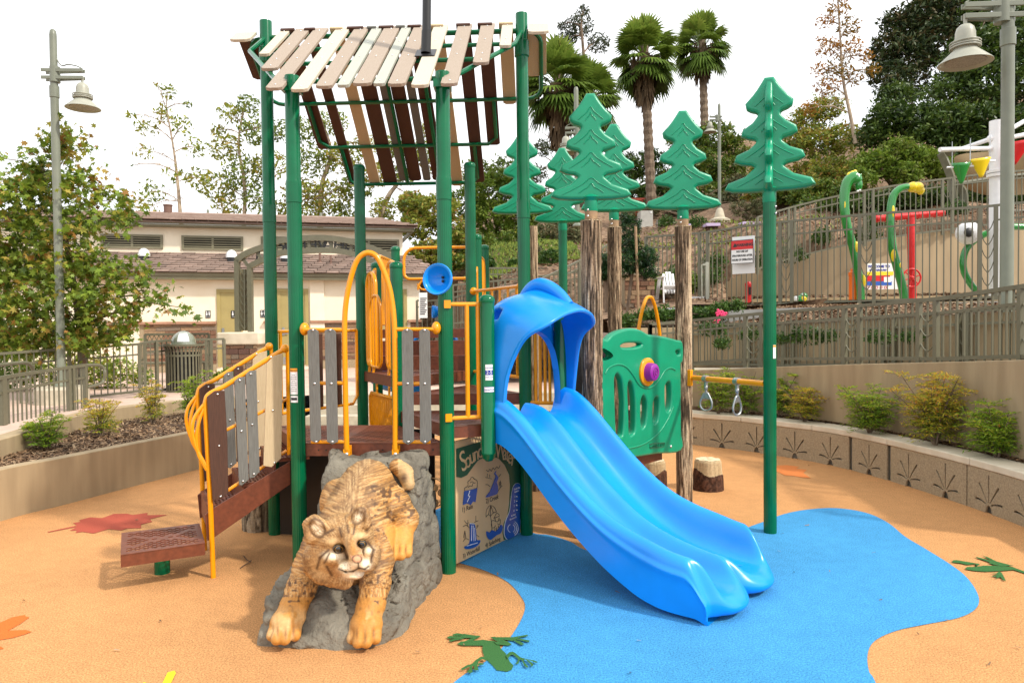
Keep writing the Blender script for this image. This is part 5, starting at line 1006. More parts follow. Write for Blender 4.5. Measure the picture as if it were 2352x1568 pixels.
# ================= curved tan wall and sprayground =================
tws = tw[::-1]
sweep_wall(MB(), tws[:, :2]*1.0, 2.0, tws[:, 2], -.25).build('curved_wall', M['tan_wall'], None, smooth=20, label='large plain curved tan retaining wall behind the water play area', category='wall')
fl = [tuple(p[:2]) for p in tw]+[(18, 14), (16, 13.5)]+[tuple(p[:2]) for p in upA[::-1]]
zf = D(1974, 688, 14.9)[2]; print('floor', zf)
MB().sheet([(x, y, zf) for x, y in fl]).build('sprayground_floor', M['conc_light'], None, smooth=0, kind='structure')
st2 = offset2(tw, -.9); k_ = 50
rows = [[(*offset2(tw, -.02)[i], zf+.22), (*offset2(tw, -.9)[i], zf+.10)] for i in range(len(tw))]
MB().grid(rows).build('planting_bed', M['hill'], None, smooth=60, kind='structure')
def bed(n):
    i = RNG.integers(0, len(tw), n); u = RNG.random(n)[:, None]; a = offset2(tw, -.02)[i]; b = offset2(tw, -.9)[i]; p = a*(1-u)+b*u; return np.c_[p, zf+.22-.12*u[:, 0]+.02]
chips('bed_mulch', bed, 5000, .05, 'bark strip along the foot of the curved tan wall')
kb = offset2(tw, -.9); sweep_wall(MB(), kb, zf, zf+.14, -.12).build('bed_kerb', M['conc'], None, smooth=20, label='thin concrete kerb edging the bark strip below the curved tan wall', category='kerb')
fk = np.array([p[:2] for p in upA]); fz_ = np.array([p[2] for p in upA])-hU
sweep_wall(MB(), offset2(fk, -.12), fz_-.75, fz_-.06, .2).build('fence_footing', M['conc'], None, smooth=20, label='low concrete footing wall beneath the tall sprayground fence', category='wall')
gw = [D(x, y, Y)[:2] for x, y, Y in [(1640, 722, 14.0), (1790, 718, 13.7), (1980, 712, 13.2), (2160, 705, 12.8), (2360, 700, 12.4)]]; gwz = [D(x, y, Y)[2] for x, y, Y in [(1640, 715, 14.0), (1790, 708, 13.7), (1980, 703, 13.2), (2160, 696, 12.8), (2360, 690, 12.4)]]
gwr = resample(catmull([(*a, z) for a, z in zip(gw, gwz)], 6), 40); M['greyc'] = mat('grey_concrete', (.33, .33, .31), .85, var=.15, vscale=3)
sweep_wall(MB(), gwr[:, :2][::-1], gwr[:, 2][::-1]-.9, gwr[:, 2][::-1], -.25).build('grey_wall', M['greyc'], None, smooth=20, label='low pale grey concrete wall between the ramp and the tall fence', category='wall')
# warning sign
SP_ = Plane(D(1680, 757, 16.25)[:2], math.degrees(math.atan2(*(D(1730, 757, 15.95)-D(1680, 757, 16.25))[[1, 0]])))
def bq(pl, x0, y0, x1, y1, w, m_, nm, par, th=.012, **k):
    u0, z1 = pl.uz(x0, y0, w); u1, z0 = pl.uz(x1, y1, w); return MB().box(pl.pt((u0+u1)/2, (z0+z1)/2, w), (u1-u0, th, z1-z0), rz=pl.rz).build(nm, m_, par, smooth=0, **k)
sg = thing('warning_sign', 'white warning notice with red header wired to the tall fence', 'sign', SP_.px(1704, 600))
wb = bq(SP_, 1678.5, 553, 1730.5, 603.5, -.06, M['ink'], 'sign_border', sg); bq(SP_, 1680, 554.5, 1729, 602.5, -.068, M['hwhite'], 'sign_face', wb); bq(SP_, 1680, 554.5, 1729, 571, -.073, M['red'], 'red_header', wb, th=.014)
def ptx(pl, s, x, y, size, w, m_, par, nm='printed_text', sx=1.0): me = text_mesh(s, size, .0012, offset=.004*size/.1); return mesh_into(MB(), me, pl.px(x, y, w), pl.x*sx, (0, 0, 1), -pl.n).build(nm, m_, par, smooth=0)
ptx(SP_, 'WARNING', 1709, 562.5, .085, -.082, M['ink'], wb, sx=.95)
for s, y in (('NO USE OF', 577.5), ('SPRAYGROUND AFTER', 587), ('HOURS OF OPERATION', 596.5)): ptx(SP_, s, 1704.5, y, .060, -.077, M['ink'], wb, sx=.72 if len(s) > 10 else .85)
u, z = SP_.uz(1688, 563, -.082); MB().prism([(u-.05, z-.045), (u+.05, z-.045), (u, z+.045)], SP_.pt(0, 0, -.082), SP_.x, (0, 0, 1), .003).build('hazard_triangle', M['ink'], wb, smooth=0)
bk2 = bq(SP_, 1682, 545, 1734, 627, .14, M['hwhite'], 'back_board', sg); 
# sprayground pieces
RP = M['red']; t = thing('red_spray_beam', 'red T shaped water spout with a long ribbed crossbar', 'water feature', D(2098, 690, 16.2))
YT = 16.2; MB().tube([D(2096, 700, YT), D(2092, 500, YT)], .085, 16).build('mast', RP, t, smooth=40)
xb = MB().tube([D(2010, 503, YT), D(2167, 489, YT)], .075, 16).build('crossbar', RP, t, smooth=40)
for k in range(9): p = D(2012+k*19, 503-k*1.7, YT); q = D(2015+k*19, 502.8-k*1.7, YT); MB().tube([p, q], .082, 16).build('rib_band', RP, xb, smooth=40)
wc = D(2094, 638, YT-.14); wh = MB().tube([wc+np.array([.20*math.cos(a), 0, .20*math.sin(a)]) for a in np.linspace(0, 2*math.pi, 25)[:-1]], .02, 8, closed=True).build('hand_wheel', RP, t, smooth=60)
for k in range(3): a = k*math.pi/3+.3; MB().tube([wc+np.array([.2*math.cos(a), 0, .2*math.sin(a)]), wc-np.array([.2*math.cos(a), 0, .2*math.sin(a)])], .014, 6).build('spoke', RP, wh)
MB().sphere(wc, .05, 10, 8).build('hub', RP, wh)
OR_ = mat('orange_paint', (.85, .16, .01), .35); t = thing('orange_bollard', 'orange capped bollard standing left of the first dragon neck', 'bollard', D(1961, 688, 15.8))
MB().tube([D(1961, 700, 15.8), D(1961, 631, 15.8)], .10, 16).build('body', OR_, t, smooth=40); MB().lathe([(.11, -.02), (.11, .05), (.07, .07), (.065, .13), (0, .14)], D(1961, 631, 15.8), 16).build('cap', OR_, t, smooth=40)
t = thing('red_bollard', 'short red bollard with black button behind the tall fence', 'bollard', D(1719, 695, 16.6)); MB().tube([D(1719, 698, 16.6), D(1719, 655, 16.6)], .07, 14).build('body', RP, t, smooth=40); MB().lathe([(.08, -.01), (.08, .03), (.05, .08), (0, .09)], D(1719, 655, 16.6), 14).build('cap', RP, t, smooth=40); MB().box(D(1722, 668, 16.52), (.05, .03, .18)).build('button_plate', M['black'], t)
GR = mat('glossy_green_paint', (.012, .22, .03), .2, coat=.7); YE = mat('glossy_yellow_paint', (.85, .62, .01), .3, coat=.3)
t = thing('dragon_sprayer', 'green dragon neck sprayer with yellow crest and open mouth', 'water feature', D(1975, 690, 15.6)); Yd_ = 15.6
pts = [(1977, 700), (1976, 660), (1968, 610), (1957, 560), (1946, 520), (1940, 480), (1940, 445), (1946, 420), (1958, 408), (1968, 404)]; nk = MB().tube(catmull([D(x, y, Yd_) for x, y in pts], 5), [.085]*20+[.105]*20+[.12]*6, 16, caps=True) if False else None
cp_ = catmull([D(x, y, Yd_) for x, y in pts], 5); rr_ = np.interp(np.linspace(0, 1, len(cp_)), [0, .3, .7, .9, 1], [.085, .085, .105, .12, .10]); nko = MB().tube(cp_, rr_, 16).build('neck', GR, t, smooth=60)
hd_ = MB(); hd_.sphere(D(1966, 412, Yd_), (.13, .12, .12), 14, 10); hd_.sphere(D(1972, 425, Yd_), (.075, .10, .15), 14, 10); hd_.sphere(D(1973, 404, Yd_), (.05, .08, .045), 10, 8); hdo = hd_.build('head', GR, t, smooth=60)
for k, (x, y) in enumerate(((1972, 402), (1975, 437), (1970, 439))): MB().sphere(D(x, y, Yd_-.1), (.028, .02, .022 if k else .03), 10, 8).build('eye' if k == 0 else 'tooth', M['hwhite'], hdo, smooth=60)
for x, y, r_ in ((1941, 428, .05), (1944, 415, .055), (1951, 404, .055), (1958, 400, .05), (1964, 396, .04)): MB().sphere(D(x, y, Yd_), (r_*1.1, .04, r_*1.5), 10, 8).build('crest_scale', YE, hdo, smooth=60)
for x, y, rx, rz_ in ((1967, 568, .05, .13), (1984, 645, .04, .14), (1939, 470, .02, .12)): MB().sphere(D(x, y, Yd_-.055), (rx, .05, rz_), 12, 8).build('yellow_spot', YE, nko, smooth=60)
t = thing('serpent_sprayer', 'green serpent neck sprayer with a yellow head bending right', 'water feature', D(2075, 690, 15.4)); Yd_ = 15.4
cp_ = catmull([D(x, y, Yd_) for x, y in [(2079, 700), (2073, 660), (2060, 610), (2050, 570), (2046, 520), (2046, 480), (2052, 450), (2064, 436), (2078, 430), (2092, 429)]], 5); rr_ = np.interp(np.linspace(0, 1, len(cp_)), [0, .3, .8, 1], [.09, .09, .075, .06]); so2 = MB().tube(cp_, rr_, 16).build('neck', GR, t, smooth=60)
hm = MB(); hm.sphere(D(2096, 430, Yd_), (.11, .13, .11), 12, 9); hm.sphere(D(2107, 431, Yd_), (.12, .14, .115), 12, 9); hm.sphere(D(2115, 438, Yd_), (.07, .1, .09), 8, 6); hm.build('head', YE, t, smooth=30)
for x, y, rx, rz_ in ((2050, 486, .04, .16), (2052, 584, .05, .16), (2066, 610, .04, .07)): MB().sphere(D(x, y, Yd_-.05), (rx, .05, rz_), 12, 8).build('yellow_spot', YE, so2, smooth=60)
t = thing('eye_sprayer', 'green arching tentacle carrying a white ball eye with black pupil', 'water feature', D(2240, 670, 14.9)); Yd_ = 14.9
cp_ = catmull([D(x, y, Yd_) for x, y in [(2245, 672), (2228, 650), (2215, 625), (2212, 600), (2218, 575), (2235, 555), (2262, 538), (2295, 526), (2330, 521), (2380, 524), (2430, 540), (2450, 600), (2452, 690)]], 5); MB().tube(cp_, .068, 16).build('tentacle', GR, t, smooth=60)
eo = MB().sphere(D(2224, 535, Yd_-.1), .235, 24, 16).build('eyeball', M['white'], t, smooth=60); MB().sphere(D(2225, 534, Yd_-.30), (.095, .05, .095), 20, 10).build('pupil', M['ink'], eo, smooth=60)
t = thing('small_frog_sprayer', 'small green and yellow frog shaped sprayer on the sprayground floor', 'water feature', D(1838, 690, 15.9)); MB().sphere(D(1840, 688, 15.9), (.13, .1, .10), 12, 8).sphere(D(1846, 680, 15.9), (.09, .08, .08), 12, 8).build('body', GR, t, smooth=60); MB().sphere(D(1846, 686, 15.83), (.07, .04, .06), 10, 8).build('belly', YE, t, smooth=60); MB().sphere(D(1828, 686, 15.85), (.06, .05, .06), 10, 8).sphere(D(1843, 676, 15.82), (.02, .02, .02), 8, 6).build('eye', M['white'], t, smooth=60)
# white column with hanging buckets
WP = M['white']; t = thing('white_spray_column', 'thick white column with radiating arms and a bolted flange ring', 'water feature', D(2290, 690, 14.6)); Yc_ = 14.6; rc = 15.5/FPX*Yc_
MB().tube([D(2289, 700, Yc_), D(2290, 278, Yc_)], rc, 28).build('column', WP, t, smooth=40); fz0 = D(2290, 400, Yc_); MB().lathe([(rc*1.35, -.06), (rc*1.35, .0), (rc*1.05, .005)], fz0, 28).build('flange', WP, t, smooth=30); MB().lathe([(rc*1.35, .015), (rc*1.35, .07), (rc*1.02, .075)], fz0, 28).build('flange', WP, t, smooth=30)
for a, b in (((2278, 341), (2159, 344)), ((2276, 319), (2210, 342)), ((2300, 309), (2352, 279)), ((2302, 320), (2400, 300))):
    MB().tube([D(*a, Yc_), D(*b, Yc_-.5 if b[0] < 2200 else Yc_+.3)], .045, 12).build('arm', WP, t, smooth=40); MB().sphere(D(*a, Yc_), .08, 10, 8).build('arm_joint', WP, t, smooth=50)
hang = [((2187, 375), (2228, 372), (2208, 422), GR, 'green', (2172, 348)), ((2229, 367), (2274, 360), (2254, 407), YE, 'yellow', (2240, 346)), ((2322, 327), (2372, 318), (2330, 378), RP, 'red', (2340, 292))]
for (l, r_, b_, m_, nm, h_) in hang:
    Yh = 14.2; t = thing('hanging_bucket', '%s cone shaped tipping bucket hanging from the white column arms' % nm, 'bucket', D(*b_, Yh), group='tipping buckets on the white column')
    L3, R3, B3 = D(*l, Yh), D(*r_, Yh), D(*b_, Yh); wd = (R3-L3); rad_ = np.linalg.norm(wd)/2; cc3 = (L3+R3)/2; rows = []
    for k in range(9):
        f = k/8; c3 = B3*(1-f)+cc3*f; rw = rad_*(.10+.90*f); rows.append([c3+wd/np.linalg.norm(wd)*rw*math.cos(a)+np.array([0, 1, 0])*rw*.6*math.sin(a)+np.array([0, 0, .02*math.sin(a)*f]) for a in np.linspace(0, 2*math.pi, 21)[:-1]])
    o = MB().grid(rows, closed_v=True).build('cone_body', m_, t, smooth=60); md = o.modifiers.new('t', 'SOLIDIFY'); md.thickness = .012
    MB().tube([L3+np.array([-.10, 0, -.08]), L3+np.array([.02, 0, -.08])], .018, 8).build('pin', WP, t); MB().tube([R3+np.array([-.02, 0, -.08]), R3+np.array([.10, 0, -.08])], .018, 8).build('pin', WP, t)
    for q in (L3, R3): MB().tube([q+np.array([0, 0, -.05]), q+np.array([.0, 0, .42])], .006, 5).build('hanger_wire', M['steel'], t)
# shade structure behind
t = thing('shade_structure', 'tan fabric shade on curved olive beams behind the white column', 'shade structure', D(2260, 540, 20)); Ys = 19.2
def bar3(pts, w, nm='beam'): 
    P = [D(x, y, Ys) for x, y in pts]; mb = MB()
    mb.tube(catmull(P, 4), w, 4); return mb.build(nm, M['olive'], t, smooth=20)
bar3([(2161, 352), (2172, 375), (2185, 410), (2190, 450), (2195, 495)], .12); bar3([(2210, 460), (2204, 490), (2212, 510)], .12); bar3([(2195, 420), (2212, 440), (2215, 480), (2222, 560)], .12)
bar3([(2161, 352), (2190, 350)], .10); bar3([(2185, 425), (2300, 408), (2420, 395)], .06)
for x in (2200, 2218): bar3([(x+8, 520), (x+10, 690)], .12, 'shade_post')
cn = [[D(2182, 358, 19.6), D(2225, 351, 19.8), D(2290, 347, 20), D(2420, 335, 20)], [D(2200, 385, 20), D(2240, 390, 20), D(2300, 392, 20.3), D(2420, 385, 20.5)], [D(2204, 425, 20.5), D(2240, 428, 20.5), D(2300, 425, 20.8), D(2420, 420, 21)], [D(2222, 436, 21), D(2265, 451, 21), D(2305, 449, 21), D(2420, 445, 21)]]
o = MB().grid(cn).build('canopy', mat('tan_shade_cloth', (.42, .32, .18), .8, var=.1, vscale=30), t, smooth=80); md = o.modifiers.new('s', 'SUBSURF'); md.levels = 2; md.render_levels = 2
# wooden rail fence on top
t = thing('split_rail_fence', 'weathered split rail fence running below the dark evergreens', 'fence', D(2100, 500, 21)); wd_ = mat('weathered_wood', (.26, .23, .19), .9, var=.3, vscale=10)
for k, (x, y) in enumerate(((2053, 490), (2222, 485), (2400, 480))): MB().tube([D(x, y+28, 21), D(x, y-12, 21)], .09, 8).build('post', wd_, t, smooth=30)
for dy in (0,): MB().tube([D(1960, 497, 21), D(2053, 494, 21), D(2222, 488, 21), D(2400, 483, 21)], .045, 6).build('rail', wd_, t, smooth=30)
t = thing('split_rail_fence', 'short wooden rail fence above the slope by the utility box', 'fence', D(1560, 515, 27))
for x in (1512, 1572, 1590): MB().tube([D(x, 522, 27), D(x, 505, 27)], .08, 8).build('post', wd_, t, smooth=30)
MB().tube([D(1505, 515, 27), D(1600, 508, 27)], .04, 6).build('rail', wd_, t, smooth=30)
# welcome board
WB_ = Plane(D(1988, 700, 17.4)[:2], 2); t = thing('welcome_board', 'colourful welcome board with yellow, red and blue bands', 'sign', WB_.px(2025, 665)); fb = bq(WB_, 1990, 605, 2066, 664, 0, M['hwhite'], 'board_face', t, th=.03)
bq(WB_, 1992, 624, 2052, 632, -.018, YE, 'yellow_band', fb); bq(WB_, 2030, 636, 2046, 648, -.019, M['hwhite'], 'band_notch', fb); bq(WB_, 1992, 633, 2044, 645.5, -.018, RP, 'red_band', fb); bq(WB_, 1992, 646.5, 2048, 655, -.018, mat('blue_print', (.02, .10, .45), .4), 'blue_band', fb)
ptx(WB_, 'WELCOME TO', 2019, 612, .082, -.02, M['ink_blue'], fb); ptx(WB_, 'SPRAYGROUND', 2017, 620.5, .058, -.02, M['ink_blue'], fb)
for k in range(5):
    c3 = WB_.px(1994+k*10, 660, -.02); MB().tube([c3+WB_.x*.03*math.cos(a)+np.array([0, 0, .03*math.sin(a)]) for a in np.linspace(0, 2*math.pi, 13)[:-1]], .006, 5, closed=True).build('prohibition_symbol', RP, fb, smooth=60)
# white garden chair
ac = D(1545, 700, 17.0); t = thing('garden_chair', 'white slatted garden chair with rounded back behind the tall fence', 'chair', ac)
z0 = D(1540, 697, 17)[2]; zt1 = D(1540, 622, 17)[2]; hh_ = zt1-z0
for k in range(4):
    x = D(1529+k*7, 650, 17)[0]; top_ = hh_*(1-.03*abs(k-1.5)**2); MB().bar((x, 17+.0, z0+hh_*.30), (x, 17.25, z0+top_), .055, .02, up=(0, -1, 0)).build('back_slat', WP, t, bevel=.004)
for k in range(4): MB().box((D(1540, 650, 17)[0], 16.55+.12*k, z0+.40-.02*k), (.5, .10, .03)).build('seat_slat', WP, t)
for s_ in (-1, 1):
    x = D(1540, 650, 17)[0]+.28*s_; MB().box((x, 16.75, z0+.60), (.12, .75, .03)).build('armrest', WP, t); MB().bar((x, 16.45, z0), (x, 16.5, z0+.58), .08, .03).build('leg', WP, t); MB().bar((x, 17.3, z0), (x, 16.9, z0+.58), .08, .03).build('leg', WP, t)
t = thing('white_side_box', 'small white slatted table right of the garden chair', 'side table', D(1600, 690, 17)); MB().box(D(1600, 684, 17), (.42, .4, .05)).build('table_top', WP, t)
for s_ in (-1, 1): MB().box(D(1600, 690, 17)+np.array([s_*.16, 0, -.04]), (.05, .36, .25)).build('leg', WP, t)
# utility cabinet, torii style red posts
t = thing('utility_cabinet', 'grey electrical cabinet on a concrete base up the hill', 'cabinet', D(1487, 525, 29)); 
def bx(px0, py0, px1, py1, Y, m_, nm, dp=.5, par=None, **k): a = D(px0, py0, Y); b_ = D(px1, py1, Y); return MB().box(((a[0]+b_[0])/2, Y+dp/2, (a[2]+b_[2])/2), (abs(b_[0]-a[0]), dp, abs(a[2]-b_[2]))).build(nm, m_, par or t, smooth=0, bevel=.01, **k)
cab = mat('cabinet_grey', (.40, .39, .35), .6, var=.1); bx(1471, 484, 1500, 524, 29, cab, 'cabinet_body', .7); bx(1468, 524, 1508, 530, 28.9, M['conc_light'], 'base_slab', .9); bx(1494, 486, 1497, 490, 28.98, M['white'], 'label_plate', .03)
RW_ = mat('red_stained_wood', (.33, .05, .025), .7, var=.2); t = thing('red_gate_frame', 'small red timber gate frame beyond the grey cabinet', 'gate', D(1462, 480, 33))
bx(1456, 459, 1464, 495, 33, RW_, 'post', .3); bx(1474, 458, 1488, 495, 33, RW_, 'post', .3); bx(1448, 455, 1505, 461, 33, RW_, 'beam', .3)
# stone pier near topiary
TPp = Plane(D(1422, 757, 16.6)[:2], 3); t = thing('stone_pier', 'square stone pier with pale cap between the bark logs', 'pier', TPp.px(1450, 700)); a = TPp.uz(1423, 616); b_ = TPp.uz(1500, 634)
MB().box(TPp.pt((a[0]+b_[0])/2, (a[1]+b_[1])/2, 0), (b_[0]-a[0], .75, a[1]-b_[1]), rz=TPp.rz).build('pier_cap', M['conc_top'], t, smooth=0, bevel=.02)
MB().box(TPp.pt((a[0]+b_[0])/2, b_[1]-.6, .0), (b_[0]-a[0]-.12, .6, 1.2), rz=TPp.rz).build('pier_core', M['conc_rough'], t, smooth=0); stones(t, TPp.pt(0, 0, -.30), TPp.x, TPp.n, a[0]+.05, b_[0]-.05, b_[1]-1.15, b_[1]-.005, .07, .12, .12, .3)
# pale steel gate post behind fence
t = thing('gate_post', 'pale steel gate post with hinges right of the middle bark log', 'gate post', D(1622, 695, 16.6)); bx(1611, 608, 1614, 700, 16.6, M['lampgrey2'], 'frame_tube', .05); bx(1621, 602, 1629, 700, 16.6, M['lampgrey2'], 'post', .1); bx(1614, 606, 1622, 610, 16.6, M['lampgrey2'], 'hinge_arm', .05)
# notice on the gate behind the cone
gpN = Plane(D(962, 757, 18.8)[:2], 0); t = thing('notice_board', 'small white rules notice on the gate railing beside the building', 'sign', gpN.px(975, 710)); nb1 = bq(gpN, 962, 672, 982, 730, 0, M['hwhite'], 'notice_face', t)
for k in range(9): bq(gpN, 965, 684+k*4.5, 980-(k % 3)*2, 686+k*4.5, -.01, M['ink'], 'text_line', nb1, th=.004)
# lavender edging slabs on the hill
for k, (x0, y0, x1, y1, Y) in enumerate(((1556, 517, 1583, 523, 24.5), (1618, 515, 1650, 521, 24.5), (1700, 513, 1730, 517, 23.5), (1742, 511, 1770, 515, 23))):
    MB().box(D((x0+x1)/2, (y0+y1)/2, Y), ((x1-x0)/FPX*Y, .5, .10)).build('edging_slab', mat('lavender_slab', (.50, .40, .58), .8), None, bevel=.01, label='pale lavender edging slab on the hill path, %s from the left' % nth[k], category='slab', group='lavender slabs on the hill')
# irrigation boxes on the planted slope
for k, (px, py, Y) in enumerate(((2125, 775, 10.6), (2205, 775, 10.6), (2330, 765, 10.2))):
    MB().box(D(px, py, Y), (.32, .3, .14)).build('irrigation_box', M['conc_top'], None, bevel=.02, label='pale box lid on the bark slope behind the railings, %s from the left' % nth[k], category='box', group='pale box lids on the slope')
# ================= play structure =================
def onplane(px, py, o, n):
    d = ray(px, py); e = np.array([0, 0, EYE]); o = np.array(o, float); n = np.array(n, float)
    return e+d*(((o-e)@n)/(d@n))
def v3(p, z): return np.array([p[0], p[1], z])
HC = np.array([-1.0418, 6.534]); HS = 1.1584; HY = -.0433
def hexp(a): a = R(a)+HY; return HC+HS*np.array([math.cos(a), math.sin(a)])
pD, pA, pB, pC, pF, pE = [hexp(a) for a in (180, 240, 300, 0, 60, 120)]; pO = HC
PR = .0565
ps = thing('play_structure', 'large green, yellow and blue climbing structure with slatted roof, stairs and decks', 'playground structure', (*HC, 0))
M['plk_brown'] = mat('dark_brown_board', (.085, .034, .018), .7, col2=(.055, .022, .012), vscale=14, stretch=(14, 14, .8), bump=.03, bscale=9)
M['plk_grey'] = mat('grey_board', (.175, .175, .16), .75, col2=(.12, .12, .108), vscale=14, stretch=(14, 14, .8), bump=.03, bscale=9)
M['plk_cream'] = mat('cream_board', (.56, .44, .27), .7, col2=(.48, .37, .22), vscale=14, stretch=(14, 14, .8), bump=.02, bscale=9)
M['plk_tan'] = mat('weathered_tan_board', (.40, .325, .255), .7, col2=(.31, .24, .18), vscale=14, stretch=(14, 14, 3), bump=.03, bscale=9)
M['plk_pale'] = mat('pale_cream_board', (.60, .54, .42), .7, col2=(.52, .46, .35), vscale=14, stretch=(14, 14, 3), bump=.02, bscale=9)
M['plk_sage'] = mat('pale_grey_green_board', (.46, .47, .40), .7, col2=(.38, .39, .33), vscale=14, stretch=(14, 14, 3), bump=.03, bscale=9)
def fluted(mb, c, z0, z1, r=PR, nf=22):
    k = nf*4; vs = []
    for z in (z0, z1):
        for i in range(k):
            a = 2*math.pi*i/k; rr = r*(1 if i % 4 in (0, 1) else .965); vs.append((c[0]+rr*math.cos(a), c[1]+rr*math.sin(a), z))
    mb.add(vs, [(i, (i+1) % k, k+(i+1) % k, k+i) for i in range(k)]+[tuple(range(2*k-1, k-1, -1))[::-1]]); return mb
def post(c, z1, sleeve=True, z0=-.01, cap=False, parent=ps, dome=False):
    mb = MB()
    if sleeve:
        fluted(mb, c, z0, 2.86); mb.lathe([(PR*1.0, 2.85), (PR*1.07, 2.852), (PR*1.07, 3.0), (PR*1.02, 3.02), (PR*.97, 3.03), (PR*.97, z1-.004), (PR*.95, z1), (PR*.85, z1), (PR*.85, z1-.3), (0, z1-.3)], (c[0], c[1], 0), 40)
    elif dome:
        mb.lathe([(0, z0), (PR*.5, z0+.008), (PR*.85, z0+.03), (PR, z0+.06), (PR*1.03, z0+.062), (PR*1.03, z0+.075), (PR, z0+.077), (PR, z1)], (c[0], c[1], 0), 40)
    else: fluted(mb, c, z0, z1)
    o = mb.build('post', M['green'], parent, smooth=50)
    if cap: MB().lathe([(PR*1.05, z1-.03), (PR*1.08, z1-.02), (PR*1.08, z1), (PR*.9, z1+.018), (PR*.5, z1+.03), (0, z1+.034)], (c[0], c[1], 0), 32).build('post_cap', M['green'], o, smooth=40)
    return o
post(pA, 3.817); post(pB, 3.817); post(pC, 4.666); post(pD, 4.666); post(pE, 3.56, False, cap=True); post(pF, 3.56, False, cap=True); pOo = post(pO, 2.45, False, cap=True)
pG = np.array([-.17, 5.62]); hd = np.array([.78, -.63]); hd /= np.linalg.norm(hd); ld = np.array([.63, .78]); ld /= np.linalg.norm(ld); SW = .95
pH = pG+ld*SW
pGp = pG-ld*.075+hd*.035; gpost = post(pGp, 2.10, False, z0=.845, cap=True, dome=True); post(pH, 2.13, False, z0=.845, cap=True, dome=True)

# ---- perforated decks
def in_poly(p, poly):
    c = False; n = len(poly)
    for i in range(n):
        a, b = poly[i], poly[(i+1) % n]
        if (a[1] > p[1]) != (b[1] > p[1]) and p[0] < (b[0]-a[0])*(p[1]-a[1])/(b[1]-a[1])+a[0]: c = not c
    return c
def edge_dist(p, poly):
    d = 9; n = len(poly)
    for i in range(n):
        a = np.array(poly[i]); b = np.array(poly[(i+1) % n]); t = np.clip((p-a)@(b-a)/((b-a)@(b-a)), 0, 1); d = min(d, np.linalg.norm(p-a-(b-a)*t))
    return d
def deck(poly, z, name='deck', th=.1, parent=ps, ang=0, rib=None, hole=(.021, .0115), margin=.045, pitch=(.058, .030)):
    poly = [np.array(p[:2], float) for p in poly]
    if sum(poly[i][0]*poly[(i+1) % len(poly)][1]-poly[(i+1) % len(poly)][0]*poly[i][1] for i in range(len(poly))) < 0: poly = poly[::-1]
    cen = sum(poly)/len(poly); ca, sa = math.cos(ang), math.sin(ang); holes = []
    rr = max(np.linalg.norm(p-cen) for p in poly); nx = int(rr/pitch[0])+2; ny = int(rr/pitch[1])+2
    for j in range(-ny, ny+1):
        for i in range(-nx, nx+1):
            q = np.array([(i+(j % 2)*.5)*pitch[0], j*pitch[1]]); p = cen+np.array([q[0]*ca-q[1]*sa, q[0]*sa+q[1]*ca])
            if not in_poly(p, poly) or edge_dist(p, poly) < margin: continue
            if rib and rib(q): continue
            H = []
            for k in range(8):
                a = 2*math.pi*k/8; e = np.array([hole[0]*math.cos(a), hole[1]*math.sin(a)]); H.append((p[0]+e[0]*ca-e[1]*sa, p[1]+e[0]*sa+e[1]*ca))
            holes.append(H)
    me = curve_mesh('deck', [poly]+holes, extrude=.003); mb = mesh_into(MB(), me, (0, 0, z-.003), (1, 0, 0), (0, 1, 0))
    n = len(poly)
    for i in range(n):
        a, b = poly[i], poly[(i+1) % n]; t = (b-a)/np.linalg.norm(b-a); nn = np.array([t[1], -t[0]])*.004
        mb.bar(v3(a-nn, z-th/2-.004), v3(b-nn, z-th/2-.004), .008, th-.008)
    return mb.build(name, M['brown'], parent, smooth=0)
def shrink(poly, d=.012):
    c = sum(np.array(p) for p in poly)/len(poly); return [np.array(p)+(c-np.array(p))/np.linalg.norm(c-np.array(p))*d for p in poly]
ribf = lambda q: abs(q[0]) < .04 or abs(abs(q[1])-.25) < .02
deck(shrink([pA, pB, pO, pD]), 1.0, ang=HY, rib=lambda q: abs(q[0]-.0) < .035)
deck(shrink([pB, pG, pH, pC, pO]), 1.13, ang=HY, rib=lambda q: abs(q[0]) < .035)
deck(shrink([pC, pF, pO]), 1.28, ang=HY); deck(shrink([pF, pE, pO]), 1.43, ang=HY)
# bolt holes on the front deck edge
AB = Plane(pA, math.degrees(HY)); hb = MB()
for u in (.16, .22, .66, .98, 1.05): hb.lathe([(.007, 0), (0, -.0005)], AB.pt(u, .948, -.0065), 8, M=Matrix.Rotation(R(90), 3, 'X'))
hb.split('bolt_hole', M['black'], ps, smooth=0)
# rear steps and top deck
fe = (pE-pF)/np.linalg.norm(pE-pF); out = np.array([-fe[1], fe[0]]); out = out if out[1] > 0 else -out
q0 = pF+out*.02; q1 = pE+out*.02
for k, z in ((0, 1.58), (1, 1.73)):
    a = q0+out*.33*k; b = q1+out*.33*k
    deck([a, b, b+out*.33, a+out*.33], z, 'stair_tread', .15)
a = q0+out*.68; b = q1+out*.68
deck([a, b, b+out*1.1, a+out*1.1], 1.86, 'top_deck', .1)
for c in (a, b, a+out*1.1, b+out*1.1): post(c, 2.9 if c is not b else 2.6, False, cap=True)
TD = (a, b, a+out*1.1, b+out*1.1)

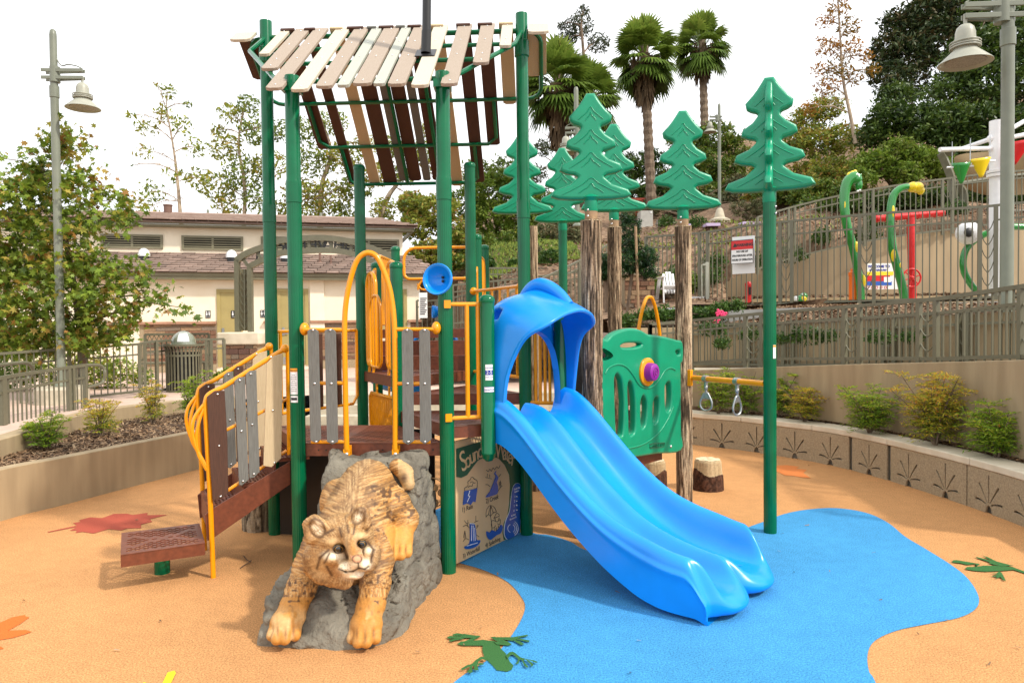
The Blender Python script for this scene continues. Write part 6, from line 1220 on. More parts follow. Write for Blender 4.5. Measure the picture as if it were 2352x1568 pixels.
# ---- railing helpers
def bolts(mb, pts, n, r=.008):
    n = np.array(n, float)
    for p in pts: mb.sphere(np.array(p)+n*.004, r, 8, 5)
def knob(c, n, r=.028, parent=None, mb=None):
    mb.sphere(c, (r, r, r*1.3), 12, 8)
def plank(poly, z=None):
    pass
def rail_plank(pl, pxpoly, w, m, name='plank', parent=None, th=.02, boltz=()):
    pts = [pl.uz(x, y, w) for x, y in pxpoly]
    mb = MB().prism(pts, pl.pt(0, 0, w), pl.x, (0, 0, 1), th); o = mb.build(name, m, parent, smooth=0, bevel=.003)
    return o
z6 = lambda p: zm(p, 660.4, 545.5, .3662)
fr = MB(); off = -.09
P3 = lambda p, w=off: [AB.px(x, y, w) for x, y in z6(p)]
arch = [(372, 1330), (368, 1200), (362, 900), (358, 560), (368, 400), (395, 260), (430, 155), (470, 108), (515, 96), (560, 122), (600, 200), (635, 300), (655, 400), (668, 520), (674, 700), (676, 1000), (676, 1330)]
ar = MB().tube(catmull(P3(arch), 6), .021, 12)
for u in (372, 678):
    c = P3([(u, 1345)])[0]; ar.box(c+np.array([0, .03, 0]), (.06, .012, .10)); ar.box(c, (.05, .03, .05))
rl_ = ps
gate = ar.build('entry_arch', M['yellow'], ps, smooth=40)
rm = MB()
for a, b in (((100, 578), (355, 578)), ((680, 575), (930, 575)), ((140, 912), (355, 912)), ((680, 915), (890, 915)), ((150, 1280), (362, 1280)), ((685, 1280), (895, 1280))): rm.tube(P3([a, b]), .015, 10)
for c in ((100, 573), (930, 568)): rm.sphere(P3([c])[0]+np.array([0, .03, 0]), (.036, .05, .05), 12, 8)
fr_ = rm.split('railing', M['yellow'], ps, child='rail_bar', smooth=40)
pk = [[(127, 585), (145, 572), (175, 572), (194, 590), (210, 1265), (180, 1287), (145, 1268)], [(234, 585), (252, 572), (285, 572), (303, 592), (317, 1280), (282, 1295), (249, 1278)], [(717, 590), (735, 572), (765, 572), (786, 588), (793, 1275), (757, 1297), (724, 1280)], [(826, 588), (845, 572), (875, 572), (893, 590), (903, 1265), (863, 1294), (832, 1275)]]
bm_ = MB()
for p in pk:
    rail_plank(AB, z6(p), off-.03, M['plk_grey'], parent=fr_)
    cx0 = sum(q[0] for q in p[1:3])/2; cx1 = p[5][0]
    for y, x in ((580, cx0), (915, (cx0+cx1)/2), (1280 if p[5][1] > 1286 else 1268, cx1)): bm_.sphere(AB.px(*z6([(x, y)])[0], off-.043), (.009, .005, .009), 8, 5)
for u in (372, 678): bm_.sphere(P3([(u, 1357)], off-.012)[0]+np.array([0, -.006, 0]), (.014, .008, .014), 10, 6)
bm_.split('bolt', M['bolt'], fr_, smooth=60)

# BG short railing
BG = Plane(pB+np.array([.0, .0]), math.degrees(math.atan2(*(pG-pB)[::-1])))
mb = MB(); L_ = np.linalg.norm(pG-pB)
for z in (1.19, 2.06): mb.tube([BG.pt(.02, z, -.03), BG.pt(L_-.03, z, -.03)], .017, 10)
for u in (.16, .25): mb.tube([BG.pt(u, 1.19, -.03), BG.pt(u, 2.06, -.03)], .018, 10)
for z in (1.2, 2.06): mb.box(BG.pt(.0, z, -.065), (.05, .012, .06), rz=BG.rz)
mb.split('railing', M['yellow'], ps, child='rail_bar', smooth=40)
# CH rail with bars
CH = Plane(pH, math.degrees(math.atan2(*(pC-pH)[::-1]))); L_ = np.linalg.norm(pC-pH); mb = MB()
for z in (1.2, 2.02): mb.tube([CH.pt(.05, z), CH.pt(L_-.05, z)], .017, 10)
for u in np.linspace(.1, L_-.1, 4): mb.tube([CH.pt(u, 1.2), CH.pt(u, 2.02)], .014, 10)
mb.split('railing', M['yellow'], ps, child='rail_bar', smooth=40)

# ---- tall loop barriers on the O-E edge of deck 4 (yellow moulded panels)
def loop_barrier(pl, u0, u1, z0, z1, w, n_mid=1, r=.02, name='loop_barrier', lean=0):
    mb = MB(); rr = min((u1-u0)/2, .16); pts = []
    for k in range(9): a = math.pi-math.pi/2*k/8; pts.append((u0+rr+rr*math.cos(a), z1-rr+rr*math.sin(a)))
    for k in range(9): a = math.pi/2-math.pi/2*k/8; pts.append((u1-rr+rr*math.cos(a), z1-rr+rr*math.sin(a)))
    r2 = rr*.5
    for k in range(5): a = -math.pi/2*k/4; pts.append((u1-r2+r2*math.cos(a), z0+r2+r2*math.sin(a)))
    for k in range(5): a = -math.pi/2-math.pi/2*k/4; pts.append((u0+r2+r2*math.cos(a), z0+r2+r2*math.sin(a)))
    mb.tube([pl.pt(u, z, w) for u, z in pts], r, 10, closed=True)
    for k in range(n_mid): u = u0+(u1-u0)*(k+1)/(n_mid+1); mb.tube([pl.pt(u, z0, w), pl.pt(u, z1-.005, w)], r*.7, 8)
    return mb.build(name, M['yellow'], ps, smooth=40)
OE = Plane(pO, math.degrees(math.atan2(*(pE-pO)[::-1])))
loop_barrier(OE, .78, 1.07, 1.50, 2.44, -.04, 2, .022)
loop_barrier(OE, .10, .42, 1.50, 2.50, -.04, 4, .02)
loop_barrier(OE, .42, .78, 1.5, 2.2, 0.02, 3, .014)
mb = MB()
for u in (.2, .36, .86, 1.0): mb.tube([OE.pt(u, 1.52, -.04), OE.pt(u, 1.36, -.02)], .014, 8)
mb.split('barrier_bracket', M['yellow'], ps, smooth=40)
# hanging grille under deck 4
mb = MB(); 
zt0, zb0 = 1.22, .86
pts = [(.12, zt0-.03), (.16, zt0), (.93, zt0), (.98, zt0-.04), (.98, zb0+.04), (.94, zb0), (.16, zb0), (.12, zb0+.03)]
mb.tube([OE.pt(u, z, -.03) for u, z in pts], .018, 8, closed=True)
for k in range(13): u = .17+.76*k/12; mb.bar(OE.pt(u, zb0, -.03), OE.pt(u, zt0, -.03), .03, .018)
for u in (.35, .75): mb.bar(OE.pt(u, zt0, -.03), OE.pt(u, 1.40, -.03), .03, .014, up=OE.n)
mb.tube(catmull([OE.pt(.32, 1.06, -.04), OE.pt(.34, 1.03, -.14), OE.pt(.55, 1.01, -.16), OE.pt(.76, 1.03, -.14), OE.pt(.78, 1.06, -.04)], 4), .016, 8)
mb.build('barrier_grille', M['yellow'], ps, smooth=40)
# top deck rails
TA = Plane(TD[1], math.degrees(math.atan2(*(TD[0]-TD[1])[::-1]))); wS = np.linalg.norm(TD[0]-TD[1])
loop_barrier(Plane(TD[1], math.degrees(math.atan2(*(TD[3]-TD[1])[::-1]))), .08, 1.02, 1.92, 2.72, 0, 8, .018)
loop_barrier(Plane(TD[0], math.degrees(math.atan2(*(TD[2]-TD[0])[::-1]))), .08, 1.02, 1.92, 2.72, 0, 8, .018)
TB = Plane(TD[3], math.degrees(math.atan2(*(TD[2]-TD[3])[::-1])))
loop_barrier(TB, .12, wS-.1, 2.5, 2.90, -.06, 0, .02, 'hoop_rail'); loop_barrier(TB, .3, wS-.45, 2.36, 2.52, -.06, 0, .014, 'hoop_rail')
# stair rails down from the top deck, both sides
for base, sgn in ((pE, 1), (pF, -1)):
    pl = Plane(base+out*.04, math.degrees(math.atan2(*out[::-1]))); mb = MB()
    mb.tube([pl.pt(0, 1.55), pl.pt(0, 2.3), pl.pt(.6, 2.55), pl.pt(.6, 1.85)], .017, 8)
    for u in (.15, .3, .45): mb.tube([pl.pt(u, 1.6+.4*u), pl.pt(u, 2.3+.42*u)], .012, 8)
    mb.split('railing', M['yellow'], ps, child='rail_bar', smooth=40)
# left side rail D-E
DE = Plane(pD, math.degrees(math.atan2(*(pE-pD)[::-1]))); L_ = np.linalg.norm(pE-pD); mb = MB()
mb.tube([DE.pt(u, z) for u, z in ((.06, 1.86), (L_-.08, 1.86))], .016, 8); mb.tube([DE.pt(.1, 1.1), DE.pt(L_-.14, 1.1), DE.pt(L_-.08, 1.18), DE.pt(L_-.08, 1.86)], .016, 8); mb.tube([DE.pt(.1, 1.1), DE.pt(.1, 1.86)], .016, 8)
for u in (.0, L_): mb.sphere(DE.pt(u, 1.86), (.05, .05, .05), 12, 8)
rde = mb.split('railing', M['yellow'], ps, child='rail_bar', smooth=40)
for u in (.3, .55, .8): MB().box(DE.pt(u, 1.47, -.0), (.11, .024, .72), rz=DE.rz).build('plank', M['plk_brown'], rde, bevel=.004)
# deck 4 right side C-F rail
CF = Plane(pC, math.degrees(math.atan2(*(pF-pC)[::-1]))); L_ = np.linalg.norm(pF-pC); mb = MB()
for z in (1.42, 2.25): mb.tube([CF.pt(.06, z), CF.pt(L_-.06, z)], .016, 8)
for u in np.linspace(.15, L_-.15, 6): mb.tube([CF.pt(u, 1.42), CF.pt(u, 2.25)], .012, 8)
for u in (.06, L_-.06): mb.sphere(CF.pt(u, 2.25), .04, 12, 8)
mb.split('railing', M['yellow'], ps, child='rail_bar', smooth=40)

# ---- stairs on the left
L0 = np.array([-2.30, 5.46]); STP = Plane(L0, 27.5); SWD = .73
zz7 = lambda p: zm(p, 229.7, 746.5, .4028)
near = [STP.uz(x, y) for x, y in zz7([(640, 1045), (1083, 775), (1085, 905), (648, 1210), (612, 1228), (597, 1080)])]
stairs = ps
for w, nm in ((0, 'stringer'), (SWD, 'stringer')):
    MB().prism(near, STP.pt(0, 0, w), STP.x, (0, 0, 1), .016).build(nm, M['brown'], stairs, smooth=0, bevel=.003)
for k, (u0, u1, z) in enumerate(((-.03, .24, .52), (.22, .48, .69), (.46, .74, .86))):
    c = [STP.pt(u0, 0, .012), STP.pt(u1, 0, .012), STP.pt(u1, 0, SWD-.012), STP.pt(u0, 0, SWD-.012)]
    deck([p[:2] for p in c], z, 'stair_tread', .03, ang=STP.rz+math.pi/2, margin=.03)
    MB().box(STP.pt(u0+.008, z-.1, SWD/2), (.012, SWD-.03, .17), rz=STP.rz).build('stair_riser', M['brown'], stairs, smooth=0)
plat = [G(x, y, .29)[:2] for x, y in ((279, 1223), (458, 1201), (471, 1246), (277, 1274))]; print('platform', plat)
# regularise platform: use stair frame
pc = sum(plat)/4; 
deck(plat, .29, 'stair_platform', .09, ang=math.atan2(*(plat[1]-plat[0])[::-1]), rib=lambda q: abs(abs(q[0])*.62-abs(q[1])) < .03 or abs(q[0]) < .05 and abs(q[1]) < .05, margin=.05, hole=(.021, .0155), pitch=(.056, .030))
pp = post(G(373, 1315)[:2], .24, False); MB().lathe([(.11, .235), (.11, .245)], (*G(373, 1315)[:2], 0), 20).build('mounting_plate', M['brown'], ps)
# handrails (near, far)
def handrail(w, cols):
    mb = MB(); Q = lambda p: [STP.px(x, y) + STP.n*w for x, y in zz7(p)]
    mb.tube(catmull(Q([(645, 1435), (628, 1000), (612, 700), (600, 480), (602, 430), (622, 392), (700, 352)]), 6)+Q([(1000, 165), (1050, 135)]), .019, 12)
    mb.sphere(Q([(1052, 133)])[0], .035, 10, 8)
    for a, b in (((612, 650), (1062, 420)), ((725, 940), (1062, 712)), ): mb.tube(Q([a, b]), .013, 8)
    mb.tube(catmull(Q([(600, 455), (565, 540), (548, 640), (560, 730), (590, 790), (608, 822)]), 5), .013, 8)
    mb.tube(catmull(Q([(600, 440), (540, 520), (525, 600), (545, 690), (580, 760), (605, 800)]), 5), .013, 8)
    mb.tube(Q([(1065, 130), (1075, 735)]), .015, 8)
    o = mb.build('handrail', M['yellow'], ps, smooth=40)
    P = [[(607, 405), (650, 372), (706, 370), (722, 640), (728, 945), (700, 975), (640, 992), (625, 800)], [(762, 318), (785, 296), (822, 292), (830, 560), (843, 872), (805, 905), (788, 903), (775, 600)], [(825, 280), (848, 258), (886, 256), (893, 520), (905, 828), (870, 862), (846, 865), (836, 560)], [(945, 215), (985, 175), (1035, 160), (1033, 450), (1026, 752), (972, 802), (926, 795), (935, 500)]]
    P = [[tuple(q) for q in p] for p in P]; b = MB()
    for p, c in zip(P, cols):
        pts = [STP.uz(x, y) for x, y in zz7(p)]
        MB().prism(pts, STP.pt(0, 0, w-.028), STP.x, (0, 0, 1), .02).build('plank', M[c], o, smooth=0, bevel=.003)
        cx = sum(q[0] for q in p)/len(p); ys = sorted(q[1] for q in p)
        for y in (ys[0]+20, (ys[0]+ys[-1])/2, ys[-1]-25): b.sphere(STP.px(*zz7([(cx+(y-600)*.03, y)])[0])+STP.n*(w-.04), .009, 8, 5)
    b.split('bolt', M['bolt'], o, smooth=60)
handrail(-.02, ['plk_brown', 'plk_grey', 'plk_grey', 'plk_cream']); handrail(SWD+.02, ['plk_brown', 'plk_grey', 'plk_brown', 'plk_cream'])

# ---- roof
RX = np.array([math.cos(HY), math.sin(HY), 0]); RY = np.array([-math.sin(HY), math.cos(HY), 0])
RO = v3(HC, 4.55); sl_ = (4.55-3.80)/.98; nd = np.array([*(-RY[:2]), -sl_]); nd /= np.linalg.norm(nd); fd = np.array([*RY[:2], -sl_]); fd /= np.linalg.norm(fd)
nn_ = np.cross(RX, nd); nn_ = nn_ if nn_[2] > 0 else -nn_; fn_ = np.cross(RX, fd); fn_ = fn_ if fn_[2] > 0 else -fn_
def slope(px, py, dirv, nrm, lift=0): p = onplane(px, py, RO+nrm*lift, nrm)-RO; return p@RX, p@dirv
z2 = lambda x, y: (545.5+x*.3296, y*.3296)
roof = MB()
tubes_n = []
def rt(poly, d, nrm, lift=0, r=.019, closed=False):
    roof.tube([RO+RX*u+d*v+nrm*lift for u, v in poly], r, 8, closed=closed)
def rnd_rect(u0, u1, v0, v1, r=.08):
    P = []
    for (cx, cy, a0) in ((u1-r, v1-r, 0), (u0+r, v1-r, 90), (u0+r, v0+r, 180), (u1-r, v0+r, 270)):
        for k in range(5): a = R(a0+90*k/4); P.append((cx+r*math.cos(a), cy+r*math.sin(a)))
    return P
vE = np.linalg.norm([.98, .75])
uA = (v3(pA, 0)-v3(HC, 0))@RX; uB = (v3(pB, 0)-v3(HC, 0))@RX; uD = (v3(pD, 0)-v3(HC, 0))@RX; uC = (v3(pC, 0)-v3(HC, 0))@RX
for v, x0, x1 in ((.03, uD-.0, uC+.0), (.42, uD+.12, uC-.12), (.80, uA-.22, uB+.22), (vE, uA-.12, uB+.06)): rt([(x0, v), (x1, v)], nd, nn_, -.02)
rt([(uA-.12, vE), (uD-.02, .42), (uD, .05)], nd, nn_, -.02); rt([(uB+.06, vE), (uC-.05, .42), (uC, .05)], nd, nn_, -.02)
v1 = slope(*z2(1100, 702), fd, fn_)[1]; v2 = slope(*z2(1170, 1008), fd, fn_)[1]; v3_ = slope(*z2(1270, 1270), fd, fn_)[1]; print('far rails', v1, v2, v3_)
rt(rnd_rect(uD-.17, uC+.17, .03, v1, .12), fd, fn_, -.02, closed=True)
ulm = slope(*z2(600, 1010), fd, fn_)[0]; urm = slope(*z2(1805, 990), fd, fn_)[0]
rt([(ulm-.02, v1), (ulm-.02, v2-.08), (ulm+.06, v2), (urm-.08, v2), (urm, v2-.08), (urm, v1)], fd, fn_, -.02)
ull = slope(*z2(790, 1250), fd, fn_)[0]; ulr = slope(*z2(1675, 1240), fd, fn_)[0]
rt([(ull, v2), (ull, v3_-.06), (ull+.05, v3_), (ulr-.06, v3_), (ulr, v3_-.06), (ulr, v2)], fd, fn_, -.02)
for u in (-.14, .22): rt([(u, .05), (u, v3_)], fd, fn_, -.02)
for u in (-.2, .25): rt([(u, .05), (u, vE)], nd, nn_, -.02)
for c in (pA, pB): roof.box(v3(c, 3.72)+np.array([.0, -.0, 0]), (.13, .13, .06)); roof.tube([v3(c, 3.70)+np.array([0, -.05, 0]), v3(c, 3.80)+np.array([0, -.07, 0])], .02, 8)
for c in (pC, pD): roof.lathe([(PR*1.0, 4.28), (PR*1.15, 4.29), (PR*1.15, 4.42), (PR*1.0, 4.43)], (*c, 0), 24)
rf = roof.build('roof', M['green'], ps, smooth=40)
def roofplank(u0, u1, va, vb, d, nrm, m, clip0=False, clip1=True, notch=None):
    c = (u1-u0)*.22; pts = [(u0, va), (u1, va)] if not clip0 else [(u0, va+c*.5), (u0+c, va), (u1-c, va), (u1, va+c*.5)]
    pts += [(u1, vb-c*.6), (u1-c, vb), (u0+c, vb), (u0, vb-c*.6)] if clip1 else [(u1, vb), (u0, vb)]
    mb = MB().prism(pts, RO+nrm*.012, RX, d, .026); o = mb.build('plank', m, rf, smooth=0, bevel=.003); return o
T, C_, S_ = M['plk_tan'], M['plk_pale'], M['plk_sage']
npk = [((150, 370), (212, 378), C_), ((165, 470), (268, 480), T), ((192, 610), (305, 612), T), ((368, 620), (482, 622), C_), ((542, 596), (655, 600), T), ((692, 590), (772, 592), S_), ((800, 578), (925, 582), T), ((945, 580), (1022, 582), S_), ((1045, 581), (1165, 585), T), ((1210, 585), (1325, 597), C_), ((1415, 578), (1530, 584), T), ((1640, 430), (1748, 438), T), ((1825, 312), (1905, 318), C_)]
bo = MB(); last = None
for a, b, m_ in npk:
    ua, va = slope(*z2(*a), nd, nn_, .025); ub, vb = slope(*z2(*b), nd, nn_, .025)
    roofplank(ua, ub, -.06, (va+vb)/2, nd, nn_, m_)
    for v in (.03, .42, .80, (va+vb)/2-.06):
        if v < (va+vb)/2-.04: bo.sphere(RO+RX*((ua+ub)/2)+nd*v+nn_*.026, .007, 8, 4)
for u0, u1, vb in ((uD-.26, uD-.08, .22), (uC+.06, uC+.24, .24)): roofplank(u0, u1, .0, vb, nd, nn_, C_)
B_, Cc, Gg = M['plk_brown'], M['plk_cream'], M['plk_grey']
fpk = [((560, 1040), (648, 1052), B_), ((775, 1285), (838, 1290), B_), ((925, 1300), (998, 1300), Cc), ((1020, 1285), (1112, 1280), B_), ((1130, 1265), (1182, 1262), Gg), ((1198, 1268), (1282, 1262), B_), ((1295, 1264), (1347, 1262), Gg), ((1362, 1262), (1440, 1262), B_), ((1490, 1300), (1572, 1300), Cc), ((1642, 1275), (1722, 1275), B_), ((1742, 1015), (1830, 1018), B_), ((1852, 730), (1942, 735), Cc)]
for a, b, m_ in fpk:
    ua, va = slope(*z2(*a), fd, fn_, -.01); ub, vb = slope(*z2(*b), fd, fn_, -.01)
    roofplank(ua, ub, -.04, (va+vb)/2, fd, fn_, m_)
roofplank(uD-.27, uD-.1, .05, .46, fd, fn_, B_); roofplank(uC+.02, uC+.22, .05, .50, fd, fn_, Cc); roofplank(uD+.02, uD+.14, .02, .5, fd, fn_, Cc)
bo.split('bolt', M['bolt'], rf, smooth=60)
# black pole on the roof
u_, v_ = slope(978, 122, nd, nn_, .03); bp_ = RO+RX*u_+nd*v_+nn_*.03
pole = thing('black_pole', 'black metal pole bolted on a square plate on top of the slatted roof', 'pole', bp_)
mb = MB(); mb.prism([(-.08, -.08), (.08, -.08), (.08, .08), (-.08, .08)], bp_, RX, nd, .008); mb.build('base_plate', M['black'], pole, smooth=0)
tp = D(984, -60, bp_[1]-.02); mb = MB().tube([bp_+np.array([0, 0, -.0]), bp_+(tp-bp_)*.28], .040, 20); mb.tube([bp_+(tp-bp_)*.27, tp+np.array([0, 0, .5])], .036, 20); mb.build('shaft', M['black'], pole, smooth=40)

# ---- slide
M['bluep2'] = M['bluep']
fz = lambda s: float(np.interp(s, SLX, SLZ))
SLp = catmull([(-.05, 1.125), (.06, 1.12), (.18, 1.08), (.35, .95), (.7, .61), (1.0, .375), (1.25, .245), (1.45, .19), (1.65, .165), (2.0, .15)], 8); SLX = [p[0] for p in SLp]; SLZ = [p[1] for p in SLp]
half = [(-.035, -.13), (-.04, -.05), (-.045, .02), (-.05, .075), (-.062, .105), (-.068, .125), (-.055, .15), (-.05, .175), (-.04, .20), (-.018, .222), (.01, .228), (.035, .215), (.055, .185), (.07, .14), (.085, .09), (.105, .045), (.135, .015), (.175, 0), (.23, -.004), (.29, 0), (.34, .012), (.38, .04), (.41, .078), (.435, .105), (.455, .118), (.475, .123)]
prof = half+[(.95-t, z) for t, z in half[::-1][1:]]
prof = [(p[0], p[1]) for p in catmull(prof, 2)]
tops = []; NS = 70
def lobe(t):   # exit outline: two rounded scoops
    k = abs(((t-.0)/.475) % 1*2-1) if 0 <= t <= .95 else 1.0
    return .13*(1-k**2.4)
rows = []
for i in range(NS+1):
    q = i/NS; row = []
    for t, dz in prof:
        send = 1.80+lobe(t); s = -.02+(send+.02)*q
        f = min(1, max(0, (s-(send-.15))/.15)); e = f*f*(3-2*f)
        sc = 1-e*.85 if dz > 0 else 1-e*.75
        fl = .035*e*(1 if t < .475 else -1)*(1 if dz > .03 else 0)*0
        z = fz(s)+(dz*sc if dz > 0 else dz)*(1+.12*math.exp(-((s-1.35)/.25)**2))
        if q > .95: g = (q-.95)/.05; z -= .045*g*g
        ex = max(0, (.30-s))/.30 if s < .30 else 0
        if dz > .12: z += 0
        zb = max(z, .004)
        w = 1+.0*s; wid = .045*math.exp(-((s-1.5)/.2)**2); tt = .475+(t-.475)*(1+wid)
        p = pG+ld*tt+hd*s; row.append((p[0], p[1], zb))
    rows.append(row)
# closing skirt at the exit: curl down and under
for g, (ds, dz_) in enumerate(((.010, -.03), (.004, -.06), (-.012, -.085), (-.04, -.10))):
    nq = len(rows[NS]); rows.append([(p[0]+hd[0]*ds*wq, p[1]+hd[1]*ds*wq, p[2]*(1+dz_*8)+.02*-dz_*8 if p[2] > .02 else p[2]) for p, wq in zip(rows[NS], [min(1, max(0, (min(q, nq-1-q)-15)/12)) for q in range(nq)])])
# underside: join both skirts
mb = MB().grid(rows); 
under = []
for r_ in rows[:-2]:
    a, b = np.array(r_[0]), np.array(r_[-1]); zmin = min(a[2], b[2]); under.append([tuple(a), tuple(a*.75+b*.25+np.array([0, 0, -.0])), tuple((a+b)/2), tuple(a*.25+b*.75), tuple(b)])
mb.grid([u[::-1] for u in under])
sld = mb.build('slide', M['bluep'], ps, smooth=60)
sm_ = sld.modifiers.new('s', 'SUBSURF'); sm_.levels = 1; sm_.render_levels = 1
mb = MB()
for lane in (.24, .71):   # moulded seam lines near the exits
    a = v3(pG+ld*(lane-.09)+hd*1.60, fz(1.6)+.006); b = v3(pG+ld*(lane+.02)+hd*1.72, fz(1.7)+.004); mb.tube([a, b], .003, 6)
mb.split('seam_line', M['bluep'], sld)

# ---- slide hood
def smoothf(x): x = min(1, max(0, x)); return x*x*(3-2*x)
AR = [(-.01, 1.03), (-.02, 1.25), (-.02, 1.5), (0.0, 1.72), (.04, 1.92), (.12, 2.04), (.24, 2.105), (.36, 2.135), (.475, 2.145), (.59, 2.135), (.71, 2.105), (.83, 2.03), (.91, 1.92), (.95, 1.72), (.97, 1.5), (.97, 1.25), (.96, 1.03)]
FR = [.12, .16, .20, .30, .45, .51, .53, .54, .53, .51, .48, .42, .33, .22, .17, .14, .12]
ARc = resample([(*a, f) for a, f in zip(AR, FR)], 90) if False else catmull([(*a, f) for a, f in zip(AR, FR)], 7)
nv = 34; rows = []; keep = []
for a in ARc:
    t, z, fmax = a; row = []
    side = abs(t-.475)/.475
    for j in range(nv+1):
        v = j/nv; s = -.06+(fmax+.06)*v
        topness = smoothf((z-1.75)/.35)
        zz = z+topness*(-.16*v**2.2+.0)-.03*topness*math.exp(-((v-.0)/.15)**2)
        zz += .035*math.exp(-((t-.475)/.05)**2)*math.exp(-((v-.35)/.25)**2)*topness
        tt = .475+(t-.475)*(1+.02*math.sin(math.pi*v)*topness-.05*(1-topness)*v)
        if v > .9: tt = .475+(tt-.475)*(1+.03*(v-.9)/.1)
        p = pG+ld*tt+hd*s; row.append((p[0], p[1], zz))
    rows.append(row)
mb = MB().grid(rows); n_ = nv+1; keepf = []
def inside_eye(f):
    c = sum(np.array(mb.v[i]) for i in f)/4; s = (c[:2]-pG)@hd; t = (c[:2]-pG)@ld
    for (s0, z0, t0) in ((.02, 1.97, 0), (.02, 1.97, .95)):
        if abs(t-t0) < .25 and ((s-s0)/.055)**2+((c[2]-z0)/.045)**2 < 1: return True
    return False
mb.f = [f for f in mb.f if not inside_eye(f)]; mb.m = [0]*len(mb.f)
hood = mb.build('slide_hood', M['bluep'], ps, smooth=60)
so_ = hood.modifiers.new('t', 'SOLIDIFY'); so_.thickness = .03; so_.offset = -1
ss = hood.modifiers.new('s', 'SUBSURF'); ss.levels = 1; ss.render_levels = 1
inn = catmull([(.085, 1.03), (.09, 1.3), (.11, 1.5), (.17, 1.68), (.29, 1.80), (.475, 1.85), (.66, 1.80), (.78, 1.68), (.84, 1.5), (.86, 1.3), (.865, 1.03)], 8); inn = resample(inn, len(ARc)); rows = []
for a, b in zip(ARc, inn):
    rows.append([v3(pG+ld*(a[0]*(1-f)+b[0]*f)+hd*(-.055+.05*f*f), (a[1]-.01)*(1-f)+b[1]*f) for f in (0, .15, .5, .85, 1)]+[v3(pG+ld*b[0]+hd*.06, b[1])])
o = MB().grid(rows).build('hood_back', M['bluep'], hood, smooth=60)
# hump handle on top of the hood
hp = catmull([v3(pG+ld*.475+hd*s, z) for s, z in ((-.06, 2.08), (-.01, 2.15), (.06, 2.205), (.14, 2.225), (.24, 2.195), (.34, 2.13), (.42, 2.05))], 5)
MB().tube(hp, [.055*(.75+.25*math.sin(math.pi*i/(len(hp)-1))) for i in range(len(hp))], 16).build('hood_handle', M['bluep'], hood, smooth=60)
# ---- stickers
def wrap(c, ang, r, z):  # point on the post at angle ang (deg from -Y towards +X)
    a = R(ang); return np.array([c[0]+r*math.sin(a), c[1]-r*math.cos(a), z])
def post_label(c, ang, w, z0, z1, m, parent, name='label_sticker', r=PR+.001, k=6):
    h = math.degrees(w/2/r); rows = [[wrap(c, ang-h+2*h*i/k, r, z) for z in (z0, z1)] for i in range(k+1)]
    return MB().grid(rows).build(name, m, parent, smooth=60)
def post_text(c, ang, s, size, z, m, parent, r=PR+.002):
    me = text_mesh(s, size, .0003); n = len(me.vertices); a = np.empty(n*3); me.vertices.foreach_get('co', a); a = a.reshape(-1, 3)
    V = [wrap(c, ang+math.degrees(x/r), r+zz, z+y) for x, y, zz in a]
    MB().add(V, [tuple(p.vertices) for p in me.polygons]).build('printed_text', m, parent, smooth=0); bpy.data.meshes.remove(me)
pAo = [o for o in ps.children if o.name.startswith('post')][0]
zof = lambda px, py, Y: D(px, py, Y)[2]
za_, zb_ = zof(672, 923, 5.5), zof(672, 846, 5.5); aA = -12
st1 = post_label(pA, aA, .062, zof(672, 906, 5.5), zb_, M['paper'], pAo); post_label(pA, aA, .062, zof(672, 854, 5.5), zb_+.001, M['ink_or'], st1, 'orange_band', r=PR+.0018)
post_text(pA, aA, 'WARNING', .014, zof(672, 851, 5.5), M['ink'], st1, PR+.0025)
for k in range(9): post_label(pA, aA, .048 if k % 3 else .03, zof(672, 862+k*4.6, 5.5), zof(672, 861+k*4.6, 5.5), M['ink'], st1, 'text_line', r=PR+.0018)
st2 = post_label(pA, aA, .062, za_-.004, zof(672, 909, 5.5), M['paper'], pAo); post_label(pA, aA, .052, zof(672, 919, 5.5), zof(672, 913, 5.5), M['ink'], st2, 'logo_bar', r=PR+.0018)
aG = 14
st3 = post_label(pGp, aG, .06, zof(1134, 873, 5.48), zof(1134, 837, 5.48), M['paper'], gpost)
post_text(pGp, aG, 'CHILDREN', .0125, zof(1134, 845, 5.48), M['ink_blue'], st3); post_label(pGp, aG, .06, zof(1134, 861, 5.48), zof(1134, 850, 5.48), M['ink_blue'], st3, 'blue_band', r=PR+.0018)
post_text(pGp, aG, '2-5', .036, zof(1134, 855.5, 5.48), M['paper'], st3, PR+.0028); post_text(pGp, aG, 'YEARS OLD', .011, zof(1134, 866, 5.48), M['ink_blue'], st3)
st4 = post_label(pGp, aG, .085, zof(1132, 901, 5.48), zof(1132, 888, 5.48), M['ink_blue'], gpost, 'logo_plate'); post_label(pGp, aG, .080, zof(1132, 900, 5.48), zof(1132, 889, 5.48), M['paper'], st4, 'plate_face', r=PR+.0018)
post_text(pGp, aG, 'GameTime', .0205, zof(1132, 894.5, 5.48), M['ink_blue'], st4, PR+.0028)

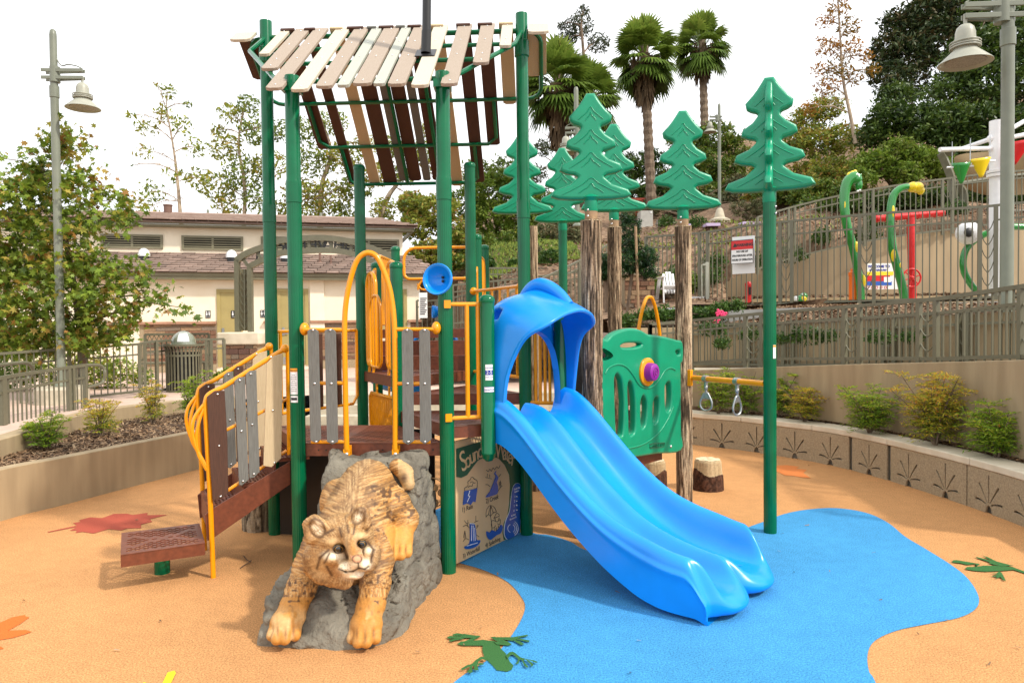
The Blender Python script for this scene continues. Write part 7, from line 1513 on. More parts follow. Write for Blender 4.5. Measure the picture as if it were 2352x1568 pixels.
# ---- talk cones on B
def cone(c, dirv, R1, L_):
    sd, u, d = frame_from(dirv); Mx = np.stack([sd, u, d], 1)
    mb = MB().lathe([(.03, -L_), (.045, -L_*.8), (R1*.55, -L_*.45), (R1*.85, -.03), (R1, -.008), (R1, .006), (R1*.97, .012), (R1*.86, .008), (R1*.80, -.004), (R1*.72, -.03), (R1*.42, -L_*.5), (R1*.3, -L_*.6), (0, -L_*.6)], c, 36, M=Mx)
    return mb
cc = D(1005, 641, 5.36); co_ = cone(cc, (-.28, -.9, .06), .118, .12).build('talk_cone', M['bluep'], ps, smooth=50)
mb = MB(); 
for dx, dz in ((.004, .016), (.004, -.012)): mb.sphere(cc+np.array([.03+dx, .055, dz]), .011, 10, 6)
mb.split('bolt', M['black'], co_)
cone(D(996, 716, 5.62)+np.array([0, .0, 0]), (-1, -.2, 0), .05, .1).build('talk_cone', M['bluep'], ps, smooth=50)
MB().tube([v3(pB, 1.9)+np.array([-.05, .05, 0]), v3(pB, 2.4)+np.array([-.05, .05, 0])], .012, 8).build('talk_tube', M['bluep'], ps)

# ---- rear blue slide and hood
rs = MB(); path = catmull([D(x, y, 8.9) for x, y in ((846, 815), (846, 845), (856, 872), (885, 890), (930, 900), (980, 925))], 6)
rows = []
for i, p in enumerate(path):
    t = path[min(i+1, len(path)-1)]-path[max(i-1, 0)]; t[2] = 0; t /= np.linalg.norm(t); s_ = np.array([-t[1], t[0], 0])
    rows.append([p+s_*x+np.array([0, 0, z]) for x, z in ((-.30, .12), (-.28, .22), (-.25, .22), (-.2, .08), (-.1, .0), (.1, 0), (.2, .08), (.25, .22), (.28, .22), (.30, .12))])
o = rs.grid(rows).build('rear_slide', M['bluep'], ps, smooth=60); md = o.modifiers.new('t', 'SOLIDIFY'); md.thickness = .02
for dx in (.0, .75):
    c = TD[2]*.5+TD[3]*.5
mb = MB(); Y_ = TD[2][1]+.2; pts = [D(x, y, Y_) for x, y in ((948, 800), (950, 778), (965, 768), (985, 762), (1005, 760), (1030, 764), (1045, 775), (1050, 800))]
rows = [[p+np.array([0, s, -.0]) for s in (0, .2, .4)] for p in catmull(pts, 3)]
o = mb.grid(rows).build('rear_hood', M['bluep'], ps, smooth=60); md = o.modifiers.new('t', 'SOLIDIFY'); md.thickness = .04
# ---- sound panel between B and C
gB = G(1047, 1300); gC = G(1197, 1225); SP = Plane(gB[:2], math.degrees(math.atan2(gC[1]-gB[1], gC[0]-gB[0])))
zs = lambda x, y: (976.2+x*.27475, 947.5+y*.27475)      # tracing frame
M['cream'] = mat('cream_hdpe', (.76, .52, .27), .6, spec=.2, var=.05, vscale=5); M['dkgreen'] = mat('dark_green_hdpe', (.008, .10, .045), .4, var=.1); 
W_ = np.linalg.norm((gC-gB)[:2]); zt_ = .99
bd = [(0, .015), (0, zt_-.0), (.0, zt_), (W_-.02, zt_), (W_, zt_-.02), (W_, .03), (W_-.02, .0)]
spn = MB().prism([(0, .02), (W_, .02), (W_, zt_), (0, zt_)], SP.pt(0, 0, 0), SP.x, (0, 0, 1), .02).build('sound_panel', M['cream'], ps, smooth=0, bevel=.004)
def sp(pts, w=-.012): return [SP.uz(*zs(x, y), w) for x, y in pts]
def splate(name, pts, m, w, th=.005, parent=None, sm=4):
    P = sp(pts, w); P = [(p[0], p[1]) for p in catmull(P, sm, True)] if sm else P
    P = [(min(max(u, .004), W_-.004), min(max(z, .022), zt_-.004)) for u, z in P]
    return MB().prism(P, SP.pt(0, 0, w), SP.x, (0, 0, 1), th).build(name, m, parent or spn, smooth=0)
grn = [(262, 300), (262, 535), (300, 543), (350, 520), (400, 450), (440, 400), (500, 368), (560, 362), (620, 385), (670, 440), (705, 520), (712, 600), (705, 760), (690, 860), (660, 920), (650, 1000), (660, 1060), (690, 1100), (790, 1040), (800, 900), (795, 500), (790, 230), (500, 230)]
splate('green_layer', grn, M['dkgreen'], -.0125, .006, sm=0)
ft = [(770, 590), (795, 610), (797, 700), (790, 840), (795, 930), (780, 1010), (740, 1055), (700, 1062), (672, 1030), (667, 970), (680, 900), (710, 820), (722, 720), (740, 620)]
fw = splate('footprint_rim', [(x+(x-733)*.06-3, y+(y-830)*.015) for x, y in ft], M['hwhite'], -.019, .006); splate('footprint_face', ft, M['hblue'], -.0235, .006, parent=fw)
def sline(lines, m, w, r=.0022, name='drawn_line', parent=None):
    mb = MB()
    for l in lines:
        P = [SP.px(*zs(x, y), w) for x, y in l]; mb.tube(catmull(P, 3) if len(P) > 2 else P, r, 5)
    return mb.build(name, m, parent or spn, smooth=40, kind='stuff')
for k, y in enumerate((700, 737, 773, 811)):
    MB().sphere(SP.px(*zs(766, y), -.028), (.009, .009, .009), 10, 6).build('push_button', M['bolt'], fw)
arcs = []
for r_, a0, a1 in ((30, -60, 60), (44, -60, 60), (57, -60, 60), (30, 110, 250)): arcs.append([(722+r_*math.cos(R(a)), 965+r_*1.15*math.sin(R(a))) for a in np.linspace(a0, a1, 6)])
sline(arcs, M['hwhite'], -.028, .003, 'sound_wave', fw)
def stext(s, x, y, size, m, w, align='CENTER', parent=None, ex=.0008, sx=1, rot=0):
    me = text_mesh(s, size, ex, 0, align); p = SP.px(*zs(x, y), w); c, n = math.cos(R(rot)), math.sin(R(rot))
    ux = (SP.x*c+np.array([0, 0, 1])*n)*sx; uy = -SP.x*n+np.array([0, 0, c])
    return mesh_into(MB(), me, p, ux, uy, -SP.n).build('printed_text', m, parent or spn, smooth=0)
for s, x, y in (('1) Rain', 355, 797), ('2) Creek', 562, 720), ('3) Waterfall', 388, 1165), ('4) Splashing', 568, 1080)): stext(s, x, y, .055 if len(s) < 10 else .05, M['ink'], -.0115)
for s, x, y in (('Touch the', 768, 632), ('button', 766, 655), ('1', 752, 702), ('2', 748, 740), ('3', 745, 778), ('4', 743, 820), ('to hear', 740, 853), ('the sounds', 736, 880)): stext(s, x, y, .026 if len(s) > 1 else .03, M['hwhite'], -.0275, parent=fw)
# arched title SOUND(s of) WATER
for ch, x, y, rot, sz in (('S', 322, 410, 18, .24), ('o', 358, 400, 14, .19), ('u', 392, 368, 12, .18), ('n', 428, 345, 8, .17), ('d', 462, 322, 5, .18), ('s', 500, 316, 2, .16), ('o', 545, 310, 0, .15), ('f', 575, 308, 0, .15), ('W', 632, 320, -4, .19), ('a', 668, 338, -8, .19), ('t', 692, 350, -10, .19), ('e', 712, 370, -12, .19), ('r', 738, 388, -14, .19)):
    stext(ch, x, y, sz, M['cream'], -.0175, ex=.0015, sx=.85, rot=rot)
# picture motifs
splate('rain_block', [(330, 655), (436, 630), (420, 745), (400, 740), (380, 768), (350, 755), (318, 768)], M['hblue'], -.0185, .007, sm=0)
sline([[(375, 650), (362, 695), (375, 695), (352, 745)]], M['hwhite'], -.0225, .004, 'lightning')
cl = [[(333, 655), (330, 630), (350, 618), (360, 600), (358, 575), (378, 560), (385, 542), (402, 540), (412, 555), (430, 560), (438, 580), (436, 610), (432, 628), (400, 640), (380, 650), (350, 660), (333, 655)], [(360, 625), (375, 610), (395, 612), (400, 590), (420, 585)], [(378, 585), (390, 575), (405, 580)]]
sline(cl, M['ink'], -.012)
splate('creek_shape', [(595, 485), (580, 510), (592, 530), (575, 580), (560, 620), (540, 660), (510, 705), (560, 692), (605, 670), (607, 610), (598, 580), (610, 545), (603, 525), (588, 505)], M['hblue'], -.0185, .007)
sline([[(512, 478), (530, 492), (542, 470), (555, 488), (568, 460), (582, 475), (600, 450), (615, 465), (628, 438)], [(506, 600), (525, 600), (543, 617)], [(635, 512), (615, 535)], [(505, 540), (530, 545), (557, 552)], [(610, 655), (630, 625), (645, 610)], [(628, 632), (630, 565)], [(520, 540), (522, 508)], [(540, 540), (541, 515)], [(620, 610), (628, 590), (638, 610)], [(618, 595), (628, 575), (638, 592)]], M['ink'], -.012)
splate('waterfall_shape', [(375, 935), (385, 922), (412, 930), (425, 990), (430, 1060), (462, 1065), (440, 1105), (395, 1130), (345, 1137), (330, 1120), (372, 1090), (378, 1000)], M['hblue'], -.0185, .007)
sline([[(390, 940), (388, 1070)], [(402, 940), (408, 1070)], [(414, 960), (420, 1068)], [(378, 925), (412, 928)], [(350, 1112), (390, 1100), (440, 1085)]], M['hwhite'], -.0225, .003, 'foam_line')
sline([[(320, 950), (345, 938), (370, 960)], [(330, 900), (350, 925), (365, 915)], [(355, 950), (358, 895)], [(425, 905), (425, 860)], [(412, 915), (445, 900)], [(322, 1045), (333, 985), (342, 1045)], [(333, 1050), (333, 1000)], [(318, 1075), (340, 1050), (365, 1060)], [(430, 945), (445, 940), (430, 965)], [(430, 1020), (452, 1035)]], M['ink'], -.012)
splate('splash_shape', [(515, 990), (540, 1000), (560, 980), (590, 990), (620, 960), (635, 935), (648, 950), (640, 990), (625, 1010), (600, 1020), (575, 1040), (545, 1060), (520, 1035)], M['hblue'], -.0185, .007)
sline([[(510, 870), (512, 820), (530, 785), (550, 773), (580, 790), (597, 825)], [(510, 870), (530, 850), (548, 862), (570, 835), (597, 828)], [(550, 773), (548, 862)], [(550, 773), (530, 850)], [(550, 773), (572, 838)], [(548, 862), (560, 945)], [(578, 878), (600, 838), (622, 860), (575, 880)], [(585, 880), (590, 905), (612, 905), (620, 875)], [(588, 905), (560, 900), (555, 950), (575, 960), (590, 940)], [(612, 905), (630, 890), (625, 930), (605, 925)], [(558, 960), (562, 985), (580, 985), (585, 960)], [(595, 955), (600, 985), (618, 975), (612, 940)]], M['ink'], -.012)
# small green clamps and cream edge tube at the panel's far side
MB().tube([SP.pt(W_+.008, .03, .0), SP.pt(W_+.008, .95, 0)], .006, 8).build('panel_edge', M['cream'], spn)
for u, z in ((.03, .09), (W_-.0, .12)): MB().lathe([(.02, -.03), (.026, 0), (.02, .03)], SP.pt(u, z, .03), 12, M=Matrix.Rotation(R(90), 3, 'Y')).build('clamp', M['green'], spn)
# dark panel with paw print at the back under the deck
BKp = Plane(pO+np.array([-.25, -.12]), -8); bk = MB().box(BKp.pt(-.12, .5, 0), (1.45, .02, .97), rz=BKp.rz).build('activity_panel', M['black'], ps, smooth=0)
mb = MB(); c = BKp.uz(998, 1130)
pc_ = [(0, -.09, .06, .045), (-.075, 0, .026, .032), (-.025, .04, .026, .034), (.03, .04, .026, .034), (.078, 0, .026, .032)]
for dx, dz, rx, rzz in pc_: mb.prism([(rx*math.cos(a), rzz*math.sin(a)) for a in np.linspace(0, 2*math.pi, 15)[:-1]], BKp.pt(c[0]-.02+dx, c[1]-.0+dz, -.013), BKp.x, (0, 0, 1), .005)
mb.split('paw_pad', M['cream'], bk)
MB().tube([BKp.pt(c[0]-.02+.13*math.cos(a), c[1]+.13*math.sin(a), -.013) for a in np.linspace(0, 2*math.pi, 25)[:-1]], .006, 6, closed=True).build('paw_ring', M['cream'], bk)

# ---- bark logs
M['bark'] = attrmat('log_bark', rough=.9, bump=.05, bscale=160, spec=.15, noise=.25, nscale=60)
def bark_log(c, z0, z1, r, name='log_post', parent=ps, seed=1, cols=((.05, .035, .022), (.29, .195, .12), (.54, .41, .265)), nu=96, dz=.012, amp=.13, taper=0, vs=5.5, wob=.0):
    nz_ = max(4, int((z1-z0)/dz)); U, Z = np.meshgrid(np.arange(nu), np.linspace(z0, z1, nz_)); A = 2*math.pi*U/nu
    kk = 64/nu
    X1 = U/nu*16; w = fbm(X1 % 64, Z*3, seed, 3)*3
    # periodic noise in angle
    def pn(s, ka, kz, o=4): return fbm(np.cos(A)*ka+20+s, np.sin(A)*ka+20+Z*kz*.8+s*3, s, o)
    n1 = np.abs(pn(seed, 3.6, .0)+0*Z); w1 = pn(seed+5, 2.2, 1.6, 3); ang = A+(w1-.5)*1.1
    n = fbm((np.cos(ang)*4.6+30), (np.sin(ang)*4.6+30+Z*1.1), seed+9, 4); ridge = 1-np.abs(n-.5)*5.0; ridge = np.clip(ridge, 0, 1)   # grooves where ridge ~1
    n2 = fbm((np.cos(ang+.7)*7+11), (np.sin(ang+.7)*7+41+Z*vs*.6), seed+2, 3); rg2 = np.clip(1-np.abs(n2-.5)*7, 0, 1)
    g = np.clip(ridge*.95+rg2*.6, 0, 1); rr = r*(1+amp*.35-amp*g)*(1-taper*(Z-z0)/(z1-z0))
    if wob: rr = rr*(1+wob*(pn(seed+3, 1.2, .8, 2)-.5)*2)
    V = np.stack([c[0]+rr*np.cos(A), c[1]+rr*np.sin(A), Z], -1).reshape(-1, 3)
    i, j = np.meshgrid(np.arange(nz_-1), np.arange(nu), indexing='ij'); j2 = (j+1) % nu
    F = np.stack([i*nu+j, i*nu+j2, (i+1)*nu+j2, (i+1)*nu+j], -1).reshape(-1, 4)
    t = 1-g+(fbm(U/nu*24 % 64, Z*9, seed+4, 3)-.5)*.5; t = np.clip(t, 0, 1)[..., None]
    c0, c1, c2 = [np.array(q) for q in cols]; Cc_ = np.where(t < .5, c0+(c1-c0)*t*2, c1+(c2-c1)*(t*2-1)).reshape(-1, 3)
    cap = len(V); V = np.vstack([V, [[c[0], c[1], z1+.004]]]); Cc_ = np.vstack([Cc_, [c2]])
    F2 = np.array([[cap, (nz_-1)*nu+a, (nz_-1)*nu+(a+1) % nu, (nz_-1)*nu+(a+1) % nu] for a in range(nu)])
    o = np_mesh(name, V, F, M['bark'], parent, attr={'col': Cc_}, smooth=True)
    MB().lathe([(r*.98, z1-.01), (r*.9, z1+.0), (0, z1+.003)], (c[0], c[1], 0), 24).build('log_top', M['plk_cream'], o, smooth=30)
    return o
def at_w(px, wpx, real):  # centre from apparent width
    Y = real*FPX/wpx; return Y
# three textured log posts (two carry the green panel, one behind)
lg = {}
for key, px, Y, r, pxb, ztop_px, seed in (('a', 1352, 6.35, .092, 1362, 506, 3), ('b', 1411, 8.6, .082, 1414, 521, 7), ('c', 1568, 7.5, .085, 1572, 519, 11)):
    b = D(pxb, 1157 if key == 'c' else 1150, Y); x = D(pxb, 1000, Y)[0]; zt1 = D(px, ztop_px, Y)[2]
    if key == 'c': x, Y = 1.509*K, 6.33*K; zt1 = D(px, ztop_px, Y)[2]
    lg[key] = (x, Y, zt1, r)
def pine(parent, c, z0, H_, rz, name='pine_top', flip=False):
    side = [(.022, .045), (.05, .09), (.08, .135), (.12, .185), (.168, .235), (.163, .26), (.14, .275), (.095, .29), (.062, .32), (.072, .36), (.12, .42), (.195, .468), (.2, .492), (.17, .507), (.11, .522), (.075, .552), (.085, .59), (.15, .65), (.25, .69), (.258, .712), (.225, .728), (.14, .742), (.09, .772), (.10, .81), (.185, .885), (.325, .932), (.335, .95), (.30, .962), (.2, .97), (.1, .972)]
    out_ = [(x, 1-y) for x, y in side]+[(-x, 1-y) for x, y in side[::-1]]; out_ = [(x*H_, y*H_) for x, y in out_]
    b = .028
    inner = []
    P = np.array(out_); 
    me0 = curve_mesh('p', [[(p[0]*(1-.0), p[1]) for p in out_]], extrude=.012*H_*1.2, bevel=0)
    def body(ang, half):
        me = curve_mesh('p', [out_ if not half else [(0, 0)]+[(0, H_*.90)]+[(x*H_*.62, (1-y)*H_) for x, y in side[1:]]], extrude=.006 if half else .022, bevel=.028*H_, res=3); ux = np.array([math.cos(ang), math.sin(ang), 0]); mb = MB(); return mesh_into(mb, me, (c[0], c[1], z0), ux, (0, 0, 1))
    bpy.data.meshes.remove(me0)
    prs = []
    for k in range(2):
        ang = rz+k*math.pi/2; mb = body(ang, k == 1)
        o = mb.build(name if k == 0 else 'cross_panel', M['tree_green'], parent if k == 0 else prs[0], smooth=50); prs.append(o)
        ux = np.array([math.cos(ang), math.sin(ang), 0]); n = np.array([math.sin(ang), -math.cos(ang), 0]); th = .022+.028*H_+.0
        for sgn in ((1,) if k == 0 and not flip else (-1,) if k == 0 else ()):
            ch = MB()
            for (y0, hw, dy) in ((.19, .115, .085), (.40, .15, .10), (.61, .20, .115), (.845, .27, .125)):
                for sc, yy in ((1, 0), (.42, .05)):
                    w_ = hw*sc; d_ = dy*sc
                    pts = [(-w_, y0-.0+yy+d_*.85), (-w_*.6, y0-.02+yy+d_*.62), (-w_*.25, y0-.02+yy+d_*.2), (0, y0-.045+yy), (w_*.25, y0-.02+yy+d_*.2), (w_*.6, y0-.02+yy+d_*.62), (w_, y0+yy+d_*.85)]
                    ch.tube([np.array([c[0], c[1], z0])+ux*(x*H_)+np.array([0, 0, (1-y)*H_])+n*sgn*(th) for x, y in [tuple(q) for q in catmull(pts, 3)]], .0055*H_, 6)
            ch.build('branch_rib', M['tree_green'], prs[k], smooth=60, kind='stuff')
    MB().lathe([(PR*1.02, z0-.10), (PR*1.05, z0-.095), (PR*1.05, z0-.01), (PR*1.5, z0+.02), (PR*.8, z0+.05)], (*c, 0), 24).build('socket', M['tree_green'], prs[0], smooth=40)
    return prs[0]
def logpine(key, pxl, top_px, base_px, rz, bands=True, parent=ps):
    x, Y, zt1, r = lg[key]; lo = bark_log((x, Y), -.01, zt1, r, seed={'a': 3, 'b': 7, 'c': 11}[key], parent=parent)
    z0 = D(pxl, base_px, Y)[2]; zt2 = D(pxl, top_px, Y)[2]; xx = D(pxl, (top_px+base_px)/2, Y)[0]
    MB().lathe([(PR, zt1-.02), (PR, z0-.05)], (x, Y, 0), 24).build('mast', M['mast'], lo if parent is ps else parent, smooth=40)
    mb = MB()
    for z in (zt1+.03, zt1+.085): mb.sphere((x-PR*.6, Y-PR*.85, z), .011, 8, 6)
    mb.split('bolt', M['bolt'], lo)
    return pine(parent, (x, Y), z0, zt2-z0, rz)
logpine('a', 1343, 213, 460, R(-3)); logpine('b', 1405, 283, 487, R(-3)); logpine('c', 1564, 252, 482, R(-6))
# pine on the right hand green pole R
pR = np.array([1.946*K, 5.434*K]); Rz = D(1768, 440, pR[1])[2]; rp_ = MB(); fluted(rp_, pR, -.01, Rz-.02, PR*1.0); rpo = rp_.build('post', M['green'], ps, smooth=50)
pine(ps, pR, Rz, D(1772, 175, pR[1])[2]-Rz, R(158), flip=True)
mb = MB(); 
for z in (Rz-.14, Rz-.2): mb.sphere((pR[0]+.04, pR[1]-.045, z), .011, 8, 6)
mb.split('bolt', M['bolt'], rpo)
lbl = post_label(pR, 24, .03, zof(1780, 823, 6.4), zof(1780, 792, 6.4), M['paper'], rpo, r=PR+.002); post_label(pR, 24, .03, zof(1780, 797, 6.4), zof(1780, 792.5, 6.4), M['ink_or'], lbl, 'orange_band', r=PR+.0028)
# two pines behind on green posts
for px, Y, top, bot, real in ((1198, 8.9, 305, 492, 0), (1290, 9.3, 338, 512, 0)):
    x = D(px+3, 600, Y)[0]; z0 = D(px, bot, Y)[2]; mb = MB(); fluted(mb, (x, Y), -.01, z0-.03, PR); mb.build('post', M['green'], ps, smooth=50); pine(ps, (x, Y), z0, D(px, top, Y)[2]-z0, R(-4))
# small dark log post behind the right rear leg
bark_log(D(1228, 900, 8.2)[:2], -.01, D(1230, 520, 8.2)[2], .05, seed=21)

# ---- green moulded panel between logs a and c
xa, Ya = lg['a'][:2]; xc, Yc = lg['c'][:2]; ang_ = math.atan2(Yc-Ya, xc-xa); GP = Plane((xa+.02, Ya), math.degrees(ang_))
z4 = lambda pts: zm(pts, 1700/1.7415, 1000/1.7415, .57411/1.7415)   # region tracing frame
outl = [(1212, 655), (1250, 640), (1290, 600), (1350, 572), (1420, 560), (1480, 572), (1530, 600), (1560, 605), (1650, 618), (1735, 640), (1768, 655), (1770, 760), (1755, 785), (1755, 900), (1758, 1250), (1760, 1380), (1600, 1400), (1430, 1425), (1300, 1430), (1240, 1400), (1225, 1100), (1215, 900)]
slots = [[(1322, 852), (1350, 900), (1362, 1000), (1365, 1100), (1358, 1270), (1335, 1300), (1312, 1280), (1305, 1200), (1300, 1000), (1300, 890)],
         [(1405, 905), (1425, 925), (1440, 1000), (1445, 1100), (1442, 1250), (1420, 1290), (1400, 1280), (1395, 1150), (1390, 1000), (1392, 930)],
         [(1500, 1000), (1520, 1030), (1528, 1100), (1520, 1200), (1505, 1240), (1485, 1240), (1480, 1120), (1482, 1040)],
         [(1590, 1010), (1608, 1030), (1612, 1100), (1605, 1180), (1588, 1212), (1570, 1205), (1566, 1110), (1572, 1040)],
         [(1675, 905), (1692, 925), (1698, 1000), (1695, 1080), (1682, 1125), (1662, 1130), (1652, 1080), (1650, 980), (1655, 930)],
         [(1340, 660), (1370, 643), (1420, 638), (1470, 640), (1490, 655), (1480, 672), (1440, 683), (1380, 686), (1345, 680)],
         [(1215, 700), (1245, 705), (1275, 722), (1280, 738), (1250, 752), (1218, 755)],
         [(1720, 700), (1750, 690), (1762, 705), (1758, 730), (1730, 730)]]
P = [[GP.uz(*q, -.0) for q in z4(s)] for s in [outl]+slots]
u0_ = .07
P = [P[0]]+[[(sum(q[0] for q in s)/len(s)+(p[0]-sum(q[0] for q in s)/len(s))*(1.3 if i < 5 else 1.1), sum(q[1] for q in s)/len(s)+(p[1]-sum(q[1] for q in s)/len(s))*(1.05 if i < 5 else 1.4)) for p in s] for i, s in enumerate(P[1:])]
P = [[(p[0], p[1]) for p in catmull(s, 4, True)] for s in P]
gme = curve_mesh('g', P, extrude=.018, bevel=.022, res=3); gp = mesh_into(MB(), gme, GP.pt(0, 0, 0), GP.x, (0, 0, 1)).build('moulded_panel', M['tree_green'], ps, smooth=55)
def gline(l, r=.008, w=-.042): return MB().tube(catmull([GP.px(*q, w) for q in z4(l)], 4), r, 8)
gline([(1255, 860), (1280, 820), (1340, 795), (1400, 812), (1450, 870), (1480, 920), (1510, 950), (1560, 960), (1600, 940), (1640, 890), (1670, 840), (1710, 820), (1745, 835)]).build('moulded_rib', M['tree_green'], gp, smooth=60)
gline([(1310, 1395), (1500, 1360), (1620, 1280), (1690, 1180), (1730, 1090)]).build('moulded_rib', M['tree_green'], gp, smooth=60)
cc_ = GP.px(*z4([(1548, 848)])[0], -.045); Mx = np.stack([GP.x, (0, 0, 1), -GP.n], 1)
yr = MB().lathe([(.135, -.01), (.135, .012), (.125, .02), (.09, .02), (.085, .0), (0, 0)], cc_, 32, M=Mx).build('bubble_ring', M['yellow'], gp, smooth=40)
MB().lathe([(.092, .0), (.088, .05), (.08, .085), (.066, .095), (.04, .097), (0, .097)], cc_, 32, M=Mx).build('purple_knob', M['purple'], yr, smooth=40)
sp_ = [cc_+GP.x*(r_*math.cos(a))+np.array([0, 0, r_*math.sin(a)])-GP.n*.099 for a, r_ in [(t*.5, .006+.0021*t) for t in range(22)]]
MB().tube(sp_, .0022, 5).build('spiral_mark', M['ink'], yr)
lt = text_mesh('GameTime', .062, .002); mesh_into(MB(), lt, GP.px(*z4([(1617, 1360)])[0], -.042), GP.x, (0, 0, 1), -GP.n).build('embossed_text', M['dkgreen'], gp, smooth=0)
q = [GP.px(*z4([p])[0], -.041) for p in ((1565, 1350), (1570, 1378), (1665, 1370), (1672, 1342), (1660, 1340), (1575, 1348))]; MB().tube(q, .004, 6, closed=True).build('logo_rim', M['dkgreen'], gp)
MB().sphere(GP.px(*z4([(1712, 1366)])[0], -.045), .014, 10, 6).build('bolt', M['bolt'], gp)
# sections below/behind: second deck side panel, yellow posts and tic-tac discs seen past log a
mb = MB(); hp_ = GP.px(1491, 684, .55); hx = GP.x
ap = [GP.pt(GP.uz(x, y, .5)[0], GP.uz(x, y, .5)[1], .5) for x, y in ((1462, 1000), (1463, 880), (1465, 780), (1472, 725), (1482, 690), (1491, 682), (1500, 690), (1510, 730), (1517, 800), (1520, 1000))]
MB().tube(catmull(ap, 4), .02, 10).build('hoop_rail', M['yellow'], ps)
mb = MB(); 
for x in (1353, 1480): mb.tube([GP.px(x, 830, .3), GP.px(x, 1010, .3)], .014, 8)
mb.split('rail_bar', M['yellow'], ps)
dk2 = deck([GP.pt(.1, 0, .05)[:2], GP.pt(1.2, 0, .05)[:2], GP.pt(1.0, 0, .8)[:2], GP.pt(.1, 0, .8)[:2]], .62, ang=GP.rz)
# connecting brown step at log c
MB().box((xc-.02, Yc-.02, .45), (.09, .05, .28), rz=ang_).build('bracket', M['brown'], ps, bevel=.004)

# ---- ring bar with two trapeze rings
rb0 = np.array([xc+.06, Yc-.05, D(1582, 866, Yc)[2]]); rb1 = np.array([pR[0]-.04, pR[1]+.02, D(1750, 881, pR[1])[2]])
rbar = MB().tube([rb0, rb1], .027, 16).build('overhead_bar', M['yellow'], ps, smooth=40)
MB().box(rb0+np.array([-.02, -.02, 0]), (.05, .06, .17), rz=ang_).build('bar_bracket', M['yellow'], ps, bevel=.006)
for t, px in ((.23, 1628), (.66, 1697)):
    p = rb0+(rb1-rb0)*t; d_ = (rb1-rb0)/np.linalg.norm(rb1-rb0); n_v = np.array([d_[1], -d_[0], 0]); n_v /= np.linalg.norm(n_v)
    rg = MB().tube([p-d_*.028, p+d_*.028], .036, 16).build('trapeze_ring', M['steel'], ps, smooth=40)
    mb = MB().box(p+np.array([0, 0, -.06]), (.03, .03, .06), rz=.5); mb.build('swivel', M['steel'], rg, bevel=.005)
    MB().lathe([(.012, -.03), (.02, -.02), (.02, .01), (.012, .02)], p+np.array([0, 0, -.085]), 12).build('swivel', M['steel'], rg, smooth=40)
    for k, z in enumerate((-.115, -.138)):
        a_, b_ = (n_v, np.array([0, 0, 1.])) if k == 0 else (d_, np.array([0, 0, 1.])); MB().tube([p+np.array([0, 0, z])+a_*.011*math.cos(t_)+b_*.017*math.sin(t_) for t_ in np.linspace(0, 2*math.pi, 13)[:-1]], .005, 6, closed=True).build('chain_link', M['steel'], rg)
    cr = p+np.array([0, 0, -.25]); fx = np.array([.80, -.6, 0]) if t < .5 else np.array([.8, .6, 0])
    ring = [(.016, .105), (.034, .075), (.056, .03), (.062, -.005), (.055, -.038), (.033, -.062), (0, -.071), (-.033, -.062), (-.055, -.038), (-.062, -.005), (-.056, .03), (-.034, .075), (-.016, .105)]
    MB().tube(catmull([cr+fx*x+np.array([0, 0, z]) for x, z in ring], 3, True), .0105, 10, closed=True).build('grip_ring', M['steel'], rg, smooth=60)
    MB().prism([(-.046, .042), (0, .05), (.046, .042), (.016, .105), (-.016, .105)], cr, fx, (0, 0, 1), .014).build('ring_web', M['steel'], rg, bevel=.003)

# ---- stumps
M['stumpc'] = attrmat('stump_paint', rough=.85, bump=.05, bscale=120, spec=.15, noise=.2, nscale=50)
def stump(cx, cy, r, h, seed, label):
    nu, nz_ = 96, 46; U, Zi = np.meshgrid(np.arange(nu), np.linspace(0, 1, nz_)); A = 2*math.pi*U/nu; Z = Zi*h
    split = .58+.10*np.sin(A*1+seed)+.06*np.sin(A*3+seed*2); bk_ = Zi < split
    n = fbm(np.cos(A)*6+20, np.sin(A)*6+20+Z*14, seed, 3); g = np.clip(1-np.abs(n-.5)*6, 0, 1)
    n2 = fbm(np.cos(A)*11+20, np.sin(A)*11+20+Z*2, seed+3, 3)
    rr = r*(1.04-.13*Zi**1.2)*np.where(bk_, 1.03-.06*g, .985-.02*np.clip(1-abs(n2-.5)*8, 0, 1)); rr = rr*np.where(Zi > .93, 1-(Zi-.93)*1.2, 1)
    V = np.stack([cx+rr*np.cos(A), cy+rr*np.sin(A), Z], -1).reshape(-1, 3)
    dark, red = np.array((.035, .018, .012)), np.array((.11, .052, .032)); tan, tan2 = np.array((.55, .42, .25)), np.array((.33, .23, .12))
    t1 = (1-g)[..., None]; cB = dark+(red-dark)*t1; t2 = n2[..., None]; cT = tan2+(tan-tan2)*np.clip(t2*1.6-.2, 0, 1); Cc_ = np.where(bk_[..., None], cB, cT).reshape(-1, 3)
    i, j = np.meshgrid(np.arange(nz_-1), np.arange(nu), indexing='ij'); j2 = (j+1) % nu
    F = np.stack([i*nu+j, i*nu+j2, (i+1)*nu+j2, (i+1)*nu+j], -1).reshape(-1, 4)
    t = thing('tree_stump_seat', label, 'stump', (cx, cy, 0), group='moulded stumps beside the log post'); np_mesh('stump_body', V, F, M['stumpc'], t, attr={'col': Cc_}, smooth=True)
    rt_ = V.reshape(nz_, nu, 3)[-1]; rows = []
    for k in range(7):
        f = 1-k/6; ring = np.array([cx, cy, h])*(1-f)+rt_*f; ring = ring.copy(); ring[:, 2] = h+.012*(1-f*f)+.004*np.sin(np.arange(nu)*.5+k); rows.append([tuple(p) for p in ring])
    MB().grid(rows, closed_v=True).build('sawn_top', mat('sawn_wood', (.72, .58, .38), .85, col2=(.52, .40, .24), vscale=25, bump=.05, bscale=50), t, smooth=60)
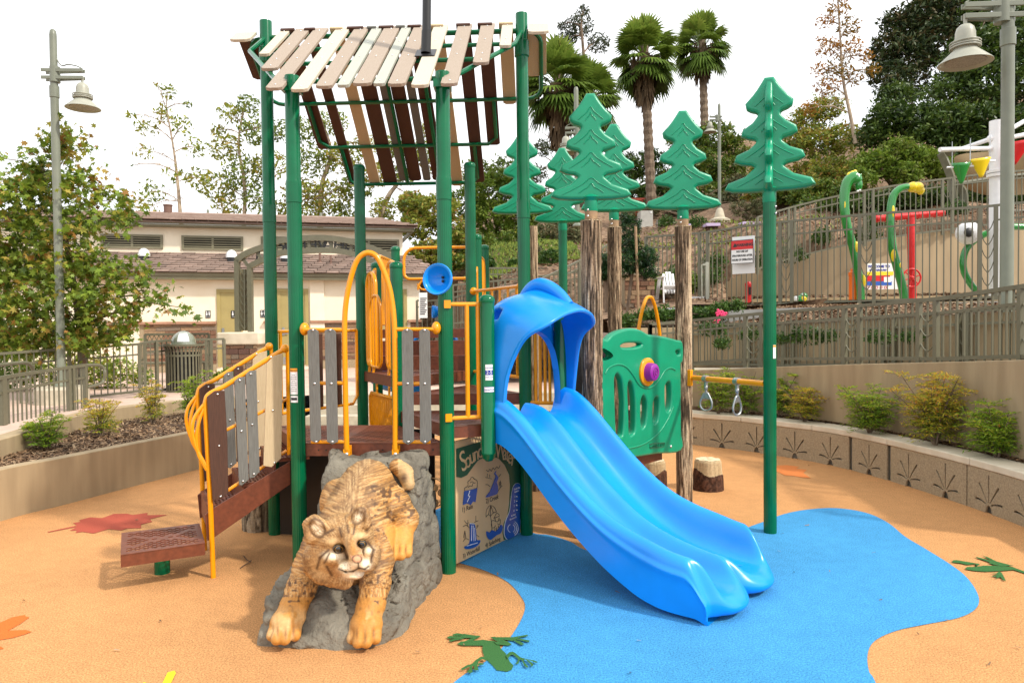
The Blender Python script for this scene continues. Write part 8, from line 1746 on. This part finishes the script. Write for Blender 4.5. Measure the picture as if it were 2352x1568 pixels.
stump(1.354*K-.03, 6.784*K+.03, .15, .36, 2, 'dark barked stump seat partly hidden behind the blue slide'); stump(1.871*K, 6.85*K+.05, .165, .345, 5, 'fully visible brown stump seat right of the log post')
# hollow log tunnel piece under the stairs
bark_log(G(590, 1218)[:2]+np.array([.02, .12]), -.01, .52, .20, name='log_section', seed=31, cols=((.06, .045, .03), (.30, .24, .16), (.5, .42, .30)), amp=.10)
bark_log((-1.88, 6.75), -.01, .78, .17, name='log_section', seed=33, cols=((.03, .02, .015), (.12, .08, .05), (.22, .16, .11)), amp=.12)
# ================= bobcat statue on its rock (sculpted as distance fields) =================
def surface_nets(f, lo, h):
    nx, ny, nz_ = f.shape; s = f < 0
    cnt = np.zeros((nx-1, ny-1, nz_-1), np.int8); 
    C = [s[i:nx-1+i, j:ny-1+j, k:nz_-1+k] for i in (0, 1) for j in (0, 1) for k in (0, 1)]
    cnt = sum(c.astype(np.int8) for c in C); act = (cnt > 0) & (cnt < 8); idx = -np.ones(act.shape, np.int64); ii = np.argwhere(act); idx[act] = np.arange(len(ii))
    P = np.zeros((len(ii), 3)); W_ = np.zeros(len(ii))
    cor = [(i, j, k) for i in (0, 1) for j in (0, 1) for k in (0, 1)]
    for a in range(8):
        for b in range(a+1, 8):
            if sum(abs(cor[a][t]-cor[b][t]) for t in range(3)) != 1: continue
            fa = f[tuple((ii+cor[a]).T)]; fb = f[tuple((ii+cor[b]).T)]; m_ = (fa < 0) != (fb < 0); t = np.where(m_, fa/(fa-fb+1e-12), 0)[:, None]
            P += m_[:, None]*(np.array(cor[a])*(1-t)+np.array(cor[b])*t); W_ += m_
    V = (ii+P/W_[:, None])*h+lo; F = []
    for ax in range(3):
        e = [0, 0, 0]; e[ax] = 1; u, v = [(1, 2), (2, 0), (0, 1)][ax]
        sl0 = [slice(1, -1)]*3; sl0[ax] = slice(0, -1); sl1 = [slice(1, -1)]*3; sl1[ax] = slice(1, None)
        a = s[tuple(sl0)]; b = s[tuple(sl1)]; q = np.argwhere(a != b); q0 = q.copy(); off = np.ones(3, int); off[ax] = 0; q = q+off; sg = a[tuple(q0.T)]
        du = np.zeros(3, int); du[u] = 1; dv = np.zeros(3, int); dv[v] = 1
        A, B, C2, D_ = idx[tuple(q.T)], idx[tuple((q-du).T)], idx[tuple((q-du-dv).T)], idx[tuple((q-dv).T)]
        F.append(np.where(sg[:, None], np.stack([A, B, C2, D_], 1), np.stack([D_, C2, B, A], 1)))
    F = np.vstack(F); F = F[(F >= 0).all(1)]; return V, F
def smin(a, b, k): h = np.clip(.5+.5*(b-a)/k, 0, 1); return b*(1-h)+a*h-k*h*(1-h)
class SDF:
    def __init__(s, lo, hi, h):
        s.lo = np.array(lo, float); s.h = h; n = [int((b-a)/h)+1 for a, b in zip(lo, hi)]; s.ax = [np.float32(lo[i])+np.arange(n[i], dtype=np.float32)*h for i in range(3)]
        s.f = np.full(n, 9., np.float32)
    def sub(s, lo, hi):
        sl = tuple(slice(max(0, int((lo[i]-s.lo[i])/s.h)), max(1, min(s.f.shape[i], int((hi[i]-s.lo[i])/s.h)+2))) for i in range(3))
        return sl, s.ax[0][sl[0]][:, None, None], s.ax[1][sl[1]][None, :, None], s.ax[2][sl[2]][None, None, :]
    def put(s, sl, d, k, cut=False):
        s.f[sl] = -smin(-s.f[sl], d, k) if cut else smin(s.f[sl], d, k)
    def cap(s, a, b, ra, rb, k=.04, cut=False):
        a = np.array(a); b = np.array(b); m_ = max(ra, rb)+k+.03; sl, X, Y, Z = s.sub(np.minimum(a, b)-m_, np.maximum(a, b)+m_); d = b-a
        t = np.clip(((X-a[0])*d[0]+(Y-a[1])*d[1]+(Z-a[2])*d[2])/(d@d+1e-9), 0, 1)
        q = np.sqrt((X-a[0]-d[0]*t)**2+(Y-a[1]-d[1]*t)**2+(Z-a[2]-d[2]*t)**2)-(ra+(rb-ra)*t); s.put(sl, q.astype(np.float32), k, cut); return s
    def ell(s, c, r, k=.04, Mx=None, cut=False):
        c = np.array(c); m_ = max(r)+k+.03; sl, X, Y, Z = s.sub(c-m_, c+m_); X = X-c[0]; Y = Y-c[1]; Z = Z-c[2]
        if Mx is not None: X, Y, Z = [Mx[0][i]*X+Mx[1][i]*Y+Mx[2][i]*Z for i in range(3)]
        k0 = np.sqrt((X/r[0])**2+(Y/r[1])**2+(Z/r[2])**2); k1 = np.sqrt((X/r[0]**2)**2+(Y/r[1]**2)**2+(Z/r[2]**2)**2)+1e-6
        s.put(sl, (k0*(k0-1)/k1).astype(np.float32), k, cut); return s
def vnorm(V, F):
    n = np.cross(V[F[:, 2]]-V[F[:, 0]], V[F[:, 3]]-V[F[:, 1]]); N = np.zeros_like(V)
    for k in range(4): np.add.at(N, F[:, k], n)
    return N/(np.linalg.norm(N, axis=1)[:, None]+1e-12)
# --- rock
def rockh(x, y):
    h = np.interp(y, [4.1, 4.2, 4.28, 4.4, 4.5, 4.6, 4.8, 5.0, 5.15, 5.3], [.0, .05, .09, .15, .20, .25, .37, .56, .79, .91])+.10*np.exp(-((x+1.46)/.11)**2-((y-4.5)/.16)**2)+.05*np.exp(-((x+.68)/.08)**2-((y-4.55)/.12)**2)-.07*np.exp(-((x+.74)/.12)**2-((y-4.76)/.12)**2)
    return h
poly = np.array([(-1.52, 4.28), (-1.3, 4.20), (-1.08, 4.18), (-.86, 4.22), (-.73, 4.36), (-.69, 4.58), (-.71, 4.80), (-.64, 5.0), (-.58, 5.3), (-.57, 5.64), (-1.45, 5.64), (-1.44, 5.2), (-1.47, 4.8), (-1.56, 4.48)])
rg = SDF((-1.75, 4.0, -.06), (-.4, 5.75, 1.05), .014)
X, Y, Z = np.meshgrid(*rg.ax, indexing='ij'); x2, y2 = X[:, :, 0], Y[:, :, 0]
dd = np.full(x2.shape, 9.); ins = np.zeros(x2.shape, bool)
for i in range(len(poly)):
    a, b = poly[i], poly[(i+1) % len(poly)]; t = np.clip(((x2-a[0])*(b[0]-a[0])+(y2-a[1])*(b[1]-a[1]))/((b-a)@(b-a)), 0, 1)
    dd = np.minimum(dd, np.hypot(x2-a[0]-(b[0]-a[0])*t, y2-a[1]-(b[1]-a[1])*t)); c_ = ((a[1] > y2) != (b[1] > y2)) & (x2 < (b[0]-a[0])*(y2-a[1])/(b[1]-a[1]+1e-9)+a[0]); ins ^= c_
dd = np.where(ins, -dd, dd)[:, :, None]
hh = rockh(x2, y2)[:, :, None]; rn = (fbm(x2*3.3+20, y2*3.3+7, 41, 4)-.5)[:, :, None]
d1 = (Z-hh-rn*.10)*.75; d2 = dd+.0+Z*.10
def n3(X, Y, Z, sc, seed): return (fbm((X*sc+13) % 60, (Z*sc+Y*sc*.3+11) % 60, seed, 2)+fbm((Y*sc+23) % 60, (Z*sc+31) % 60, seed+1, 2)+fbm((X*sc+3) % 60, (Y*sc+17) % 60, seed+2, 2))/3-.5
nn = n3(X, Y, Z, 5., 51); n4 = n3(X, Y, Z, 14., 61); led = np.abs(fbm((Z*9+nn*6) % 60, (X*1.2+Y*1.2+9) % 60, 71, 3)-.5)
f = -smin(-d1, -d2, .05); f = f+nn*.12+n4*.014-.02+np.clip(.06-led, 0, 1)*.42
sl_k = np.clip(1-np.abs(n3(X, Y, Z, 3.2, 81))*34, 0, 1)*.028; f = f+sl_k
rg.f = np.maximum(f, -(Z+.03)).astype(np.float32); V, F = surface_nets(rg.f, rg.lo, rg.h)
M['rock'] = mat('painted_rock', (.235, .212, .165), .88, col2=(.13, .115, .09), vscale=5, bump=.12, bscale=28, detail=8, spec=.2, bdetail=8)
np_mesh('climbing_rock', V, F, M['rock'], smooth=True, label='grey moulded boulder that the bobcat statue climbs down', category='rock')
# --- cat
P_ = lambda x, y, Y: D(x, y, Y)
cs = SDF((-1.62, 3.9, .0), (-.52, 5.42, 1.16), .0072); c = cs
rump = P_(862, 1128, 5.02); mid = P_(835, 1160, 4.85); chest = P_(795, 1215, 4.58)
c.ell(P_(845, 1125, 5.03), (.185, .23, .215), .05); c.ell(P_(838, 1142, 4.92), (.19, .24, .205), .08); c.ell(P_(825, 1175, 4.8), (.205, .2, .2), .08); c.ell(P_(805, 1205, 4.7), (.215, .17, .18), .08); c.ell(P_(798, 1240, 4.62), (.205, .15, .17), .08)
c.ell(P_(788, 1245, 4.46), (.125, .15, .13), .05); c.ell(P_(800, 1300, 4.6), (.15, .12, .12), .06)
# shoulders, forelegs
def leg(pts, k=.05):
    for (a, ra), (b, rb) in zip(pts[:-1], pts[1:]): c.cap(a, b, ra, rb, k)
leg([(P_(738, 1245, 4.66), .12), (P_(712, 1300, 4.57), .098), (P_(692, 1350, 4.46), .083), (P_(674, 1395, 4.37), .074), (P_(659, 1425, 4.31), .078)])
leg([(P_(864, 1225, 4.64), .12), (P_(866, 1285, 4.55), .1), (P_(862, 1340, 4.45), .086), (P_(852, 1390, 4.36), .077), (P_(842, 1425, 4.30), .08)])
def paw(cx, cy, Yd, w, spread=1, yk=0):
    b = P_(cx, cy, Yd); c.ell(b+np.array([0, .03, .01]), (w*.52, .09, .06), .03)
    for i, (dx, dy) in enumerate(((-.37, .02), (-.13, -.035), (.13, -.035), (.36, .015))):
        q = b+np.array([dx*w*spread, dy-.02, -.02]); c.cap(q+np.array([-dx*.02, .06, .045]), q+np.array([0, -.035, -.028]), .030, .034, .012)
paw(656, 1434, 4.26, .19); paw(839, 1441, 4.24, .19)
# thumb pad of left paw
c.cap(P_(692, 1395, 4.34), P_(694, 1418, 4.30), .03, .022, .02)
# haunch, hind leg
c.ell(P_(898, 1155, 4.97), (.115, .16, .125), .05); leg([(P_(912, 1162, 4.92), .10), (P_(932, 1192, 4.82), .078), (P_(924, 1230, 4.74), .066)]); c.ell(P_(770, 1150, 5.0), (.10, .18, .15), .06)
paw(919, 1248, 4.69, .145)
leg([(P_(912, 1070, 5.16), .055), (P_(930, 1085, 5.12), .058), (P_(938, 1112, 5.06), .045)], .015)
# head
hc = P_(785, 1252, 4.27)
c.ell(hc, (.185, .17, .18), .05); c.ell(P_(798, 1226, 4.22), (.15, .13, .12), .05)
for px, py, Yd, r in ((728, 1278, 4.25, .085), (722, 1300, 4.28, .07), (742, 1315, 4.25, .07), (765, 1322, 4.22, .065), (852, 1270, 4.24, .062), (846, 1292, 4.20, .055), (790, 1330, 4.24, .06)): c.ell(P_(px, py, Yd), (r, r*.8, r), .035)
c.cap(P_(803, 1225, 4.10), P_(819, 1280, 4.01), .05, .036, .04)          # nose bridge
c.ell(P_(800, 1302, 4.055), (.058, .06, .04), .025); c.ell(P_(838, 1296, 4.05), (.040, .055, .037), .025); c.ell(P_(819, 1290, 4.02), (.042, .045, .035), .03)
c.ell(P_(812, 1317, 4.07), (.062, .055, .03), .02)                        # chin
c.ell(P_(763, 1240, 4.13), (.06, .035, .028), .03); c.ell(P_(834, 1231, 4.105), (.042, .03, .025), .03)   # brows
c.ell(P_(765, 1280, 4.11), (.06, .05, .04), .03); c.ell(P_(847, 1267, 4.11), (.035, .04, .035), .03)    # cheekbones
for px, py, Yd, r in ((778.5, 1258.7, 4.075, .026), (831, 1248, 4.055, .023)): c.ell(P_(px, py, Yd), (r*1.25, r*1.3, r), .008, cut=True)
mouth = [(779, 1306, 4.045), (795, 1313, 4.0), (811, 1311, 3.985), (824, 1304, 3.98), (838, 1306, 3.985), (847, 1300, 4.02)]
for a, b_ in zip(mouth[:-1], mouth[1:]): c.cap(P_(*a), P_(*b_), .007, .007, .004, cut=True)
c.cap(P_(822, 1290, 3.965), P_(824, 1304, 3.97), .006, .006, .004, cut=True)
# ears
def ear(tip, bl, br, Yd, r):
    tip, bl, br = P_(*tip, Yd), P_(*bl, Yd-.01), P_(*br, Yd-.01); m_ = (bl+br)/2
    for t in np.linspace(0, 1, 7): q = bl*(1-t)+br*t; q2 = q*.25+tip*.75+(q-m_)*.25; c.cap(q, q2, .030, .024, .016)
    for t in np.linspace(.25, .75, 3): q = bl*(1-t)+br*t; c.cap(q+np.array([0, -.040, .016]), q*.35+tip*.65+np.array([0, -.038, -.01]), .026, .018, .008, cut=True)
ear((708, 1187), (712, 1238), (752, 1213), 4.17, .03); ear((830, 1160), (803, 1195), (843, 1203), 4.17, .03)
V, F = surface_nets(c.f, c.lo, c.h)
for _ in range(2):   # light smoothing
    A = np.zeros_like(V); n = np.zeros(len(V))
    for k in range(4): np.add.at(A, F[:, k], V[F[:, (k+1) % 4]]+V[F[:, k-1]]); np.add.at(n, F[:, k], 2)
    V = V*.55+.45*A/n[:, None]
N = vnorm(V, F)
# project for feature painting in the statue's own frame
def toP(V):
    x, y, z = V[:, 0], V[:, 1], V[:, 2]-EYE; fy = y*math.cos(PITCH)-z*math.sin(PITCH); up = y*math.sin(PITCH)+z*math.cos(PITCH)
    return 1176+FPX*(x*math.cos(ROLL)-up*math.sin(ROLL))/fy, 784-FPX*(x*math.sin(ROLL)+up*math.cos(ROLL))/fy
PX, PY = toP(V); Yv = V[:, 1]
def gs(cx, cy, rx, ry=None, p=2): ry = ry or rx; return np.exp(-(np.abs((PX-cx)/rx)**p+np.abs((PY-cy)/ry)**p))
spine_x = np.interp(PY, [1045, 1100, 1160, 1200, 1230], [850, 815, 800, 795, 790]); lat = (PX-spine_x)/100
head = (Yv < 4.38) & (PY < 1345) & (PX > 695) & (PX < 875); head &= ((PX-785)/95)**2+((PY-1250)/95)**2 < 1.15
legf = (PY > 1330)
# fur coordinates : hair runs outwards from the spine on the body, round the face on the head, down the legs
ang = np.arctan2(PY-1265, PX-800); rad = np.hypot(PX-800, PY-1265)
bu = (PY+np.abs(lat)*38)/100; bv = lat
hu = ang*1.6; hv = rad/100
lu = PX/100; lv = PY/100
wl = np.clip((PY-1320)/30, 0, 1); wh = head.astype(float)
cen = np.clip(1-np.abs(lat)/.35, 0, 1)*(~head)
U = np.where(head, hu, bu*(1-wl)+lu*wl*1.0); Vv = np.where(head, hv, bv*(1-wl)+lv*wl)
st1 = fbm((U*46+10) % 60, (Vv*6.5+20) % 60, 91, 3); st2 = fbm((PX/100*44) % 60, (PY/100*5) % 60, 92, 3); st = np.where(head, st1, st1*(1-cen)+st2*cen)
stl = fbm((U*9+5) % 60, (Vv*2.2+20) % 60, 93, 3)
amp = np.where((PY > 1385) | ((PX > 885) & (PY > 1210) & (Yv > 4.55)), .001, .0085)*(1-.55*wh); amp = amp*(1-np.clip((gs(815, 1290, 42)+gs(778, 1258, 22)+gs(831, 1248, 20)), 0, 1)*.9)
V = V+N*((st-.5)*amp+(stl-.5)*amp*.8)[:, None]
tan = np.array((.37, .215, .09)); gold = np.array((.47, .225, .05)); grey = np.array((.28, .19, .11)); cream = np.array((.60, .44, .24)); dark = np.array((.085, .045, .024)); white = np.array((.84, .76, .60)); pink = np.array((.62, .33, .2))
def mixc(a, b, t): t = np.clip(t, 0, 1)[:, None]; return a*(1-t)+b*t
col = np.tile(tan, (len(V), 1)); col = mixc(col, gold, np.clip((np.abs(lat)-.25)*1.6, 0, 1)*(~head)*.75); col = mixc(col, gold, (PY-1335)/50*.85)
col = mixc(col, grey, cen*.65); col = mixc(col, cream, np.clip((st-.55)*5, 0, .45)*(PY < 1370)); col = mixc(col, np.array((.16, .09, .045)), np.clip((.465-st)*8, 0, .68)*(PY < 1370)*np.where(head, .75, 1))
stripe = np.clip((stl-.56)*9, 0, 1); col = mixc(col, dark, stripe*.5*((np.abs(lat) > .3) & ~head & (PY < 1345)))
sn = fbm((PX/7) % 60, (PY/6) % 60, 95, 1); spots = np.clip((sn-.70)*9, 0, 1)
col = mixc(col, dark, spots*.9*(((PX > 850) & (PY > 1110) & (PY < 1235)) | ((PX > 840) & (PY > 1310) & (PY < 1385)) | ((PX < 730) & (PY > 1330) & (PY < 1390))))
col = mixc(col, dark, spots*.35*((PY >= 1385) & (PY < 1415)))
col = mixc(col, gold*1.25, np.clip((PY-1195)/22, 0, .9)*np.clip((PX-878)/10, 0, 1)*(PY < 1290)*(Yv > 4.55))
# paws: pale toe tops, brown between the toes
col = mixc(col, cream, np.clip((fbm((PX/14) % 60, (PY/30) % 60, 97, 2)-.45)*3, 0, .6)*np.clip((PY-1385)/40, 0, 1)*(Yv < 4.5))
for cx, cy in ((638, 1448), (656, 1455), (674, 1450), (820, 1455), (839, 1462), (858, 1455)): col = mixc(col, np.array((.22, .10, .03)), gs(cx, cy, 3.2, 14)*.9*(Yv < 4.5))
for cx in (904, 918, 932): col = mixc(col, np.array((.22, .10, .03)), gs(cx, 1262, 2.5, 10)*.9)
# face
H1 = head.astype(float)
for cx, cy, rx, ry, k_, a_ in ((766, 1276, 26, 9, white, 1.), (845, 1262, 13, 9, white, .9), (766, 1243, 17, 8, cream, .9), (826, 1229, 13, 8, cream, .9), (800, 1303, 24, 13, white, 1.), (840, 1295, 13, 13, white, 1.), (812, 1320, 26, 9, white, 1.), (795, 1250, 6, 30, cream, .3), (735, 1300, 20, 30, cream, .45)): col = mixc(col, k_, gs(cx, cy, rx, ry, 3)*a_*H1)
col = mixc(col, gold*.9, gs(812, 1262, 11, 22)*.8*H1); col = mixc(col, dark, gs(797, 1252, 4, 26)*.35*H1); col = mixc(col, dark, gs(822, 1240, 4, 22)*.3*H1)
for x0, y0, x1, y1, w_ in ((755, 1262, 735, 1280, 3), (735, 1280, 728, 1305, 3), (757, 1270, 745, 1292, 2.5), (750, 1300, 762, 1320, 3), (790, 1262, 797, 1280, 3), (845, 1245, 858, 1262, 3), (856, 1265, 852, 1290, 3), (748, 1225, 765, 1215, 3), (780, 1212, 785, 1232, 2.5), (815, 1205, 812, 1225, 2.5), (798, 1205, 800, 1222, 2.5)):
    t = np.clip(((PX-x0)*(x1-x0)+(PY-y0)*(y1-y0))/((x1-x0)**2+(y1-y0)**2), 0, 1); d_ = np.hypot(PX-x0-(x1-x0)*t, PY-y0-(y1-y0)*t); col = mixc(col, dark, np.exp(-(d_/(w_*1.15))**2)*.95*H1)
for cx, cy, rx, ry in ((778.5, 1258.7, 13.5, 10), (831, 1248, 11.5, 9)): q = ((PX-cx)/rx)**2+((PY-cy)/ry)**2; col = mixc(col, dark*.5, np.exp(-((q-.8)/.45)**2)*H1)
nm = np.where((np.abs(PX-820) < 13-(PY-1281)*.4) & (PY > 1275) & (PY < 1292), 1., 0)*H1; col = mixc(col, pink, nm*(Yv < 4.06)); 
nq = np.exp(-((np.hypot((PX-820)/1.25, PY-1283)-8.5)/1.6)**2)*H1*(Yv < 4.07); col = mixc(col, dark*.5, nq*.85)
for a, b_ in zip(mouth[:-1], mouth[1:]):
    t = np.clip(((PX-a[0])*(b_[0]-a[0])+(PY-a[1])*(b_[1]-a[1]))/((b_[0]-a[0])**2+(b_[1]-a[1])**2+1e-9), 0, 1); d_ = np.hypot(PX-a[0]-(b_[0]-a[0])*t, PY-a[1]-(b_[1]-a[1])*t); col = mixc(col, dark*.4, np.exp(-(d_/2.2)**2)*H1)
col = mixc(col, dark*.4, np.exp(-((PX-823)/1.8)**2)*((PY > 1289) & (PY < 1305))*H1)
for i in range(4):
    for j in range(3): col = mixc(col, dark, gs(786+i*6, 1298+j*4.5-i*.6, 1.4)*.8*H1); 
for ex, ey, rx, ry, th in ((729, 1212, 16, 22, -.5), (824, 1184, 14, 20, .55)):
    xr = (PX-ex)*math.cos(th)+(PY-ey)*math.sin(th); yr = -(PX-ex)*math.sin(th)+(PY-ey)*math.cos(th); q = (xr/rx)**2+(yr/ry)**2; f_ = Yv < 4.4
    col = mixc(col, white*.9, np.exp(-(q/.55)**2)*np.clip((st-.35)*5, .25, 1)*f_); col = mixc(col, dark, np.exp(-((q-1.0)/.33)**2)*.8*f_)
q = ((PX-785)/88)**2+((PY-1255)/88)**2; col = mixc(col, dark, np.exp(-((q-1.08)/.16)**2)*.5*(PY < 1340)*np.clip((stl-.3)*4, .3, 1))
# tail bands
tl = (PX > 914) & (PY < 1125) & (Yv > 4.95); col = mixc(col, cream, tl*.6*np.clip((PX-903)/10, 0, 1)); col = mixc(col, dark, gs(928, 1098, 9, 14)*tl*.95)
M['fur'] = attrmat('painted_fur', rough=.5, bump=.03, bscale=220, spec=.35, noise=.12, nscale=70, coat=.0)
ct = thing('bobcat_statue', 'painted bobcat statue climbing head first down the grey boulder', 'animal statue', (float(hc[0]), 4.7, .0))
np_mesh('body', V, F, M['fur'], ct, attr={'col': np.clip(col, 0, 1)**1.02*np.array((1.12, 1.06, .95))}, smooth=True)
M['iris'] = mat('amber_iris', (.30, .16, .03), .12, coat=1); M['pupil'] = mat('black_pupil', (.004, .004, .004), .08, coat=1)
fdir = np.array([.15, -.97, -.12]); fdir /= np.linalg.norm(fdir)
for px, py, Yd, r in ((778.5, 1258.7, 4.092, .0255), (831, 1248, 4.072, .0225)):
    e = P_(px, py, Yd); sd_, u_e, d_e = frame_from(fdir); Mx = np.stack([sd_, u_e, d_e], 1)
    eo = MB().sphere(e, r, 20, 14, M=Mx).build('eye', M['iris'], ct, smooth=60)
    MB().lathe([(r*1.03*math.sin(q_), r*1.03*math.cos(q_)) for q_ in np.linspace(.80, 0, 9)], e, 18, M=Mx).build('pupil', M['pupil'], eo, smooth=60)
    MB().tube([e+Mx@np.array([r*1.02*math.cos(a)*1.12, r*.88*math.sin(a), r*.42]) for a in np.linspace(0, 2*math.pi, 21)[:-1]], .0042, 6, closed=True).build('eyelid', M['pupil'], eo, smooth=60)
# ================= windblown litter on the play surface =================
def litter(n):
    P = []
    while len(P) < n:
        x, y = RNG.uniform(-4.2, 4.2), RNG.uniform(2.6, 10.5)
        if abs(x) < 4.6-.04*y: P.append((x, y, .014))
    return np.array(P)
chips('leaf_litter', litter, 170, .016, 'scattered bits of bark and dry leaf on the rubber surface', 'litter')
tw_b = mat('dry_twig', (.10, .06, .035), .9)
for k, (pts, lb) in enumerate(([((552, 1304), (560, 1298), (570, 1292), (577, 1286)), 'thin dark twig lying on orange rubber right of the stair platform'], [((560, 1276), (566, 1284), (576, 1290)), 'small curved twig beside the yellow stair leg'], [((1302, 1192), (1310, 1188), (1316, 1190)), 'short twig on the orange rubber under the slide'])):
    MB().tube([G(x, y, .012+.006*(i % 2)) for i, (x, y) in enumerate(pts)], .004, 5).build('twig', tw_b, None, label=lb, category='twig', group='twigs on the rubber')
